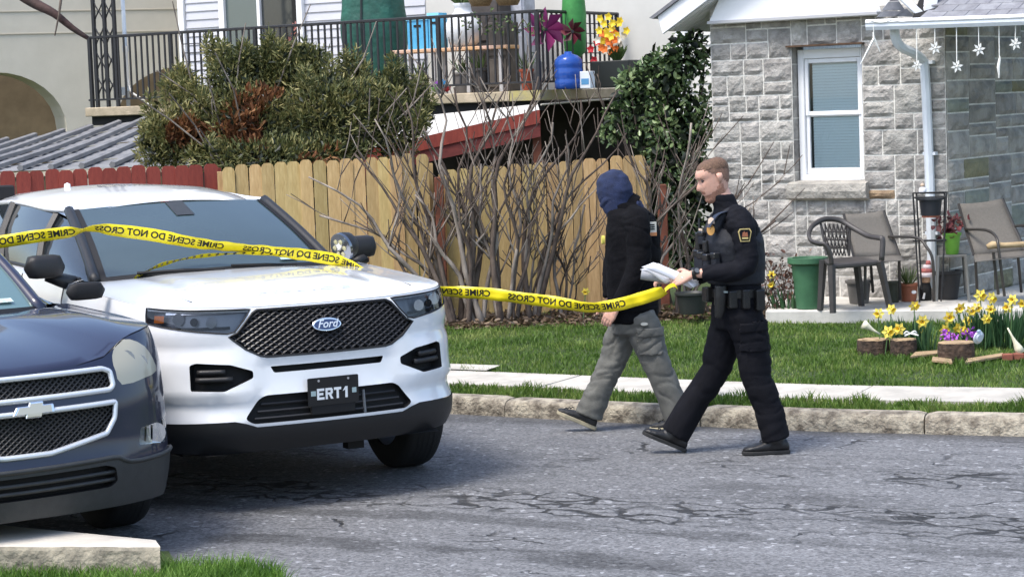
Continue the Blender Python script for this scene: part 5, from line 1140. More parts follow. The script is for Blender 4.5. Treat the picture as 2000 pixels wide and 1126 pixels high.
outer = [(x, interp(abs(x), [0, .7, 1.0, tW+.6, tW2-.5, 9], [.295, .285, .27, .29, .29, .34])) for x in np.linspace(-SM2, SM2, 121)] + [(x, wt2(abs(x))) for x in np.linspace(SM2, -SM2, 161)]
ug = roundpoly([(-.46, .972), (.46, .972), (.50, .955), (.505, .885), (.48, .868), (-.48, .868), (-.505, .885), (-.50, .955)], .012)
lgn = roundpoly([(-.50, .806), (.50, .806), (.485, .73), (.43, .66), (.12, .602), (-.12, .602), (-.43, .66), (-.485, .73)], .012)
hd = smoothpoly([(.58, 1.045), (.66, 1.082), (.76, 1.085), (.86, 1.04), (.90, .97), (.90, .91), (.75, .892), (.57, .88), (.545, .95), (.55, 1.0)], 2)
fo = roundpoly([(.66, .655), (1.02, .668), (1.04, .60), (.98, .565), (.86, .548), (.76, .562), (.63, .572)], .015)
bk2 = [(x, .26) for x in np.linspace(-tW+.47, tW-.47, 30)] + [(tW-.47, .50), (.62, .500), (.53, .508), (.47, .540), (.12, .536), (-.12, .536), (-.47, .540), (-.53, .508), (-.62, .50), (-tW+.47, .50)]
slp = roundpoly([(-.40, .505), (.40, .508), (.455, .49), (.47, .42), (.43, .395), (-.43, .395), (-.47, .42), (-.455, .49)], .015)
a1 = arch_poly(tW, .40, .47, .48, .24); a2 = arch_poly(tW2, .40, .47, .48, .24)
regs = {'slots': slp, 'upper': ug, 'lower': lgn, 'head_r': hd, 'head_l': mir(hd), 'fog_r': fo, 'fog_l': mir(fo), 'a1': a1, 'a2': mir(a1), 'a3': a2, 'a4': mir(a2), 'black': bk2}
S2 = Sheet(TR_, outer, regs, .05)
S2.part('body').build('body', M_carblue, nav, smooth=True, sharp=60, fix=False)
S2.part('black', -.012).build('lower_bumper', M_greypl, nav, smooth=True, fix=False)
MB().tube([TR_.pt(x, interp(abs(x), [0, .12, .47, .53, .62, 1.05], [.536, .536, .540, .508, .500, .500]), -.010) for x in np.linspace(-1.02, 1.02, 61)], .013, 6).build('bumper_ridge', M_greypl, nav, smooth=True)
S2.part('slots', .05, True, -.012).build('air_intake', M_blackm, nav, fix=False)
for w_ in (.43, .468): MB().tube([TR_.pt(x, w_, .005) for x in np.linspace(-.46, .46, 17)], .011, 5).build('intake_bar', M_greypl, nav, smooth=True)
for key, pl in (('upper', ug), ('lower', lgn)):
    S2.part(key, .05, True).build('grille_back', M_blackm, nav, fix=False); lattice(TR_, pl, mat('mesh_black', (.03, .03, .03), .4), nav, .012, .034, .026, .0042)
    pts = [TR_.pt(x, y, -.006) for x, y in dens(pl, .04)]; MB().tube(pts+[pts[0]], .0145, 6).build('grille_surround', M_chromesoft, nav, smooth=True)
bt = [(-.15, -.026), (-.055, -.026), (-.052, -.047), (.06, -.047), (.063, -.026), (.15, -.026), (.132, .022), (.058, .022), (.055, .043), (-.045, .043), (-.048, .022), (-.132, .022)]
bt = [(x*.72+y*.25, y*.85) for x, y in bt]; fT = lambda x, w, d: TR_.pt(x+.05, .822+w, d)
bow = MB().prism(bt, fT, -.022, .004).build('bowtie_emblem', M_chrome, nav, bevel=.004)
MB().prism([(x*.84, y*.78) for x, y in bt], fT, -.0245, -.021).build('emblem_face', mat('pale_gold', (.62, .57, .46), .35, .5), bow)
for k, sg in (('head_r', 1), ('head_l', -1)):
    h = S2.part(k, .05, True).build('headlight', mat('hazed_lamp', (.50, .48, .40), .35, scale=8, col2=(.36, .35, .29)), nav, fix=False)
    for s_, w_, r_ in ((.68, .99, .05), (.79, .96, .045)): MB().lathe([(r_*.3, .02), (r_, -.02)], tuple(TR_.pt(sg*s_, w_, .04)), 14, 'y').build('reflector', M_refl, h)
    S2.part(k, .0).build('lens', glassmat('hazed_lens', (.9, .9, .82), 1.5, .12, .72, (.62, .58, .46)), h, smooth=True, fix=False)
for k, sg in (('fog_r', 1), ('fog_l', -1)):
    h = S2.part(k, .04, True).build('fog_lamp', M_refl, nav, fix=False); MB().lathe([(.012, .012), (.05, -.02), (.056, -.022)], tuple(TR_.pt(sg*.84, .60, .035)), 14, 'y').build('reflector', M_chrome, h)
    for q in (.7, .76, .94): MB().tube([TR_.pt(sg*q, .58, .015), TR_.pt(sg*(q+.02), .65, .015)], .006, 4).build('lamp_rib', M_greypl, h)
    S2.part(k, .0).build('lens', M_lens, h, smooth=True, fix=False)
cw2 = lambda t: Vector((t*.80, 1.42+.24*t*t, 1.16-.02*t*t))
def bul2(x, r, s_):
    a = abs(x); return .055*math.sin(PI*min(1, r)**.75)*max(0, 1-(a/.98)**2) + .016*math.exp(-((a-.66)/.07)**2)*math.sin(PI*r)
hood_patch(TR_, TR_.s_of_v(1.76), wt2, cw2, bul2).build('hood', M_carblue, nav, smooth=True, sharp=70, fix=False)
wb2 = lambda t: Vector((t*.77, 1.46+.24*t*t, 1.15-.02*t*t)); wt_2 = lambda t: Vector((t*.64, 2.45+.10*t*t, 1.64-.03*t*t))
MB().grid(ruled(wb2, wt_2, -1, 1, 20, 10, Vector((0, -.03, .02)))).build('windscreen', mat('green_windscreen', (.12, .20, .19), .03, spec=1.0, ior=1.75), nav, smooth=True, fix=False)
MB().grid([[wb2(t).lerp(wt_2(t), q)+Vector((0, -.03, .02))*math.sin(PI*q)+o_ for q in (0.0, .045)] for t in np.linspace(-1, 1, 21)]).build('windscreen_border', M_blackm, nav, fix=False)
MB().grid([[wb2(t).lerp(wt_2(t), q)+Vector((0, -.022, .013)) for q in (.10, .14)] for t in (.66, .74, .82)]).build('inspection_sticker', mat('sticker_mix', (.35, .55, .50), .4, scale=60, col2=(.75, .75, .7)), nav, fix=False)
MB().lathe([(.018, 0), (.014, .012), (.001, .014)], (.62, .98, 1.172), 8).build('washer_nozzle', M_blackm, nav)
rl2 = lambda t, v: Vector((t*.69, v, interp(v, [2.5, 2.9, 3.5, 4.6, 4.9], [1.645, 1.71, 1.75, 1.72, 1.68])-.06*t*t))
MB().grid([[rl2(t, v) for t in np.linspace(-1, 1, 15)] for v in np.linspace(2.47, 4.85, 12)]).build('roof', M_carblue, nav, smooth=True, fix=False)
for sg in (-1, 1):
    f2 = lambda v: TR_.pt(sg*TR_.s_of_v(v), wt2(TR_.s_of_v(v))); bel = lambda v: f2(v).lerp(Vector((sg*.84, v, wt2(TR_.s_of_v(v))+.02)), .7)
    top2 = lambda v: rl2(sg, v) if v >= 2.55 else wb2(sg).lerp(wt_2(sg), (v-1.70)/(.85))
    MB().grid([[f2(v), bel(v)] for v in np.linspace(1.74, 4.85, 16)]).build('shoulder', M_carblue, nav, smooth=True, fix=False)
    MB().grid([[bel(v).lerp(top2(v), q)+Vector((sg*.03*math.sin(PI*q), 0, 0)) for q in np.linspace(0, 1, 5)] for v in np.linspace(1.75, 4.8, 24)]).build('side_glass', M_sglass, nav, smooth=True, fix=False)
    MB().tube(cat_spline([wb2(sg)+Vector((sg*.015, .0, .0)), wb2(sg).lerp(wt_2(sg), .5)+Vector((sg*.015, -.02, .014)), wt_2(sg), rl2(sg, 3.2), rl2(sg, 4.8)], 4), .038, 8).build('a_pillar', M_carblue, nav, smooth=True)
    mc = Vector((sg*1.03, 1.70, 1.225)); P = []
    for i in range(9):
        q = i/8; x = lerp(-.11, .12, q); sc_ = (1-abs(2*q-1)**6)**.5*.85+.15; P.append([mc+Vector((sg*x, -.04+sq(math.cos(a))*.04*sc_, sq(math.sin(a))*.05*sc_)) for a in np.linspace(0, 2*PI, 12, endpoint=False)])
    mm = MB().grid(P, wrap=True); mm.f.append(tuple(range(11, -1, -1))); mm.f.append(tuple(8*12+k for k in range(12))); mm.build('mirror', M_blackm if sg > 0 else M_carblue, nav, smooth=True, sharp=60)
    wheel(nav, sg*.85, 1.02, .375, .25, sg); wheel(nav, sg*.85, 4.04, .375, .25, sg)
MB().add([Vector((-.74, .45, .27)), Vector((.74, .45, .27)), Vector((.83, 4.9, .27)), Vector((-.83, 4.9, .27)), Vector((-.62, .3, .95)), Vector((.62, .3, .95)), Vector((.62, 4.9, .95)), Vector((-.62, 4.9, .95))], [(3, 2, 1, 0), (4, 5, 6, 7), (0, 1, 5, 4), (1, 2, 6, 5), (2, 3, 7, 6), (3, 0, 4, 7)]).build('underbody', M_blackm, nav)
MB().grid([[Vector((t*.70, 4.86+.25*(1-q), lerp(1.2, 1.68, q))) for t in np.linspace(-1, 1, 5)] for q in (0, .5, 1)]).build('rear_glass', M_sglass, nav)
# ================================================================ patio and its furniture
M_patio = mat('patio_concrete', (.56, .54, .49), .85, var=.2, scale=4, bump=.3, bscale=100)
pf0, pf1 = PATIO; pb1 = hp(TR+.1, 0, -2.5); pb0 = hp(TL-.05, 0, -.2); side = atz(1497, 588, .3)
pp_ = [pf0, pf1, Vector((8.0, pf1.y-.5, .3)), Vector((8.5, 22.0, .3)), Vector((pb1.x, pb1.y, .3)), Vector((hp(TR, 0).x, hp(TR, 0).y, .3)), Vector((hp(WX0, 0).x, hp(WX0, 0).y, .3)), Vector((side.x+.1, side.y+.3, .3))]
for p in pp_: p.z = .3
n = len(pp_); tag(MB().add(pp_+[Vector((p.x, p.y, .1)) for p in pp_], [tuple(range(n)), tuple(range(2*n-1, n-1, -1))]+[(i, (i+1) % n, n+(i+1) % n, n+i) for i in range(n)]).build('patio_slab', M_patio, bevel=.012), kind='structure')
ZP = .301
def on(px, py): p = atz(px, py, ZP); return p
# --- resin armchair: seat, lattice back, hoop arm, four splayed legs
M_resin = mat('brown_resin', (.055, .05, .048), .45, var=.15, scale=10)
c0 = on(1652, 606); Yc = c0.y; ch = empty('resin_chair', (c0.x, Yc, ZP), 0, 'dark brown plastic garden chair with lattice back, nearest the lawn on the patio', 'chair'); ci = Vector(ch.location); K = lambda px, py, dy=0.0: at(px, py, Yc+dy)-ci
fl_, fr_, bl2, br2 = K(1627, 612, -.25), K(1738, 602, -.05), K(1602, 606, .12), K(1683, 600, .35)
s_fl, s_fr, s_bl, s_br = K(1624, 516, -.22), K(1718, 508, -.08), K(1608, 505, .1), K(1672, 500, .3)
def slab_(pts, th, name, m, par, bevel=.006): o = Vector((0, 0, -th)); return quad_prism(pts, o, name, m, par, bevel=bevel)
slab_([s_fl, s_fr, s_br, s_bl], .045, 'seat', M_resin, ch, .012)
for a, b in ((fl_, s_fl), (fr_, s_fr+Vector((0, 0, 0))), (bl2, s_bl), (br2, s_br)): MB().tube([b+Vector((0, 0, -.01)), a.lerp(b, .5), a+Vector((0, 0, .003))], [.036, .031, .028], 4).build('leg', M_resin, ch)
arm_r = [K(1722, 508, -.08), K(1724, 468, -.06), K(1716, 464, -.03), K(1695, 460, .1), K(1668, 446, .22), K(1640, 430, .30), K(1610, 428, .26), K(1588, 440, .16), K(1580, 456, .02), K(1584, 470, -.1), K(1600, 476, -.2), K(1612, 478, -.24), K(1622, 500, -.24), K(1624, 516, -.23)]
MB().tube(cat_spline(arm_r, 4), .024, 8, flat=.7).build('arm_hoop', M_resin, ch, smooth=True)
bx0, bx1 = K(1603, 436, .24), K(1660, 438, .26); by0, by1 = K(1614, 498, .16), K(1658, 500, .26)
for k in range(8):
    q = k/7; 
    for sg in (0, 1): MB().tube([bx0.lerp(bx1, q), by0.lerp(by1, min(1, max(0, q+(.28 if sg else -.28))))], .006, 4).build('lattice_strip', M_resin, ch)
for k in range(1, 4): MB().tube([bx0.lerp(by0, k/4), bx1.lerp(by1, k/4)], .006, 4).build('lattice_strip', M_resin, ch)
for a, b in ((bx0, by0), (bx1, by1)): MB().tube([a, b], .012, 5).build('back_edge', M_resin, ch)
# --- sling chairs with tube frames
M_sling = mat('taupe_sling', (.135, .125, .11), .85, var=.12, scale=60, bump=.3, bscale=300); M_tube = mat('bronze_tube', (.055, .05, .045), .4, .3); M_tubeg = mat('grey_tube', (.20, .20, .19), .4, .4)
def sling(label, Yb, back, seat, arms, legs, tm, sm=None):
    c = on(*legs[0][:2]); t = empty('sling_chair', (c.x, Yb, ZP), 0, label, 'chair', 'sling chairs on the patio'); i0 = Vector(t.location); q = lambda px, py, dy=0: at(px, py, Yb+dy)-i0
    b = [q(*p) for p in back]; P = [[b[0].lerp(b[1], i/6).lerp(b[3].lerp(b[2], i/6), j/8)+Vector((0, .05*math.sin(PI*j/8)*.5, -.012*math.sin(PI*i/6)*(1-j/8))) for i in range(7)] for j in range(9)]
    o = MB().grid(P).build('back_sling', M_sling, t, smooth=True, fix=False); s_ = o.modifiers.new('t', 'SOLIDIFY'); s_.thickness = .006
    b2 = [q(*p) for p in seat]; P = [[b2[0].lerp(b2[1], i/6).lerp(b2[3].lerp(b2[2], i/6), j/6)+Vector((0, 0, -.02*math.sin(PI*j/6))) for i in range(7)] for j in range(7)]; o = MB().grid(P).build('seat_sling', M_sling, t, smooth=True, fix=False); s_ = o.modifiers.new('t', 'SOLIDIFY'); s_.thickness = .006
    for a_, b_ in ((b[0], b[3]), (b[1], b[2])): MB().tube([a_, a_.lerp(b_, .5)+Vector((0, .02, 0)), b_], .013, 6).build('back_tube', tm, t)
    for a_ in arms: MB().tube(cat_spline([q(*p) for p in a_], 4), .0135, 6).build('arm', tm, t, smooth=True)
    for k in range(0, len(legs), 2): MB().tube([q(*legs[k]), q(*legs[k+1])], .0135, 6).build('leg', tm, t)
    return t
sling('taupe sling patio chair behind the brown plastic chair', 18.95, [(1648, 418, .25), (1726, 411, .25), (1757, 498, 0), (1668, 503, 0)], [(1668, 503, 0), (1757, 498, 0), (1775, 508, -.45), (1690, 514, -.45)],
      [[(1736, 462, .1), (1790, 464, -.2), (1808, 480, -.3), (1822, 510, -.35), (1824, 588, -.35)]], [(1756, 500, 0), (1758, 586, .1), (1690, 512, -.4), (1690, 585, -.4), (1700, 508, 0), (1705, 570, .15)], M_tube)
sling('taupe sling patio chair at the right edge behind the green pot', 18.75, [(1872, 398, .3), (1958, 388, .25), (2002, 488, -.02), (1902, 498, 0)], [(1902, 498, 0), (2002, 488, 0), (2015, 500, -.42), (1905, 512, -.42)],
      [[(1886, 448, .15), (1925, 449, -.1), (1945, 462, -.3), (1951, 490, -.38), (1962, 578, -.38)], [(1978, 442, .15), (2010, 442, -.1), (2030, 460, -.3)]], [(1905, 500, 0), (1909, 575, .15), (1940, 492, -.38), (1950, 575, -.35), (1988, 495, .0), (1995, 570, .1)], M_tube)
# --- small side table and pots
t0 = on(1868, 588); Yt = t0.y+.02; tb = empty('side_table', (t0.x, Yt, ZP), 0, 'small grey metal side table under the lime green pot', 'table'); i0 = Vector(tb.location); q = lambda px, py, dy=0: at(px, py, Yt+dy)-i0
slab_([q(1830, 499, -.12), q(1888, 497, -.12), q(1896, 494, .18), q(1832, 496, .18)], .02, 'table_top', M_tubeg, tb)
for a, b in (((1832, 500, -.12), (1829, 588, -.16)), ((1886, 499, -.12), (1893, 589, -.16)), ((1882, 498, .16), (1886, 572, .2)), ((1836, 498, .16), (1836, 572, .2))): MB().tube([q(*a), q(*b)], [.016, .013], 6).build('leg', M_tubeg, tb)
def pot(px, py, w0, w1, h, col, label, Y=None, name='flower_pot', rim=.012, dirt=True, mname=None, z=None):
    """pot standing with its base centre at the pixel; widths and height in metres"""
    p = on(px, py) if Y is None else at(px, py, Y); t = empty(name, p, 0, label, 'pot'); m = mat(mname or ('pot_%s' % label[:18]), col, .5, var=.15, scale=9, bump=.1, bscale=40)
    MB().lathe([(w0/2*.92, 0), (w0/2, .005), (w1/2-.004, h*.86), (w1/2+rim*.4, h*.87), (w1/2+rim, h*.9), (w1/2+rim, h), (w1/2-.008, h), (w1/2-.02, h*.9), (.001, h*.88)], (0, 0, 0), 24, 'z').build('vessel', m, t, smooth=True, sharp=35)
    if dirt: MB().lathe([(w1/2-.016, h*.9), (.001, h*.915)], (0, 0, 0), 16).build('potting_soil', M_soil, t)
    return t
pot(1580, 602, .22, .30, .45, (.055, .15, .075), 'large green plastic planter beside the brown chair', rim=.03)
pot(1678, 592, .17, .22, .21, (.16, .15, .14), 'grey pot under the brown plastic chair'); pot(1746, 590, .09, .11, .19, (.06, .065, .045), 'narrow olive pot left of the terracotta pot')
tp = pot(1775, 588, .13, .17, .16, (.30, .10, .05), 'terracotta pot with a feathery green plant and white tag'); pot(1852, 584, .17, .24, .26, (.022, .022, .024), 'black tub beneath the side table')
pot(1352, 612, .22, .28, .19, (.025, .028, .026), 'dark planter tub behind the officer\'s papers', Y=18.95)
MB().lathe([(.022, -.002), (.022, .002)], (.03, -.095, .09), 12, 'y', squash=.7).build('white_tag', mat('tag_white', (.75, .75, .75), .5), tp)
def sprout(parent, base, n, h, spread, m, w=.012, curl=.4, name='leaves'):
    C = []; D = []; 
    n_ = n; a = rng.uniform(0, 2*PI, n_); C = np.array(base)+np.column_stack([np.cos(a)*.02, np.sin(a)*.02, np.zeros(n_)]); D = unit(np.column_stack([np.cos(a)*spread*rng.random(n_), np.sin(a)*spread*rng.random(n_), np.ones(n_)])); S = unit(np.cross(D, rng.normal(size=(n_, 3)))); return leaf_mesh(name, C, D, S, rng.uniform(h*.55, h, n_), w, m, parent)
M_fern = leaf_mat('fern', (.04, .07, .02), (.09, .15, .04), (.2, .24, .09)); M_strap = leaf_mat('daffodil_leaf', (.025, .07, .03), (.06, .14, .055), (.18, .28, .16), rough=.4)
sprout(tp, (0, 0, .14), 60, .22, 1.0, M_fern, .008)
gp = pot(1860, 496, .11, .155, .19, (.17, .42, .05), 'lime green pot with a maroon leafed plant on the side table', Y=Yt, rim=.006)
n = 90; P = rng.normal(size=(n, 3))*np.array([.07, .07, .045])+np.array([0, 0, .245]); D = unit(rng.normal(size=(n, 3))+np.array([0, -.3, .4])); leaf_mesh('maroon_leaves', P, D, unit(np.cross(D, rng.normal(size=(n, 3)))), rng.uniform(.04, .075, n), rng.uniform(.03, .05, n), leaf_mat('maroon', (.10, .022, .03), (.22, .06, .06), (.42, .20, .14)), gp)
# --- plant stand with black basket
s0 = on(1818, 590); Ys = 18.9; st = empty('plant_stand', (s0.x, Ys, ZP), 0, 'tall black wire plant stand holding a black basket against the downspout', 'plant stand'); i0 = Vector(st.location); q = lambda px, py, dy=0: at(px, py, Ys+dy)-i0
for a, b in (((1783, 376, -.1), (1796, 590, -.12)), ((1849, 374, -.1), (1838, 588, -.12)), ((1790, 378, .12), (1800, 565, .15)), ((1845, 376, .12), (1842, 560, .15))): MB().tube([q(*a), q(*b)], .008, 5).build('leg', M_iron, st)
for py in (377, 386, 470): MB().tube([q(1784, py, -.1), q(1848, py-2, -.1), q(1845, py, .12), q(1790, py, .12), q(1784, py, -.1)], .007, 5).build('ring', M_iron, st)
MB().lathe([(.085, 0), (.10, .13), (.115, .135), (.115, .15), (.09, .15)], tuple(q(1818, 420, .0)), 18).build('basket', mat('black_basket', (.02, .022, .028), .5), st, smooth=True, sharp=40)
MB().lathe([(.08, 0), (.08, .02)], tuple(q(1818, 424, .0)), 14).build('saucer', mat('terracotta_dish', (.28, .10, .06), .7), st)
bi_ = at(1802, 376, Ys-.05); bd2 = empty('bird_figure', bi_, 0, 'small white bird figure perched on the plant stand', 'figurine'); MB().lathe([(.001, -.02), (.03, -.01), (.036, .02), (.024, .045), (.001, .055)], (0, 0, 0), 12).build('breast', mat('figurine_white', (.72, .72, .74), .5), bd2, smooth=True); MB().lathe([(.001, .045), (.02, .055), (.02, .072), (.001, .085)], (0, 0, 0), 10).build('head', mat('figurine_tan', (.5, .38, .28), .5), bd2, smooth=True)
gn = on(1808, 586); gn = empty('garden_gnome', gn, 0, 'small garden gnome with striped hat beside the terracotta pot', 'figurine'); MB().lathe([(.05, 0), (.055, .10), (.04, .16), (.001, .18)], (0, 0, 0), 12).build('coat', M_dark, gn, smooth=True); MB().lathe([(.035, .15), (.045, .18), (.035, .22), (.001, .23)], (0, 0, 0), 12).build('face', mat('gnome_face', (.50, .30, .18), .6), gn, smooth=True)
for k in range(4): MB().lathe([(.075-.016*k, .21+.035*k), (.066-.016*k, .25+.035*k)], (0.01*k, 0, 0), 12).build('hat_band', mat('hat_a', (.62, .55, .56), .7) if k % 2 == 0 else mat('hat_b', (.40, .12, .11), .7), gn, smooth=True)
MB().tube([(-.03, -.05, .02), (-.02, -.06, .07)], [.012, .008], 6).build('boot', mat('gnome_boot', (.7, .7, .7), .5), gn)
# --- wooden pole lying across the right chair
wp = at(1930, 480, 18.5); tag(MB().tube([at(1928, 482, 18.45), at(1938, 478, 18.45), at(1960, 479, 18.45), at(2060, 473, 18.4)], [.022, .034, .024, .026], 8).build('wooden_pole', mat('tan_wood', (.50, .38, .22), .7, scale=12, col2=(.36, .26, .14)), smooth=True), 'pale wooden pole lying across the right sling chair', 'pole')
# --- low plants at the house corner: red-brown sub-shrub and strap leaves
sb = empty('red_twig_plant', at(1515, 600, 19.0), 0, 'reddish brown twiggy plant between the officer and the green planter', 'plant'); sb.location.z = .2
n = 260; P = rng.normal(size=(n, 3))*np.array([.13, .08, .14])+np.array([0, 0, .34]); D = unit(rng.normal(size=(n, 3))); leaf_mesh('leaves', P, D, unit(np.cross(D, rng.normal(size=(n, 3)))), rng.uniform(.03, .06, n), rng.uniform(.02, .03, n), leaf_mat('red_brown_leaf', (.06, .03, .025), (.16, .08, .06), (.28, .17, .10)), sb)
for k in range(9): MB().tube([(rng.uniform(-.05, .05), 0, 0), (rng.uniform(-.12, .12), 0, .25), (rng.uniform(-.2, .2), 0, .5)], [.006, .005, .003], 4).build('twig', M_bark, sb)
# ================================================================ flower bed
M_yel = mat('daffodil_yellow', (.86, .72, .13), .5, var=.1, scale=20); M_org = mat('daffodil_trumpet', (.86, .60, .05), .5); M_stalk = mat('stalk', (.09, .17, .06), .6)
def bloom_mesh():
    a = MB()
    for k in range(6):
        t = k*PI/3; d = Vector((math.cos(t), 0, math.sin(t))); s_ = Vector((-d.z, 0, d.x)); pts = [d*.006, d*.024+s_*.013+Vector((0, -.003, 0)), d*.042, d*.024-s_*.013+Vector((0, -.003, 0))]; a.add(pts+[p+Vector((0, .002, 0)) for p in pts], [(0, 1, 2, 3), (7, 6, 5, 4)])
    b = MB().lathe([(.008, 0), (.011, -.014), (.014, -.022), (.018, -.028), (.012, -.024), (.004, -.004)], (0, 0, 0), 10, 'y', cap=False); x, y = a.mesh('petals'), b.mesh('trumpet'); x.materials.append(M_yel); y.materials.append(M_org); return x, y
BPet, BTru = bloom_mesh()
def daffodil(px, py, Y, ground, label, yaw=0.0, sc_=1.0):
    c = at(px, py, Y); g = Vector((c.x+random.uniform(-.05, .05), Y+.03, ground)); t = empty('daffodil', g, 0, label, 'flower', 'yellow daffodils in bloom'); h = c-g
    MB().tube([Vector((0, 0, 0)), h*.55+Vector((0, .01, 0)), h+Vector((0, .02, .006)), h], .0045, 5).build('stalk', M_stalk, t)
    for nm, me in (('petals', BPet), ('trumpet', BTru)): inst(nm, me, t, h, (random.uniform(-.1, .45), 0, yaw+random.uniform(-.7, .7)), (sc_,)*3)
BY = 16.35
D1 = [(1716, 612, 'leftmost of the clump over the logs'), (1741, 604, 'high, second from left over the logs'), (1786, 597, 'highest, above the upright leaves over the logs'), (1735, 648, 'low, just over the first log slice'), (1756, 642, 'low, between the first two log slices'), (1802, 627, 'at mid height right of the second log'), (1800, 646, 'low, right of the second log slice')]
D2 = [(1854, 620, 'drooping on a bent stalk left of the big clump'), (1845, 644, 'low, left of the purple flowers'), (1870, 640, 'just over the left purple flower'), (1875, 602, 'nodding high above the purple flowers'), (1890, 626, 'between the two purple flowers and above them'), (1897, 607, 'upper left of the big clump'), (1915, 577, 'topmost of the big clump at right'), (1908, 601, 'under the topmost bloom of the big clump'), (1927, 622, 'low in the middle of the big clump'), (1937, 582, 'right beside the topmost bloom'), (1968, 600, 'lower of the pair near the right edge'), (1978, 585, 'upper of the pair near the right edge'), (1935, 604, 'in the centre of the big clump'), (1998, 592, 'cut by the right picture edge'), (1880, 645, 'lowest, between the purple flowers')]
for px, py, w_ in D1+D2: daffodil(px, py, BY+random.uniform(-.12, .18), .19, 'yellow daffodil, '+w_, 0, random.uniform(1.1, 1.4))
for px, py, w_ in ((1507, 536, 'upper'), (1506, 556, 'lower')): daffodil(px, py, 18.95, .2, w_+' yellow daffodil left of the large green planter')
daffodil(1144, 569, 19.3, .2, 'single yellow daffodil among the bare shrubs left of the hooded person')
def clump(px, py, Y, n, h, r, label):
    g = at(px, py, Y); g.z = .18; t = empty('daffodil_leaves', g, 0, label, 'plant'); a = rng.uniform(0, 2*PI, n); rr = r*np.sqrt(rng.random(n)); C = np.column_stack([np.cos(a)*rr, np.sin(a)*rr*.7, np.zeros(n)]); D = unit(np.column_stack([np.cos(a)*rr/r*.4+rng.normal(size=n)*.1, np.sin(a)*.2, np.ones(n)])); S = unit(np.cross(D, rng.normal(size=(n, 3)))); leaf_mesh('strap_leaves', C, D, S, rng.uniform(h*.6, h, n), .016, M_strap, t, .1); return t
clump(1778, 655, BY+.1, 120, .30, .11, 'upright strap leaves of daffodils behind the middle log'); clump(1815, 668, BY-.05, 26, .24, .07, 'leaning green strap leaves right of the middle log'); clump(1915, 660, BY+.12, 150, .36, .13, 'tall strap leaves of the big daffodil clump at right'); clump(1965, 660, BY+.12, 190, .36, .18, 'dense dark strap leaves at the right picture edge'); clump(1545, 603, 18.95, 60, .34, .10, 'strap leaves left of the large green planter')
M_logend = mat('log_end', (.42, .30, .17), .8, scale=16, col2=(.30, .21, .12), bump=.3, bscale=60); M_logbark = mat('log_bark', (.10, .065, .045), .95, scale=14, col2=(.03, .022, .018), bump=1.0, bscale=30, bdist=.02)
def logslice(x0, x1, yb, yt, Y, label, seed, ratio=.8):
    Y = atz((x0+x1)/2, yb, .185).y; c = at((x0+x1)/2, yb, Y); r = (x1-x0)/2*Y/FPX; h = (yb-yt)*Y/FPX*.80; t = empty('log_slice', (c.x, Y+r*ratio, .17), 0, label, 'log', 'cut log slices edging the flower bed'); rs = random.Random(seed); n = 22
    R = [r*(1+.10*mnoise.noise(Vector((math.cos(2*PI*k/n)*2, math.sin(2*PI*k/n)*2, seed)))+.03*rs.uniform(-1, 1)) for k in range(n)]; z1 = c.z+h-.17
    ring = lambda z, s_: [Vector((R[k]*s_*math.cos(2*PI*k/n), R[k]*s_*ratio*math.sin(2*PI*k/n), z+rs.uniform(-.003, .003))) for k in range(n)]
    MB().grid([ring(-.02, 1.0), ring(z1*.5, 1.03), ring(z1-.008, 1.0)], wrap=True).build('bark', M_logbark, t); mb = MB().grid([ring(z1-.008, .99), ring(z1, .93)], wrap=True); b0 = len(mb.v); mb.grid([ring(z1, .93), ring(z1, .5)], wrap=True); k0 = len(mb.v)-n; mb.f.append(tuple(k0+k for k in range(n))); mb.build('cut_face', M_logend, t)
logslice(1680, 1742, 692, 656, 15.75, 'dark barked log slice at the left end of the flower bed', 1); logslice(1743, 1794, 694, 655, 15.72, 'reddish log slice second from the left with a white bow on top', 2); logslice(1838, 1910, 706, 660, 15.5, 'large thick log slice in front of the purple flowers', 3)
for pl_, lab in (([(1778, 699), (1838, 692), (1842, 686), (1788, 690)], 'flat wood offcut lying between the middle and right logs'), ([(1820, 706), (1860, 711), (1858, 704), (1822, 699)], 'flat wood offcut under the left edge of the large log'), ([(1885, 711), (1962, 697), (1958, 692), (1890, 703)], 'long flat wood offcut right of the large log')):
    P = [atz(a, b, .2) for a, b in pl_]; n = 4; tag(MB().add(P+[p+Vector((0, 0, .014)) for p in P], [(3, 2, 1, 0), (4, 5, 6, 7), (0, 1, 5, 4), (1, 2, 6, 5), (2, 3, 7, 6), (3, 0, 4, 7)]).build('wood_offcut', M_logend), lab, 'wood')
rbk = empty('brick_edging', atz(1980, 700, .19), 0, 'red brick edging at the right end of the flower bed', 'edging'); ri_ = Vector(rbk.location); M_brick = mat('red_brick', (.26, .09, .055), .85, scale=15, col2=(.16, .05, .035), rnd=.2)
for k in range(4): MB().box(atz(1968+k*21, 702-k*1.2, .19)-ri_+Vector((0, 0, .02)), (.075, .06, .05), Matrix.Rotation(R_(4*k-5), 3, 'Z')).build('brick', M_brick, rbk, bevel=.005)
M_purp = mat('purple_petal', (.40, .10, .55), .6, var=.2, scale=20)
for px, py, Y, lab in ((1855, 656, 15.95, 'small purple flower cluster at the left above the large log'), (1893, 652, 15.98, 'small purple flower cluster above the right part of the large log')):
    c = at(px, py, Y); t = empty('purple_flower', (c.x, Y, .19), 0, lab, 'flower', 'purple flowers in the bed'); n = 46; P = rng.normal(size=(n, 3))*np.array([.035, .03, .02])+np.array([0, 0, c.z-.19]); D = unit(rng.normal(size=(n, 3))+np.array([0, -.5, .5])); leaf_mesh('petals', P, D, unit(np.cross(D, rng.normal(size=(n, 3)))), .03, .022, M_purp, t); MB().tube([(0, 0, 0), (0, 0, c.z-.19)], .006, 4).build('stalk', M_stalk, t)
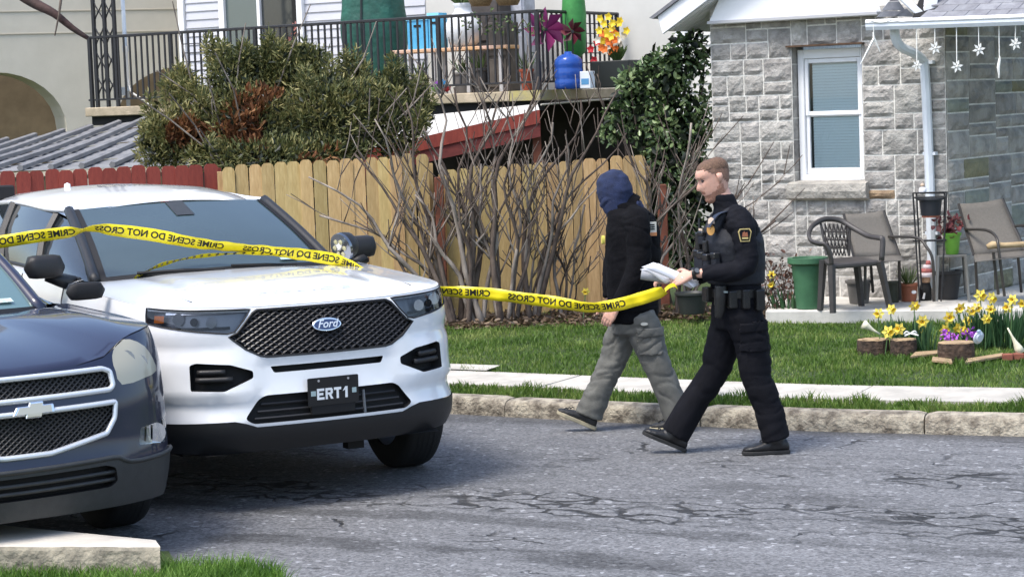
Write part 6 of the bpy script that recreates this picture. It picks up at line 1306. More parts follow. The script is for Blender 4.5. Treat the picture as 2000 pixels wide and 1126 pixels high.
c = at(1912, 659, 15.55); t = empty('white_disc_ornament', c, 0, 'round white garden ornament leaning on the large log', 'ornament'); t.rotation_euler = (R_(18), R_(-28), R_(25)); MB().lathe([(.001, -.012), (.028, -.012), (.034, -.004), (.048, .0), (.05, .008), (.001, .012)], (0, 0, 0), 20, 'y').build('disc', mat('glazed_white', (.66, .70, .78), .25), t, smooth=True, sharp=40); MB().lathe([(.001, -.012), (.016, 0), (.001, .012)], (.012, 0, .055), 10).build('knob', mat('glazed_blue', (.45, .58, .75), .3), t, smooth=True)
for px, py, px2, py2, Y, lab in ((1695, 638, 1718, 652, 16.1, 'white trumpet flower ornament leaning left of the log slices'), (1986, 674, 1968, 640, 15.7, 'cream trumpet flower ornament at the right end of the bed')):
    c = at(px, py, Y); t = empty('trumpet_ornament', c, 0, lab, 'ornament'); e = at(px2, py2, Y)-c; MB().tube([e, e*.55, e*.2, -e*.12, -e*.4], [.008, .010, .018, .030, .036] if px < 1800 else [.006, .008, .016, .03, .036], 10).build('trumpet', mat('ivory', (.72, .68, .50), .5), t, smooth=True)
c = at(1778, 651, 15.85); t = empty('white_bow', c, 0, 'small white ribbon bow on the second log slice', 'bow')
for sg in (-1, 1): MB().tube(cat_spline([Vector((0, 0, 0)), Vector((sg*.03, -.01, .018)), Vector((sg*.045, 0, .0)), Vector((sg*.02, .01, -.004)), Vector((0, 0, 0))], 3), .006, 5).build('loop', M_flake, t); MB().tube([Vector((0, 0, 0)), Vector((sg*.05, -.05, -.01))], .005, 4).build('tail', M_flake, t)
# ================================================================ things on the balcony
def bk(px, py, k): return atplane(px, py, bp_(0, k, 0), BB)
ZBF = BZ+.002
def stand_(px, k): p = bk(px, 180, k); p.z = ZBF; return p
p = stand_(735, 1.1); sc1 = p.y/FPX; gc = empty('green_cover', p, 0, 'tall dark green fabric cover over a bulky object on the balcony', 'cover'); P = []
M_gcov = mat('green_tarp', (.022, .115, .082), .55, scale=5, col2=(.012, .06, .045), bump=.5, bscale=12, bdist=.03)
for i in range(19):
    z = lerp(0, 1.55, i/18); r = interp(z, [0, .2, .6, .95, 1.3, 1.55], [.41, .42, .42, .43, .40, .33]); row = []
    for k in range(40):
        a = 2*PI*k/40; f = 1+.02*math.sin(a*7+z*2)+.06*mnoise.noise(Vector((math.cos(a)*2, math.sin(a)*2, z*3))); row.append(Vector((r*f*math.cos(a), r*.75*f*math.sin(a), z+.02*math.sin(a*5))))
    P.append(row)
mb = MB().grid(P, wrap=True); mb.f.append(tuple(18*40+k for k in range(40))); mb.build('tarp', M_gcov, gc, smooth=True)
for a in (-1.75,): MB().tube([P[i][int((a % (2*PI))/(2*PI)*40)]*1.01+Vector((0, -.004, 0)) for i in range(19)], .016, 5, flat=.5).build('seam_band', mat('dark_band', (.012, .02, .02), .6), gc)
bn_ = stand_(890, .75); tbn = empty('balcony_bench', bn_, -BA, 'pale pink topped bench along the balcony railing', 'bench'); bi2 = Vector(tbn.location); br_ = Matrix.Rotation(BA, 3, 'Z'); Q = lambda px, py, k: br_ @ (bk(px, py, k)-bi2)
zt = bk(890, 97, .75).z-ZBF; x0, x1 = Q(778, 100, .75).x, Q(1002, 95, .75).x
MB().box(((x0+x1)/2, 0, zt), (abs(x1-x0), .34, .045)).build('bench_top', mat('pink_board', (.62, .43, .38), .6, scale=3, col2=(.62, .36, .14)), tbn, bevel=.008)
for q_ in (.06, .36, .66, .94):
    for y_ in (-.13, .13): MB().box((lerp(x0, x1, q_), y_, zt/2-.01), (.045, .045, zt-.03)).build('leg', mat('bench_leg', (.50, .49, .48), .6), tbn)
def on_bench(px): p = bk(px, 97, .75); p.z = ZBF+zt+.024; return p
for px, w, h, d, lab, col in ((826, .30, .40, .22, 'light blue plastic crate on the left of the balcony bench', (.10, .42, .68)), (857, .15, .44, .20, 'taller light blue box beside the blue crate', (.14, .50, .74))):
    t = empty('blue_crate', on_bench(px), -BA, lab, 'crate'); m = mat('crate_%d' % px, col, .4, var=.15, scale=6); mb = MB()
    for a in (-1, 1): MB().box((a*(w/2-.008), 0, h/2), (.016, d, h)).build('side_panel', m, t); MB().box((0, a*(d/2-.008), h/2), (w-.034, .016, h-.004)).build('side_panel', m, t)
    MB().box((0, 0, .01), (w-.036, d-.036, .012)).build('bottom', m, t); MB().box((0, -d/2-.006, h-.02), (w+.02, .02, .04)).build('rim', mat('crate_rim', (.25, .62, .80), .4), t); MB().box((0, -d/2-.004, h*.72), (w*.35, .006, .03)).build('handle_slot', M_dark, t)
t = empty('white_urn', on_bench(907), 0, 'big white rounded urn with a trailing plant on the balcony bench', 'urn'); MB().lathe([(.13, 0), (.19, .06), (.235, .18), (.23, .28), (.17, .38), (.11, .44), (.10, .50), (.13, .54), (.11, .54), (.08, .48)], (0, 0, 0), 28).build('vessel', mat('glazed_urn', (.70, .71, .72), .4, var=.05), t, smooth=True); sprout(t, (0, 0, .5), 40, .25, 1.6, M_fern, .03)
p = stand_(1112, .28); t = empty('water_bottle', p, 0, 'large blue water cooler bottle standing on the balcony', 'bottle'); m = glassmat('blue_bottle', (.25, .45, .85), 1.45, .08, .72, (.03, .10, .42)); MB().lathe([(.15, 0), (.17, .012), (.17, .10), (.160, .12), (.17, .14), (.17, .23), (.160, .25), (.17, .27), (.165, .34), (.12, .39), (.05, .415), (.045, .44), (.001, .44)], (0, 0, 0), 24).build('bottle_shell', m, t, smooth=True)
p = stand_(1126, .9); t = empty('closed_parasol', p, 0, 'closed bright green parasol standing in the balcony corner', 'parasol'); MB().lathe([(.03, .35), (.13, .45), (.15, .9), (.12, 1.3), (.06, 1.6)], (0, 0, 0), 14).build('canopy', mat('green_canopy', (.05, .25, .06), .6, var=.3, scale=9), t, smooth=True); MB().tube([(0, 0, 0), (0, 0, 1.7)], .018, 6).build('pole', M_iron, t); MB().lathe([(.16, 0), (.16, .05), (.03, .07)], (0, 0, 0), 16).build('base', M_iron, t)
def pinwheel(px, py, k, r, cols, label, sd):
    c = bk(px, py, k); t = empty('pinwheel', (c.x, c.y, ZBF), 0, label, 'pinwheel'); h = c.z-ZBF; MB().tube([(0, 0, 0), (0, 0, h)], .008, 5).build('stick', M_iron, t); rs = random.Random(sd)
    for j in range(8):
        a = j*PI/4+rs.uniform(-.1, .1); d = Vector((math.cos(a), 0, math.sin(a))); s_ = Vector((-d.z, 0, d.x)); o = Vector((0, -.01, h)); pts = [o, o+d*r*.55+s_*r*.36+Vector((0, -.05, 0)), o+d*r, o+d*r*.5-s_*r*.1+Vector((0, .02, 0))]
        MB().add(pts+[q_+Vector((0, .004, 0)) for q_ in pts], [(0, 1, 2, 3), (7, 6, 5, 4), (0, 4, 5, 1), (1, 5, 6, 2), (2, 6, 7, 3), (3, 7, 4, 0)]).build('vane', mat('vane_%s%d' % (label[:6], j % 2), cols[j % 2], .45), t)
    MB().lathe([(.02, -.03), (.02, .01)], (0, 0, h), 8, 'y').build('hub', M_iron, t)
pinwheel(1066, 58, .22, .27, ((.30, .03, .14), (.16, .015, .09)), 'large magenta pinwheel on the balcony beside the blue bottle', 4); pinwheel(1118, 62, .35, .16, ((.10, .01, .02), (.05, .008, .012)), 'dark red pinwheel above the blue bottle', 9)
# dark planter box with artificial flowers in the right corner
p = stand_(1208, .9); t = empty('flower_planter', p, -BA, 'black planter crowded with yellow, orange and white flowers at the right end of the balcony', 'planter'); MB().box((0, 0, .16), (.46, .36, .32), taper=1.12).build('planter_box', mat('planter_black', (.02, .024, .022), .6), t, bevel=.01)
for col, n, off, nm in (((.75, .55, .03), 16, (.02, .16), 'yellow_bloom'), ((.70, .16, .02), 14, (-.02, .05), 'orange_bloom'), ((.72, .68, .55), 16, (-.05, .04), 'white_bloom'), ((.50, .02, .03), 10, (-.12, .02), 'red_bloom')):
    m = mat(nm, col, .6, var=.2, scale=30)
    for k in range(n):
        c = Vector((off[0]+random.gauss(0, .09)-.04, random.gauss(-.05, .08), .50+off[1]+random.gauss(0, .07))); mb = MB(); a0 = random.random()*6
        for j in range(5): a = a0+j*2*PI/5; d = Vector((math.cos(a), -.35, math.sin(a))); s_ = Vector((-math.sin(a), 0, math.cos(a))); mb.add([c, c+d*.03+s_*.022, c+d*.055, c+d*.03-s_*.022], [(0, 1, 2, 3)])
        mb.build(nm, m, t)
sprout(t, (0, 0, .3), 50, .3, .9, M_fern, .03, name='stems')
p = stand_(862, .45); t = empty('toy_ball', p, 0, 'small red and purple toy on the balcony floor under the bench', 'toy')
for k, col in enumerate(((.45, .03, .05), (.20, .05, .30), (.10, .25, .06), (.05, .25, .50))): a = k*PI/2+.4; MB().lathe([(.001, -.05), (.05, -.02), (.055, .02), (.001, .06)], (.07*math.cos(a), .05*math.sin(a), .07+.05*(k % 2)), 10).build('lobe', mat('toy_%d' % k, col, .4), t, smooth=True)
p = stand_(1148, .3); t = empty('white_carton', p, -BA, 'small white carton beside the blue bottle', 'carton'); MB().box((0, 0, .10), (.14, .12, .20)).build('carton', mat('carton_white', (.62, .66, .70), .6), t, bevel=.004); MB().box((0, -.0615, .08), (.10, .003, .07)).build('print', mat('carton_print', (.08, .25, .45), .6), t)
for px, py, k, col, lab in ((528, 112, .15, (.52, .05, .04), 'red artificial flower ornament on the balcony rail above the evergreen shrub'), (572, 68, .12, (.55, .22, .18), 'thin pink flower ornament standing above the balcony rail')):
    c = bk(px, py, k); t = empty('flower_ornament', (c.x, c.y, ZBF), 0, lab, 'ornament'); h = c.z-ZBF; MB().tube([(0, 0, 0), (0, 0, h)], .006, 4).build('stick', M_iron, t); n = 40 if k == .15 else 14; P = rng.normal(size=(n, 3))*np.array([.07, .05, .09] if k == .15 else [.02, .02, .07])+np.array([0, 0, h]); D = unit(rng.normal(size=(n, 3))); leaf_mesh('petals', P, D, unit(np.cross(D, rng.normal(size=(n, 3)))), .06, .035, mat('orn_%d' % px, col, .6), t)
for k, (px, kk, w, h, col, lab) in enumerate(((985, .8, .30, .85, (.10, .085, .07), 'dark brown storage box stacked behind the bench'), (1045, .55, .20, .34, (.30, .30, .30), 'grey bucket left of the blue water bottle'), (960, 1.4, .5, 1.25, (.07, .06, .055), 'dark shelf unit against the balcony wall'), (1010, 1.7, .45, 1.5, (.45, .47, .52), 'pale cabinet against the balcony wall'))):
    p = stand_(px, kk); t = empty(('storage_box', 'bucket', 'shelf_unit', 'cabinet')[k], p, -BA, lab, ('box', 'bucket', 'shelf', 'cabinet')[k]); m = mat('misc_%d' % k, col, .7, var=.3, scale=7)
    if k == 1: MB().lathe([(w*.42, 0), (w*.5, h), (w*.46, h), (w*.4, .02)], (0, 0, 0), 16).build('pail', m, t, smooth=True, sharp=40); MB().tube(cat_spline([(-w*.5, 0, h), (0, -.02, h+.12), (w*.5, 0, h)], 5), .005, 4).build('handle', M_iron, t)
    else:
        MB().box((0, 0, h/2), (w, .3, h)).build('carcass', m, t, bevel=.01); MB().box((0, -.16, h*.72), (w*.9, .02, h*.4)).build('panel', m, t, bevel=.005); MB().box((0, -.16, h*.27), (w*.9, .02, h*.4)).build('panel', m, t, bevel=.005)
for px, py, k, r_, lab in ((938, -4, .35, .16, 'wicker hanging basket above the white urn'), (992, -6, .4, .17, 'wicker hanging basket right of the urn')):
    c = bk(px, py, k); t = empty('hanging_basket', c, 0, lab, 'basket'); MB().lathe([(r_*.7, -.10), (r_*.95, -.02), (r_, .05), (r_*.9, .05), (r_*.6, -.08)], (0, 0, 0), 16).build('bowl', mat('wicker', (.25, .17, .08), .8, scale=60, col2=(.12, .08, .04)), t, smooth=True); sprout(t, (0, 0, .02), 30, .2, 1.8, M_fern, .03)
    for a in (0, 2.1, 4.2): MB().tube([(r_*math.cos(a), r_*math.sin(a), .05), (0, 0, .6)], .004, 4).build('chain', M_iron, t)
for k, (px, kk, w, h, col, lab) in enumerate(((905, .7, .24, .26, (.20, .20, .20), 'grey pot under the middle of the balcony bench'), (940, .65, .20, .30, (.05, .05, .05), 'black pot under the right part of the bench'), (820, .7, .26, .22, (.22, .19, .16), 'brown pot under the left part of the bench'), (1030, .35, .16, .26, (.35, .08, .04), 'small orange pot left of the grey bucket'))):
    p = stand_(px, kk); pot(px, 0, w*.75, w, h, col, lab, Y=p.y); bpy.context.view_layer.update(); o = [x for x in bpy.data.objects if x.get('label') == lab][0]; o.location = p; sprout(o, (0, 0, h*.85), 24, .3, .8, M_fern, .02)
# trailing wire plants over the middle of the rail
wv = empty('trailing_vine', bk(985, 60, .02), 0, 'thin leafy vine wound along the balcony rail', 'vine'); wi = Vector(wv.location); pts = [bk(lerp(905, 1060, k/24), 40+14*math.sin(k*1.3)+k*.6, .03+.05*math.sin(k*.9))-wi for k in range(25)]; MB().tube(pts, .006, 4).build('stem', M_bark, wv)
C = np.array([pts[i % 25] for i in range(90)])+rng.normal(size=(90, 3))*.03; D = unit(rng.normal(size=(90, 3))); leaf_mesh('leaves', C, D, unit(np.cross(D, rng.normal(size=(90, 3)))), .05, .03, M_fern, wv)
# ================================================================ people
def loft_tube(mb, C, A, B, ra, rb, n=18, p=2.0):
    """closed tube through centres C with axis vectors A,B (unit) and radii; superellipse exponent p"""
    rings = []
    for c, a, b, x, y in zip(C, A, B, ra, rb):
        r = []
        for k in range(n):
            t = 2*PI*k/n; ct, st = math.cos(t), math.sin(t); r.append(Vector(c)+Vector(a)*(x*math.copysign(abs(ct)**(2/p), ct))+Vector(b)*(y*math.copysign(abs(st)**(2/p), st)))
        rings.append(r)
    mb.grid(rings, wrap=True); b0 = len(mb.v)-len(rings)*n; m = len(rings)
    mb.f.append(tuple(b0+k for k in range(n-1, -1, -1))); mb.f.append(tuple(b0+(m-1)*n+k for k in range(n))); return mb
def limb(mb, pts, rad, side, flat=1.0, sub=4, n=16):
    """tapering limb along joints; rad along the way; side = preferred cross axis"""
    P = cat_spline(pts, sub); R = np.interp(np.linspace(0, len(pts)-1, len(P)), range(len(pts)), [r if not isinstance(r, tuple) else r[0] for r in rad]); Rb = np.interp(np.linspace(0, len(pts)-1, len(P)), range(len(pts)), [r*flat if not isinstance(r, tuple) else r[1] for r in rad])
    A = []; B = []
    for i in range(len(P)):
        t = (P[min(i+1, len(P)-1)]-P[max(i-1, 0)]).normalized(); a = t.cross(Vector(side)).normalized(); A.append(a); B.append(t.cross(a).normalized())
    return loft_tube(mb, P, A, B, R, Rb, n)
def remesh(mb, vox, smooth=2, fac=.5):
    """union of overlapping closed pieces as one continuous skin"""
    me = mb.mesh('tmp'); bm = bmesh.new(); bm.from_mesh(me); bmesh.ops.recalc_face_normals(bm, faces=bm.faces); bm.to_mesh(me); bm.free()
    o = bpy.data.objects.new('tmp', me); COL.objects.link(o); r = o.modifiers.new('r', 'REMESH'); r.mode = 'VOXEL'; r.voxel_size = vox; r.adaptivity = 0
    if smooth: s_ = o.modifiers.new('s', 'SMOOTH'); s_.iterations = smooth; s_.factor = fac
    bpy.context.view_layer.update(); dg = bpy.context.evaluated_depsgraph_get(); m2 = bpy.data.meshes.new_from_object(o.evaluated_get(dg)); bpy.data.objects.remove(o, do_unlink=True); bpy.data.meshes.remove(me)
    return m2
def folds(me, fn):
    me.update(); n = len(me.vertices); co = np.empty(n*3); me.vertices.foreach_get('co', co); co = co.reshape(-1, 3); nr = np.array([v.normal[:] for v in me.vertices])
    d = np.array([fn(Vector(c)) for c in co]); co = co+nr*d[:, None]; me.vertices.foreach_set('co', co.ravel()); me.update()
def skin(name, me, m, parent):
    me.name = name; o = bpy.data.objects.new(name, me); COL.objects.link(o); return finish(o, m, parent, True, fix=False)
def nz(p, f, s=0.0): return mnoise.noise(Vector((p.x*f[0]+s, p.y*f[1]+s*.7, p.z*f[2]-s)))
def crease(p, s=0.0, f=9.0, asp=.38, tilt=.5):
    """sharp irregular cloth creases, slanting, merging and dying out"""
    w = Vector((nz(p, (5, 5, 5), s+1), nz(p, (5, 5, 5), s+4), nz(p, (5, 5, 5), s+7)))*.055; q = p+w; side = tilt*math.sin(q.z*3.1+s)
    a = q.z + side*q.x; b_ = (q.x-side*q.z)*asp; v = mnoise.noise(Vector((b_*f, q.y*asp*f+s, a*f+s*2))); r = 1-min(1, abs(v)*3.2); m = max(0, .35+mnoise.noise(Vector((q.x*4+s, q.y*4, q.z*3.3)))); return -r*r*m+.35*v
M_skin = mat('skin', (.62, .36, .27), .5, var=.10, scale=40, sss=.12, bump=.08, bscale=250)
HEAD_PROF = [(0.0, .060, -.010, .026), (.008, .076, -.028, .040), (.022, .090, -.040, .051), (.038, .093, -.048, .057), (.052, .086, -.056, .061), (.062, .090, -.062, .064), (.069, .095, -.066, .066), (.075, .090, -.068, .067), (.082, .096, -.072, .068), (.092, .091, -.078, .069), (.105, .092, -.084, .070), (.120, .091, -.090, .0715), (.135, .088, -.096, .0725), (.148, .083, -.100, .073), (.158, .085, -.102, .0735), (.168, .094, -.103, .074), (.182, .093, -.103, .0745), (.198, .086, -.100, .073), (.212, .073, -.092, .068), (.224, .055, -.078, .058), (.233, .032, -.058, .042), (.238, .008, -.034, .020)]
def head_points(extra=0.0, zmin=-1, n=44):
    rows = []
    for z, fr, bk, hw in HEAD_PROF:
        row = []
        for k in range(n):
            t = 2*PI*k/n; c, s_ = math.cos(t), math.sin(t)     # t=0 front
            y = (fr if c > 0 else -bk)*math.copysign(abs(c)**.86, c); x = hw*math.copysign(abs(s_)**.92, s_)
            if c > 0:
                g = math.exp(-(x/.0135)**2); nose = interp(z, [.088, .096, .108, .118, .135, .150, .164], [.0, .017, .030, .026, .016, .009, 0])*g
                nose += .008*math.exp(-((abs(x)-.014)/.006)**2)*math.exp(-((z-.100)/.007)**2)
                sock = -.012*math.exp(-((abs(x)-.031)/.014)**2)*math.exp(-((z-.150)/.010)**2); brow = .005*math.exp(-((abs(x)-.030)/.02)**2)*math.exp(-((z-.167)/.007)**2); chk = .004*math.exp(-((abs(x)-.045)/.015)**2)*math.exp(-((z-.118)/.02)**2)
                y += nose+sock+brow+chk
            row.append((y+extra*c, x+extra*s_, z))   # forward, left, up (chin = 0)
        rows.append(row)
    return rows
def build_head(fn, parent_mb=None):
    P = [[fn(*p) for p in r] for r in head_points()]; mb = parent_mb or MB(); b0 = len(mb.v); mb.grid(P, wrap=True); n = 44; m = len(P)
    mb.f.append(tuple(b0+k for k in range(n-1, -1, -1))); mb.f.append(tuple(b0+(m-1)*n+k for k in range(n)))
    return mb
def hand(mb, wrist, d, up, thumb, curl=.6, L=.185, spread=.0, grip=None):
    """d: along the hand, up: back of the hand, thumb: thumb side; five unequal fingers with three bends"""
    d = Vector(d).normalized(); up = (Vector(up)-d*Vector(up).dot(d)).normalized(); th = Vector(thumb)-d*Vector(thumb).dot(d); th = (th-up*th.dot(up)).normalized(); wrist = Vector(wrist)
    C = [wrist-d*.03, wrist, wrist+d*.03, wrist+d*.07, wrist+d*.098]; loft_tube(mb, C, [th]*5, [up]*5, [.026, .027, .036, .043, .040], [.020, .019, .018, .016, .011], 14, 2.6)
    for k, (o, l, r) in enumerate(((.031, .072, .0092), (.010, .080, .0098), (-.011, .074, .0093), (-.030, .058, .0082))):
        p = wrist+d*.088+th*o+up*.002; dirv = (d+th*spread*o*10).normalized(); pts = [p-dirv*.02]; a = 0
        for q, (fl, ca) in enumerate(((.45, .55), (.32, .9), (.23, .6))):
            pts.append(p); a += curl*ca*(1+.08*k); dv = (dirv*math.cos(a)-up*math.sin(a)).normalized(); p = p+dv*l*fl
        pts.append(p); limb(mb, pts, [r, r, r*.97, r*.9, r*.62], th, 1.0, 3, 9)
    p = wrist+d*.022+th*.030; t1 = (d*.65+th*.75-up*.25).normalized(); t2 = (d*.9+th*.25-up*.45).normalized()
    limb(mb, [p-t1*.02, p, p+t1*.042, p+t1*.042+t2*.032, p+t1*.042+t2*.052], [.015, .015, .0125, .0105, .007], up, 1.0, 3, 9)
def shoe(mb, heel, d, L=.29, w=.05, h=.075, up=Vector((0, 0, 1))):
    d = Vector(d).normalized(); s_ = d.cross(Vector(up)).normalized(); u = s_.cross(d).normalized(); heel = Vector(heel); C = []; A = []; B = []; ra = []; rb = []
    for q, ww, hh in ((0.0, .72, .55), (.05, .86, .9), (.2, .88, 1.0), (.4, .84, .95), (.55, .95, .78), (.75, 1.0, .58), (.9, .86, .46), (.98, .55, .34), (1.0, .3, .22)):
        C.append(heel+d*(L*q)+u*(h*hh*.5)); A.append(s_); B.append(u); ra.append(w*ww); rb.append(h*hh*.5)
    loft_tube(mb, C, A, B, ra, rb, 16, 2.5)
def sole(mb, heel, d, L=.295, w=.052, th=.022, up=Vector((0, 0, 1))):
    d = Vector(d).normalized(); s_ = d.cross(Vector(up)).normalized(); u = s_.cross(d).normalized(); heel = Vector(heel)-d*.004
    out = [(0, .55), (.03, .8), (.15, .88), (.4, .8), (.6, .95), (.8, 1.0), (.93, .75), (1.0, .35)]; pl = [(q, a) for q, a in out]+[(q, -a) for q, a in reversed(out)]
    mb.prism(pl, lambda x, y, k: heel+d*(x*L)+s_*(y*w)+u*k, 0, th)
def along(P, a, b): return Vector(P[a]).lerp(Vector(P[b]), .5)
def cloth_patch(me, cond, off, name, m, parent):
    mb = MB(); idx = {}
    for pl in me.polygons:
        if cond(pl.center, pl.normal):
            q = []
            for i in pl.vertices:
                if i not in idx: v = me.vertices[i]; idx[i] = len(mb.v); mb.v.append(tuple(v.co+v.normal*off))
                q.append(idx[i])
            mb.f.append(tuple(q))
    if mb.f:
        o = mb.build(name, m, parent, smooth=True, fix=False); s_ = o.modifiers.new('t', 'SOLIDIFY'); s_.thickness = off; s_.offset = -1; return o
def surf_patch(base, n_, up, poly, m, name, parent, th=.004, curve=0.0):
    """small flat badge: polygon in (right, up) metres on a surface point with normal n_"""
    n_ = Vector(n_).normalized(); up = (Vector(up)-n_*Vector(up).dot(n_)).normalized(); r = up.cross(n_).normalized(); base = Vector(base)
    return MB().prism(poly, lambda x, y, k: base+r*x+up*y+n_*(k-curve*x*x), 0, th).build(name, m, parent)

# ---------------------------------------------------------------- officer
OY = 13.13
root = empty('person', (at(1440, 590, OY).x, OY, 0), 0, 'bareheaded police officer in black uniform and vest holding papers, walking left', 'person'); ro = Vector(root.location)
J = lambda px, py, l=0.0: at(px, py, OY-l)-ro        # l: metres towards the camera
yaw = R_(20)
ft = Vector((-math.cos(yaw), -math.sin(yaw), 0)); lt_ = Vector((math.sin(yaw), -math.cos(yaw), 0))      # chest faces left, a little to the camera
UPZ = Vector((0, 0, 1))
hipc = J(1438, 590); waist = J(1437, 555); chest = J(1430, 470); shl = J(1430, 424); nk = J(1420, 404); nk2 = J(1408, 378)
M_uni = mat('navy_uniform', (.006, .0065, .010), .85, var=.25, scale=12, bump=.25, bscale=180, spec=.2); M_vest = mat('vest_nylon', (.007, .009, .015), .7, var=.3, scale=20, bump=.3, bscale=200)
M_strap = mat('vest_strap', (.02, .032, .06), .7, var=.2, scale=30); M_trou = mat('navy_trousers', (.006, .0062, .009), .85, var=.25, scale=10, bump=.25, bscale=160, spec=.2)
M_leather = mat('black_leather', (.010, .010, .010), .35, bump=.2, bscale=120); M_boot = mat('black_boot', (.011, .011, .012), .4, bump=.25, bscale=150); M_sole = mat('boot_sole', (.02, .02, .02), .8)
shL = J(1446, 436, .19); elL = J(1457, 520, .25); wrL = J(1358, 534, .17); shR = J(1412, 432, -.19); elR = J(1392, 520, -.27); wrR = J(1318, 548, -.10)
hipF = J(1432, 606, -.085); knF = J(1393, 728, -.085); anF = J(1313, 842, -.085); hipB = J(1446, 606, .085); knB = J(1478, 735, .085); anB = J(1514, 846, .085)
def torso(mb, g=0.0, top=True, z0=0):
    C = [J(1438, 625), hipc, waist, J(1436, 520), chest, J(1431, 440), shl, nk, nk2][z0:]; ra = [.165, .175, .168, .172, .185, .19, .16, .066, .058][z0:]; rb = [.115, .125, .128, .135, .142, .125, .095, .066, .06][z0:]
    if not top: C, ra, rb = C[:-2], ra[:-2], rb[:-2]
    n = len(C); loft_tube(mb, C, [lt_]*n, [ft]*n, [r+g for r in ra], [r+g for r in rb], 24, 2.35)
# the body: one continuous figure
hd_pitch = R_(22); hyaw = R_(10); hf = Vector((-math.cos(hyaw)*math.cos(hd_pitch), -math.sin(hyaw)*math.cos(hd_pitch), -math.sin(hd_pitch))); hlft = Vector((math.sin(hyaw), -math.cos(hyaw), 0)); hup = hlft.cross(hf).normalized()*-1
if hup.z < 0: hup = -hup
chin = J(1391, 397); HS = 1.06
hp_ = lambda f, l, z: chin + (hf*(f-.045) + hlft*l + hup*z)*HS
chin = chin + (J(1395, 352)-hp_(0, 0, .12))
bd_ = MB(); torso(bd_); limb(bd_, [shL, elL, wrL], [.052, .042, .028], lt_); limb(bd_, [shR, elR, wrR], [.052, .042, .028], lt_); limb(bd_, [hipF, knF, anF], [.08, .055, .038], lt_); limb(bd_, [hipB, knB, anB], [.08, .055, .038], lt_)
limb(bd_, [J(1424, 415), J(1412, 385), hp_(-.01, 0, .06)], [.062, .058, .056], lt_)
dL = (J(1302, 553, .12)-wrL).normalized(); 
body_me = remesh(bd_, .011, 3)
body_v = MB(); body_v.v = [tuple(v.co) for v in body_me.vertices]; body_v.f = [tuple(p.vertices) for p in body_me.polygons]
build_head(hp_, body_v)
hm = MB(); hand(hm, wrL+dL*.03, dL, Vector((.15, -.75, .55)), Vector((-.1, .5, .8)), .55); hand(hm, wrR+(J(1275, 545, -.02)-wrR).normalized()*.02, J(1275, 545, -.02)-wrR, Vector((0, .5, .8)), Vector((0, -.9, .3)), .7)
hme = remesh(hm, .0042, 2); body_v.add([v.co for v in hme.vertices], [tuple(p.vertices) for p in hme.polygons])
ear = MB()
for sg in (1, -1): loft_tube(ear, [hp_(-.012, sg*.068, .105), hp_(-.016, sg*.079, .115), hp_(-.02, sg*.084, .135), hp_(-.02, sg*.083, .153), hp_(-.014, sg*.073, .160)], [hf]*5, [hlft]*5, [.008, .012, .018, .018, .008], [.006, .005, .0055, .0055, .004], 10)
body_v.add(ear.v, ear.f)
me = body_v.mesh('body'); body = skin('body', me, M_skin, root)
# hair: close crop; beard: reddish stubble
HPTS = head_points(.0045)
def shell_from(cond, off, name, m, nsd=3.0, amp=.002):
    rows = head_points(0); mb = MB(); idx = {}; n = 44
    def vid(i, k):
        k %= n
        if (i, k) not in idx:
            f, l, z = rows[i][k]; c = Vector((f-(-.005), l, (z-.13)*.9)); c.normalize(); a = off*(1 if cond(*rows[i][k]) else .1) + amp*mnoise.noise(Vector((f*90, l*90, z*90))); idx[(i, k)] = len(mb.v); mb.v.append(tuple(hp_(f+c.x*a, l+c.y*a, z+c.z*a)))
        return idx[(i, k)]
    for i in range(len(rows)-1):
        for k in range(n):
            f, l, z = [sum(rows[a][b % n][q] for a in (i, i+1) for b in (k, k+1))/4 for q in range(3)]
            if cond(f, l, z): mb.f.append((vid(i, k), vid(i, k+1), vid(i+1, k+1), vid(i+1, k)))
    i = len(rows)-1
    if cond(*rows[i][0]): mb.f.append(tuple(vid(i, k) for k in range(n)))
    return mb.build(name, m, root, smooth=True, fix=False)
M_fade = mat('cropped_hair', (.28, .165, .115), .75, scale=160, col2=(.17, .095, .065), bump=.5, bscale=400); M_hair = mat('brown_hair', (.20, .115, .07), .7, scale=120, col2=(.09, .05, .032), bump=.6, bscale=300); M_beard = mat('red_stubble', (.25, .11, .065), .7, scale=150, col2=(.43, .225, .155), bump=.5, bscale=400, contrast=(.4, .75))
def hairline(f, l, z): return z > interp(f, [-.11, -.06, -.03, .0, .02, .045, .07, .10], [.075, .085, .12, .158, .172, .205, .216, .222])
shell_from(hairline, .0035, 'hair', M_fade, amp=.0012)
shell_from(lambda f, l, z: z > interp(f, [-.11, -.07, -.03, .0, .03, .05, .07, .10], [.150, .160, .178, .188, .196, .212, .220, .226]), .006, 'top_hair', M_hair, amp=.0045)
shell_from(lambda f, l, z: z > .004 and z < interp(f, [-.03, -.018, -.008, .012, .035, .06, .08, .12], [.02, .10, .112, .086, .071, .064, .062, .062]) and f > -.022 or (.078 < z < .090 and f > .07 and abs(l) < .032), .0022, 'beard', M_beard)
for sg in (1, -1):
    MB().lathe([(.001, -.010), (.0075, -.007), (.0105, 0), (.0075, .007), (.001, .010)], tuple(hp_(.072, sg*.031, .1485)), 10, 'x').build('eye', mat('eye_dark', (.06, .05, .05), .2), body)
    MB().tube([hp_(.091, sg*.013, .1685), hp_(.0895, sg*.028, .1715), hp_(.078, sg*.047, .168)], [.003, .0042, .0025], 5).build('eyebrow', M_hair, body)
MB().tube([hp_(.083, -.022, .0742), hp_(.0935, -.008, .0755), hp_(.0935, .008, .0755), hp_(.083, .022, .0742)], [.002, .0035, .0035, .002], 5).build('lips', mat('lips', (.52, .22, .19), .5), body)
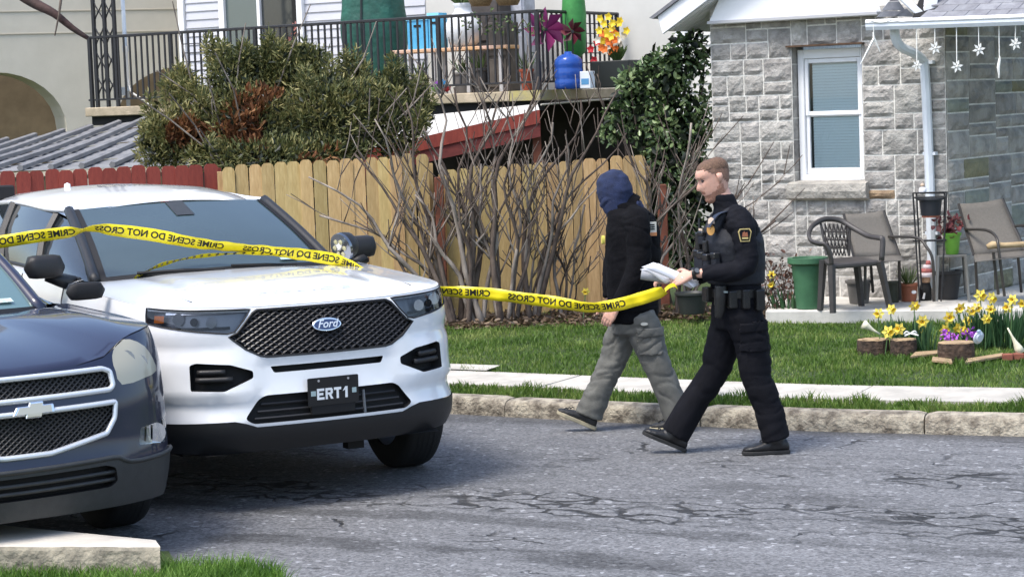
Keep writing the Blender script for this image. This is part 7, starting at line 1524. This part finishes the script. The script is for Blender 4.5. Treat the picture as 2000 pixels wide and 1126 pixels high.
# clothes
sh_ = MB(); torso(sh_, .012, True); limb(sh_, [J(1436, 424, .09), shL, elL, J(1372, 533, .18)], [.085, .083, .068, .052], lt_); limb(sh_, [J(1424, 424, -.09), shR, elR, J(1338, 544, -.12)], [.085, .083, .068, .052], lt_)
me = remesh(sh_, .010, 4); folds(me, lambda p: .004*nz(p, (7, 7, 7)) + .013*crease(p, 3, 13) + .005*crease(p, 8, 26)); shirt = skin('uniform_shirt', me, M_uni, root)
cl_ = MB(); C = [J(1424, 412), J(1417, 400), J(1411, 391)]; loft_tube(cl_, C, [lt_]*3, [ft]*3, [.088, .078, .072], [.085, .076, .072], 20); me = remesh(cl_, .008, 2); folds(me, lambda p: .003*nz(p, (30, 30, 30))); skin('collar', me, M_uni, root)
vs = MB(); C = [J(1437, 553), J(1436, 520), chest, J(1431, 443)]; loft_tube(vs, C, [lt_]*4, [ft]*4, [.190, .196, .206, .165], [.158, .170, .176, .15], 26, 2.6)
limb(vs, [J(1432, 450, .11)+ft*.13, J(1434, 418, .115)+ft*.06, J(1440, 415, .115)-ft*.03, J(1440, 450, .12)-ft*.12], [.032, .03, .03, .032], lt_, .5); limb(vs, [J(1418, 450, -.11)+ft*.13, J(1416, 418, -.115)+ft*.06, J(1424, 415, -.115)-ft*.03, J(1428, 450, -.11)-ft*.12], [.032, .03, .03, .032], lt_, .5)
me = remesh(vs, .009, 3); folds(me, lambda p: .004*nz(p, (14, 14, 20), 3)+.002*nz(p, (40, 40, 40))); vest = skin('vest', me, M_vest, root)
def vpt(a, z, g=.0):      # point on the vest front: a across (towards his left), z level px
    c = J(1433, z); return c+lt_*a+ft*(.172*(max(0, 1-abs(a/.21)**2.6))**(1/2.6)+g)
def pouch(a, z, w, d, h, m=M_vest, name='pouch', flap=True):
    c = vpt(a, z, d/2); rot = Matrix((lt_, -ft, UPZ)).transposed(); o = MB().box(c, (w, d, h), rot).build(name, m, vest, bevel=.008, seg=2)
    if flap: MB().box(c+ft*.004+UPZ*h*.32, (w*1.03, d*1.06, h*.34), rot).build('pouch_flap', M_leather, o, bevel=.006)
    return o
for a, z, w, d, h in ((-.11, 505, .07, .045, .12), (-.03, 508, .065, .045, .125), (.045, 510, .065, .045, .12), (.115, 505, .06, .04, .11), (-.06, 462, .07, .03, .08)): pouch(a, z, w, d, h)
radio = pouch(-.13, 470, .055, .04, .11, M_leather, 'radio', False); MB().tube([vpt(-.13, 452, .02), vpt(-.14, 425, .02)], .007, 6).build('radio_antenna', M_leather, radio)
pouch(.0, 478, .05, .03, .075, M_leather, 'body_camera', False)
# epaulette strap across the near shoulder
MB().grid([[p+lt_*k for k in (-.026, 0, .026)] for p in cat_spline([J(1414, 442, .13)+ft*.105, J(1424, 418, .13)+ft*.085, J(1434, 410, .13)+ft*.01, J(1450, 414, .13)-ft*.06], 4)]).build('shoulder_strap', M_strap, vest, smooth=True)
M_gold = mat('gold_badge', (.66, .36, .12), .3, .55); M_silver = mat('pale_badge', (.75, .60, .48), .35, .3); M_goldtrim = mat('gold_thread', (.50, .40, .16), .6)
b0 = vpt(.095, 444, .034); badge = surf_patch(b0, ft*.8+lt_*.6, UPZ, oval(.026, .033), M_gold, 'badge', vest, .008); surf_patch(vpt(.10, 436, .034)+UPZ*.012, ft*.8+lt_*.6, UPZ, [(-.022, 0), (.022, 0), (.018, .03), (0, .040), (-.018, .03)], M_silver, 'badge_top', vest, .008)
surf_patch(vpt(-.07, 446, .02), ft, UPZ, [(-.025, -.007), (.025, -.007), (.025, .007), (-.025, .007)], M_silver, 'name_tag', vest, .004)
# keystone shoulder patch with emblem
uarm = (elL-shL).normalized(); sp0 = shL.lerp(elL, .24); sn = (lt_*.92+ft*.25).normalized(); key = [(-.030, .036), (.030, .036), (.041, .018), (.028, -.042), (-.028, -.042), (-.041, .018)]
pt0 = sp0+sn*.094
pa = surf_patch(pt0, sn, UPZ, key, M_goldtrim, 'shoulder_patch', shirt, .006); surf_patch(pt0+sn*.006, sn, UPZ, [(x*.84, y*.84) for x, y in key], M_uni, 'patch_field', pa, .002)
surf_patch(pt0+sn*.008, sn, UPZ, [(-.018, -.012), (.018, -.012), (.014, .016), (.004, .010), (-.003, .020), (-.014, .012)], mat('patch_red', (.28, .10, .05), .7), 'patch_emblem', pa, .002); surf_patch(pt0+sn*.0085-UPZ*.021, sn, UPZ, [(-.019, -.005), (.019, -.005), (.019, .005), (-.019, .005)], M_goldtrim, 'patch_bar', pa, .002)
# trousers
tr_ = MB(); loft_tube(tr_, [J(1438, 640), J(1438, 615), J(1438, 590), J(1437, 565)], [lt_]*4, [ft]*4, [.165, .18, .178, .175], [.125, .145, .142, .138], 22, 2.3)
limb(tr_, [J(1430, 610, -.085), J(1414, 665, -.085), knF, J(1352, 790, -.085), J(1318, 850, -.085)], [.120, .112, .096, .092, .098], lt_, .92); limb(tr_, [J(1450, 610, .085), J(1468, 668, .085), knB, J(1500, 795, .085), J(1516, 858, .085)], [.122, .116, .098, .093, .092], lt_, .92)
me = remesh(tr_, .011, 4); folds(me, lambda p: .006*nz(p, (5, 5, 5), 2)+(.017 if p.z < .6 else .009)*crease(p, 5, 10, .45, .8)+.005*crease(p, 11, 22)); trou = skin('trousers', me, M_trou, root)
pc_ = J(1468, 655, .085)
cloth_patch(trou.data, lambda c, n: n.y < -.25 and abs(c.z-pc_.z) < .085 and abs(c.x-pc_.x) < .075 and c.y < -.03, .012, 'cargo_pocket', M_trou, trou); cloth_patch(trou.data, lambda c, n: n.y < -.25 and abs(c.z-pc_.z-.065) < .028 and abs(c.x-pc_.x) < .08 and c.y < -.03, .018, 'pocket_flap', M_trou, trou)
# belt, holster, pouches
bt_ = MB(); loft_tube(bt_, [J(1438, 577), J(1437, 561)], [lt_]*2, [ft]*2, [.196, .196], [.160, .160], 28, 2.35); belt = bt_.build('duty_belt', M_leather, root, smooth=True, sharp=40)
rot = Matrix((lt_, -ft, UPZ)).transposed()
for a, f_, w, h, dz, nm in ((.155, .10, .06, .11, -.03, 'belt_pouch'), (.19, .03, .05, .12, -.03, 'belt_pouch'), (.08, .15, .07, .10, -.02, 'belt_pouch'), (-.05, .165, .08, .09, -.01, 'belt_pouch'), (.20, -.06, .06, .13, -.04, 'belt_pouch')): MB().box(J(1437, 569)+lt_*a+ft*f_+UPZ*dz, (.05 if a > .14 else w, w if a > .14 else .05, h), rot).build(nm, M_leather, belt, bevel=.01, seg=2)
ho = MB(); hc = J(1405, 572, .16)+lt_*.02; limb(ho, [hc+UPZ*.05, hc-UPZ*.02, hc-UPZ*.11+ft*.01, hc-UPZ*.15+ft*.02], [.036, .042, .032, .022], lt_, .7); ho.build('holster', M_leather, belt, smooth=True)
for a, z_ in ((.13, 566), (.17, 563), (.09, 567)): surf_patch(J(1437, z_)+lt_*a+ft*.148, ft+lt_*.5, UPZ, [(-.014, -.005), (.014, -.005), (.014, .005), (-.014, .005)], mat('belt_keeper', (.30, .36, .36), .35, .5), 'belt_keeper', belt, .006)
# watch on the near wrist
wd = (wrL-elL).normalized(); wa = wd.cross(lt_).normalized(); wbv = wd.cross(wa).normalized(); wc = wrL+wd*.005
wm = MB(); loft_tube(wm, [wc-wd*.011, wc+wd*.011], [wa]*2, [wbv]*2, [.037, .037], [.034, .034], 18); wat = wm.build('watch', M_leather, root, smooth=True, sharp=40)
cn = (lt_*.8+UPZ*.5).normalized(); surf_patch(wc+cn*.033, cn, wd, oval(.022, .022, 16), M_leather, 'watch_case', wat, .010); surf_patch(wc+cn*.0435, cn, wd, oval(.016, .016, 16), mat('watch_dial', (.10, .11, .12), .3), 'watch_dial', wat, .001)
# boots
for hl0, d_, up_, an, nm in ((J(1338, 882, -.085), J(1256, 848, -.085)-J(1338, 882, -.085), UPZ, anF, 'boot'), (J(1541, 878, .085), Vector((-1, -.06, 0)), UPZ, anB, 'boot')):
    hl0 = Vector(hl0); hl0.z = max(hl0.z, .004) if d_.z > .02 else .003
    bm_ = MB(); u_ = Vector((0, 0, 1)); shoe(bm_, hl0+Vector((0, 0, .012)), d_, .285, .052, .085); dd = Vector(d_).normalized(); limb(bm_, [an+(hl0-an)*.1+UPZ*.03, an.lerp(hl0+dd*.09, .45), hl0+dd*.085+UPZ*.06], [.058, .06, .05], lt_)
    me = remesh(bm_, .0085, 3); folds(me, lambda p: .002*nz(p, (40, 40, 40))); b_ = skin(nm, me, M_boot, root); sm_ = MB(); sole(sm_, hl0, d_); sm_.build('boot_sole', M_sole, b_, bevel=.004)
    kk = hl0+dd*.17; MB().tube([kk+UPZ*.075+lt_*.02, kk+UPZ*.085, kk+UPZ*.075-lt_*.02], .004, 4).build('bootlace', M_leather, b_)
officer = root
# ---------------------------------------------------------------- papers in the officer's hand
M_paper = mat('white_paper', (.80, .81, .86), .7)
pp = empty('paper_bundle', J(1310, 540, .14)+ro, 0, 'folded white papers held in the officer\'s hand', 'papers'); pi = Vector(pp.location); K = lambda px, py, l: at(px, py, OY-l)-pi
def sheet_(pts, name, m, bend=.01, n=6):
    a, b, c, d = [Vector(p) for p in pts]; P = [[a.lerp(b, i/n).lerp(d.lerp(c, i/n), j/n)+Vector((0, -bend*math.sin(PI*i/n), bend*.6*math.sin(PI*j/n+.5))) for i in range(n+1)] for j in range(n+1)]
    o = MB().grid(P).build(name, m, pp, smooth=True, fix=False); s_ = o.modifiers.new('thick', 'SOLIDIFY'); s_.thickness = .0012; return o
sheet_([K(1253, 522, .16), K(1276, 513, .14), K(1365, 548, .11), K(1350, 562, .12)], 'sheet', M_paper); sheet_([K(1250, 528, .10), K(1285, 516, .06), K(1322, 538, .06), K(1300, 552, .10)], 'sheet', M_paper, .02); sheet_([K(1330, 541, .17), K(1350, 540, .10), K(1366, 554, .10), K(1354, 561, .16)], 'sheet', M_paper, .005)
MB().tube([K(1252, 536, .05), K(1285, 541, .06), K(1318, 546, .08)], [.030, .030, .028], 14).build('rolled_sheet', mat('grey_paper', (.30, .31, .33), .6), pp, smooth=True, sharp=50)

# ---------------------------------------------------------------- hooded person
PY = 14.15
root = empty('person', (at(1240, 600, PY).x, PY, 0), 0, 'person in blue hood, black jacket and grey cargo trousers walking left', 'person'); ro = Vector(root.location)
J = lambda px, py, l=0.0: at(px, py, PY-l)-ro
yaw2 = R_(-32); ft = Vector((-math.cos(yaw2), -math.sin(yaw2), 0)); lt_ = Vector((math.sin(yaw2), -math.cos(yaw2), 0))
M_jacket = mat('black_fleece', (.006, .006, .0075), .95, var=.3, scale=14, bump=.4, bscale=160, spec=.15); M_hood = mat('blue_hood', (.020, .032, .085), .95, scale=16, col2=(.012, .018, .045), bump=.4, bscale=180)
M_grey = mat('grey_cargo', (.155, .155, .140), .9, scale=9, col2=(.095, .096, .088), bump=.3, bscale=140)
shL = J(1243, 436, .20); elL = J(1247, 522, .24); wrL = J(1205, 596, .20); hdL = J(1188, 622, .19); shR = J(1225, 432, -.20); elR = J(1200, 515, -.24); wrR = J(1190, 590, -.20)
hipF = J(1228, 612, -.08); knF = J(1192, 712, -.08); anF = J(1148, 802, -.08); hipB = J(1243, 612, .08); knB = J(1284, 712, .08); anB = J(1330, 800, .08)
def torso2(mb, g=0.0):
    C = [J(1236, 628), J(1237, 600), J(1236, 560), J(1236, 500), J(1237, 450), J(1232, 420), J(1216, 398), J(1207, 380)]; ra = [.16, .168, .165, .185, .195, .165, .072, .06]; rb = [.115, .125, .13, .14, .13, .105, .072, .062]; n = len(C)
    loft_tube(mb, C, [lt_]*n, [ft]*n, [r+g for r in ra], [r+g for r in rb], 24, 2.3)
hy = R_(-42); hpit = R_(12); hf = Vector((-math.cos(hy)*math.cos(hpit), -math.sin(hy)*math.cos(hpit), -math.sin(hpit))); hlft = Vector((math.sin(hy), -math.cos(hy), 0)); hup = hf.cross(hlft).normalized(); hup = hup if hup.z > 0 else -hup
chin = J(1190, 420); hp_ = lambda f, l, z: chin + (hf*(f-.045) + hlft*l + hup*z)
chin = chin + (J(1199, 372)-hp_(0, 0, .12))
bd_ = MB(); torso2(bd_); limb(bd_, [shL, elL, wrL], [.05, .042, .028], lt_); limb(bd_, [shR, elR, wrR], [.05, .042, .028], lt_); limb(bd_, [hipF, knF, anF], [.08, .055, .038], lt_); limb(bd_, [hipB, knB, anB], [.08, .055, .038], lt_); limb(bd_, [J(1222, 412), J(1208, 390), hp_(-.01, 0, .06)], [.06, .056, .054], lt_)
me0 = remesh(bd_, .012, 3); bv = MB(); bv.v = [tuple(v.co) for v in me0.vertices]; bv.f = [tuple(p.vertices) for p in me0.polygons]; build_head(hp_, bv)
hm = MB(); hand(hm, wrL+(hdL-wrL).normalized()*.01, hdL-wrL, lt_, ft, .45); hand(hm, wrR, Vector((-.1, .1, -1)), -lt_, ft, .45); hme = remesh(hm, .0045, 2); bv.add([v.co for v in hme.vertices], [tuple(p.vertices) for p in hme.polygons])
skin('body', bv.mesh('body'), M_skin, root)
jk = MB(); torso2(jk, .028); limb(jk, [J(1240, 428, .10), shL, elL, J(1212, 592, .205)], [.095, .092, .080, .060], lt_); limb(jk, [J(1226, 428, -.10), shR, elR, J(1194, 582, -.20)], [.095, .092, .080, .060], lt_)
limb(jk, [J(1232, 412), J(1216, 400), J(1206, 392)], [.125, .115, .10], lt_, .9)
me = remesh(jk, .011, 4); folds(me, lambda p: .005*nz(p, (6, 6, 6))+.014*crease(p, 6, 11)+.005*crease(p, 15, 24)); jacket = skin('jacket', me, M_jacket, root)
hb = MB(); loft_tube(hb, [J(1237, 606), J(1237, 596)], [lt_]*2, [ft]*2, [.198, .200], [.156, .158], 26); hb.build('jacket_hem', M_jacket, jacket, smooth=True)
# hood: closed over the head, opening turned away
hoodm = MB(); P = []
for i in range(15):
    q = i/14; z = lerp(-.055, .262, q); w = interp(q, [0, .15, .35, .6, .8, .93, 1], [.088, .098, .106, .110, .098, .066, .012]); bkx = interp(q, [0, .2, .5, .8, .95, 1], [-.085, -.11, -.135, -.12, -.075, -.03]); frx = interp(q, [0, .2, .5, .8, .95, 1], [.075, .098, .120, .112, .065, .0]); cx = (bkx+frx)/2; dp = (frx-bkx)/2
    P.append((hp_(cx, 0, z), w, dp))
loft_tube(hoodm, [p[0] for p in P], [hlft]*15, [hf]*15, [p[1] for p in P], [p[2] for p in P], 26, 2.15)
limb(hoodm, [hp_(-.06, 0, .02), J(1226, 408)], [.10, .12], lt_, .8)
me = remesh(hoodm, .009, 3); folds(me, lambda p: .006*nz(p, (8, 8, 8), 2)+.016*crease(p, 2, 12, .6)+.005*crease(p, 12, 25, .6)); hood_ = skin('hood', me, M_hood, root)
co = MB(); loft_tube(co, [J(1233, 418), J(1219, 402), J(1208, 394)], [lt_]*3, [ft]*3, [.15, .128, .118], [.13, .12, .118], 24); me = remesh(co, .010, 3); folds(me, lambda p: .006*nz(p, (16, 16, 16), 3)); skin('collar', me, M_jacket, jacket)
# patches
bn = (-ft*.75+lt_*.6).normalized(); pb = J(1268, 446, .10)+bn*.04; pc = surf_patch(pb, bn, UPZ, [(-.030, -.045), (.030, -.045), (.030, .045), (-.030, .045)], mat('patch_white', (.62, .60, .52), .7), 'back_patch', jacket, .012); surf_patch(pb+bn*.012-UPZ*.034, bn, UPZ, [(-.03, -.012), (.03, -.012), (.03, .010), (-.03, .010)], mat('patch_orange', (.60, .25, .10), .7), 'patch_band', pc, .002)
for k in range(3): surf_patch(pb+bn*.012+UPZ*(.026-k*.014), bn, UPZ, [(-.016, -.004), (.016, -.004), (.016, .004), (-.016, .004)], M_jacket, 'patch_mark', pc, .002)
surf_patch(J(1186, 468, .09)+ft*.02, (ft*.7+lt_*.7), UPZ, oval(.012, .028, 12), mat('yellow_tag', (.70, .62, .12), .5), 'chest_tag', jacket, .02)
tr_ = MB(); loft_tube(tr_, [J(1236, 648), J(1236, 625), J(1237, 600)], [lt_]*3, [ft]*3, [.16, .175, .172], [.12, .14, .14], 22, 2.3)
limb(tr_, [J(1226, 615, -.08), J(1212, 660, -.08), knF, J(1170, 760, -.08), J(1150, 812, -.08)], [.115, .112, .096, .092, .098], lt_, .92); limb(tr_, [J(1246, 615, .08), J(1264, 660, .08), knB, J(1305, 762, .08), J(1326, 815, .08)], [.118, .114, .100, .094, .098], lt_, .92)
me = remesh(tr_, .011, 4); folds(me, lambda p: .007*nz(p, (5, 5, 5), 12)+.018*crease(p, 9, 9.5, .5, .9)+.007*crease(p, 21, 21)); trou = skin('trousers', me, M_grey, root)
pc_ = J(1268, 665, .08)
cloth_patch(trou.data, lambda c, n: n.y < -.2 and abs(c.z-pc_.z) < .085 and abs(c.x-pc_.x) < .075 and c.y < -.03, .012, 'cargo_pocket', M_grey, trou); cloth_patch(trou.data, lambda c, n: n.y < -.2 and abs(c.z-pc_.z-.065) < .028 and abs(c.x-pc_.x) < .08 and c.y < -.03, .018, 'pocket_flap', M_grey, trou)
surf_patch(J(1258, 632, .19), (Vector((0, -1, 0))), UPZ, oval(.024, .010, 12), mat('pale_tag', (.45, .46, .42), .6), 'pocket_tag', trou, .02)
for hl0, d_, an in ((J(1162, 842, -.08), J(1092, 812, -.08)-J(1162, 842, -.08), anF), (J(1352, 838, .08), Vector((-.97, .1, 0)), anB)):
    hl0 = Vector(hl0); hl0.z = .004; d_ = Vector(d_)
    bm_ = MB(); shoe(bm_, hl0+Vector((0, 0, .014)), d_, .275, .05, .078); dd = d_.normalized(); limb(bm_, [an, hl0+dd*.085+UPZ*.06], [.05, .046], lt_); me = remesh(bm_, .0085, 2); b_ = skin('shoe', me, mat('dark_shoe', (.03, .031, .033), .6, scale=30, col2=(.012, .012, .013)), root)
    sm_ = MB(); sole(sm_, hl0, d_, .285, .051, .026); sm_.build('shoe_sole', mat('tan_sole', (.36, .32, .22), .7), b_, bevel=.004); kk = hl0+dd*.16
    for j in range(3): MB().tube([kk+dd*.025*j+UPZ*(.082-.012*j)+lt_*.022, kk+dd*.025*j+UPZ*(.09-.012*j), kk+dd*.025*j+UPZ*(.082-.012*j)-lt_*.022], .004, 4).build('shoelace', M_leather, b_)
# ================================================================ barrier tape
TP = [(-120, 486, 12.9, .0), (0, 472, 12.95, .05), (60, 463, 12.97, .1), (120, 455, 12.99, .35), (165, 449, 13.0, 1.25), (192, 446, 13.0, .9), (230, 450, 13.02, .15), (300, 459, 13.08, -.1), (380, 474, 13.17, .45), (460, 483, 13.25, .75), (540, 491, 13.32, .6), (600, 498, 13.38, .2), (645, 505, 13.43, .0), (672, 512, 13.45, .5), (705, 527, 13.42, .9), (742, 541, 13.5, .5), (780, 556, 13.62, .3), (812, 566, 13.6, 1.15), (850, 568, 13.56, .75), (900, 570, 13.5, .25), (960, 574, 13.44, .1), (1020, 582, 13.38, .35), (1070, 588, 13.32, .1), (1110, 594, 13.26, .3), (1150, 600, 13.2, .65), (1200, 596, 13.12, .1), (1250, 583, 13.03, .0), (1284, 572, 12.97, .2), (1298, 566, 12.95, .7)]
pts = [at(a, b, c) for a, b, c, d in TP]; base = at(645, 505, 13.43)
tape = empty('barrier_tape', base, 0, 'yellow crime scene tape strung from the left edge over the police car to the officer', 'tape')
C = cat_spline([p-base for p in pts], 8); ANG = np.interp(np.arange(len(C))/8, range(len(TP)), [d for a, b, c, d in TP]); TW = .0385
LL = [0.0]
for i in range(1, len(C)): LL.append(LL[-1]+(C[i]-C[i-1]).length)
def tframe(i):
    t = (C[min(i+1, len(C)-1)]-C[max(i-1, 0)]).normalized(); dpt = Vector((0, 1, 0)); up = t.cross(dpt)*-1; up = up-t*up.dot(t); up = up.normalized(); up = up if up.z > 0 else -up
    dn = up.cross(t).normalized(); dn = dn if dn.y < 0 else -dn; a = ANG[i]; return t, up*math.cos(a)+dn*math.sin(a), dn*math.cos(a)-up*math.sin(a)
FR = [tframe(i) for i in range(len(C))]
def tpt(s_, h, off=0.0):
    i = int(np.clip(np.searchsorted(LL, s_)-1, 0, len(C)-2)); q = (s_-LL[i])/(LL[i+1]-LL[i]); w = FR[i][1].lerp(FR[i+1][1], q).normalized(); n = FR[i][2].lerp(FR[i+1][2], q).normalized()
    rip = .003*math.sin(s_*31)+.002*math.sin(s_*53+1); return C[i].lerp(C[i+1], q)+w*h+n*(off+rip*h/TW+.004*math.sin(s_*19)*(1-(h/TW)**2))
NS_ = 420; P = [[tpt(lerp(.001, LL[-1]-.001, i/NS_), h) for h in (-TW, -TW*.33, TW*.33, TW)] for i in range(NS_+1)]
M_tape = mat('yellow_tape', (.86, .70, .015), .35, spec=.5, var=.06, scale=6)
rb_ = MB().grid(P).build('ribbon', M_tape, tape, smooth=True, fix=False); sd_ = rb_.modifiers.new('thick', 'SOLIDIFY'); sd_.thickness = .0008; sd_.offset = 0
V, Fs = text_mesh('CRIME SCENE DO NOT CROSS', .058, 0, .0016, 0, 1.0); wid = max(v.x for v in V)-min(v.x for v in V); M_ink = mat('tape_ink', (.015, .015, .012), .6); per = wid+.12; s_ = wid/2+.02
while s_ < LL[-1]-wid/2:      # seen from the back: letters run mirrored
    for sd in (1, -1): MB().add([tpt(s_-v.x, v.y, sd*.0016) for v in V], Fs).build('tape_or_reflection_lettering', M_ink, tape, fix=False)
    s_ += per
# loose end bunched in the officer's hand
q = [at(1298, 566, 12.95)-base, at(1306, 559, 12.96)-base, at(1316, 556, 12.97)-base, at(1322, 562, 12.98)-base]; qq = cat_spline(q, 4)
MB().grid([[p+Vector((0, 0, .010)), p+Vector((.004, -.01, -.010))] for p in qq]).build('bunched_end', M_tape, tape, smooth=True, fix=False)
# reflection of the tape in the windscreen, modelled as an added yellow strip
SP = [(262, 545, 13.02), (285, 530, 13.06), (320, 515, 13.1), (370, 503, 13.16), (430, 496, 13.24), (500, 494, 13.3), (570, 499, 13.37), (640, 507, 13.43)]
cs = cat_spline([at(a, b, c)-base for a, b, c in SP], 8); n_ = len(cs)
MB().grid([[p+Vector((0, .010, -.010-.004*math.sin(i*.5))), p+Vector((0, -.012, .008+.004*math.sin(i*.5)))] for i, p in enumerate(cs)]).build('tape_reflection', M_tape, tape, smooth=True, fix=False)
for k in range(3, n_-3, 2):  # ink dashes of the modelled reflection
    p, q = cs[k], cs[k+1]; MB().tube([p.lerp(q, .1)+Vector((0, -.014, -.003)), p.lerp(q, .75)+Vector((0, -.014, .004))], .0045, 4).build('tape_or_reflection_lettering', M_ink, tape)
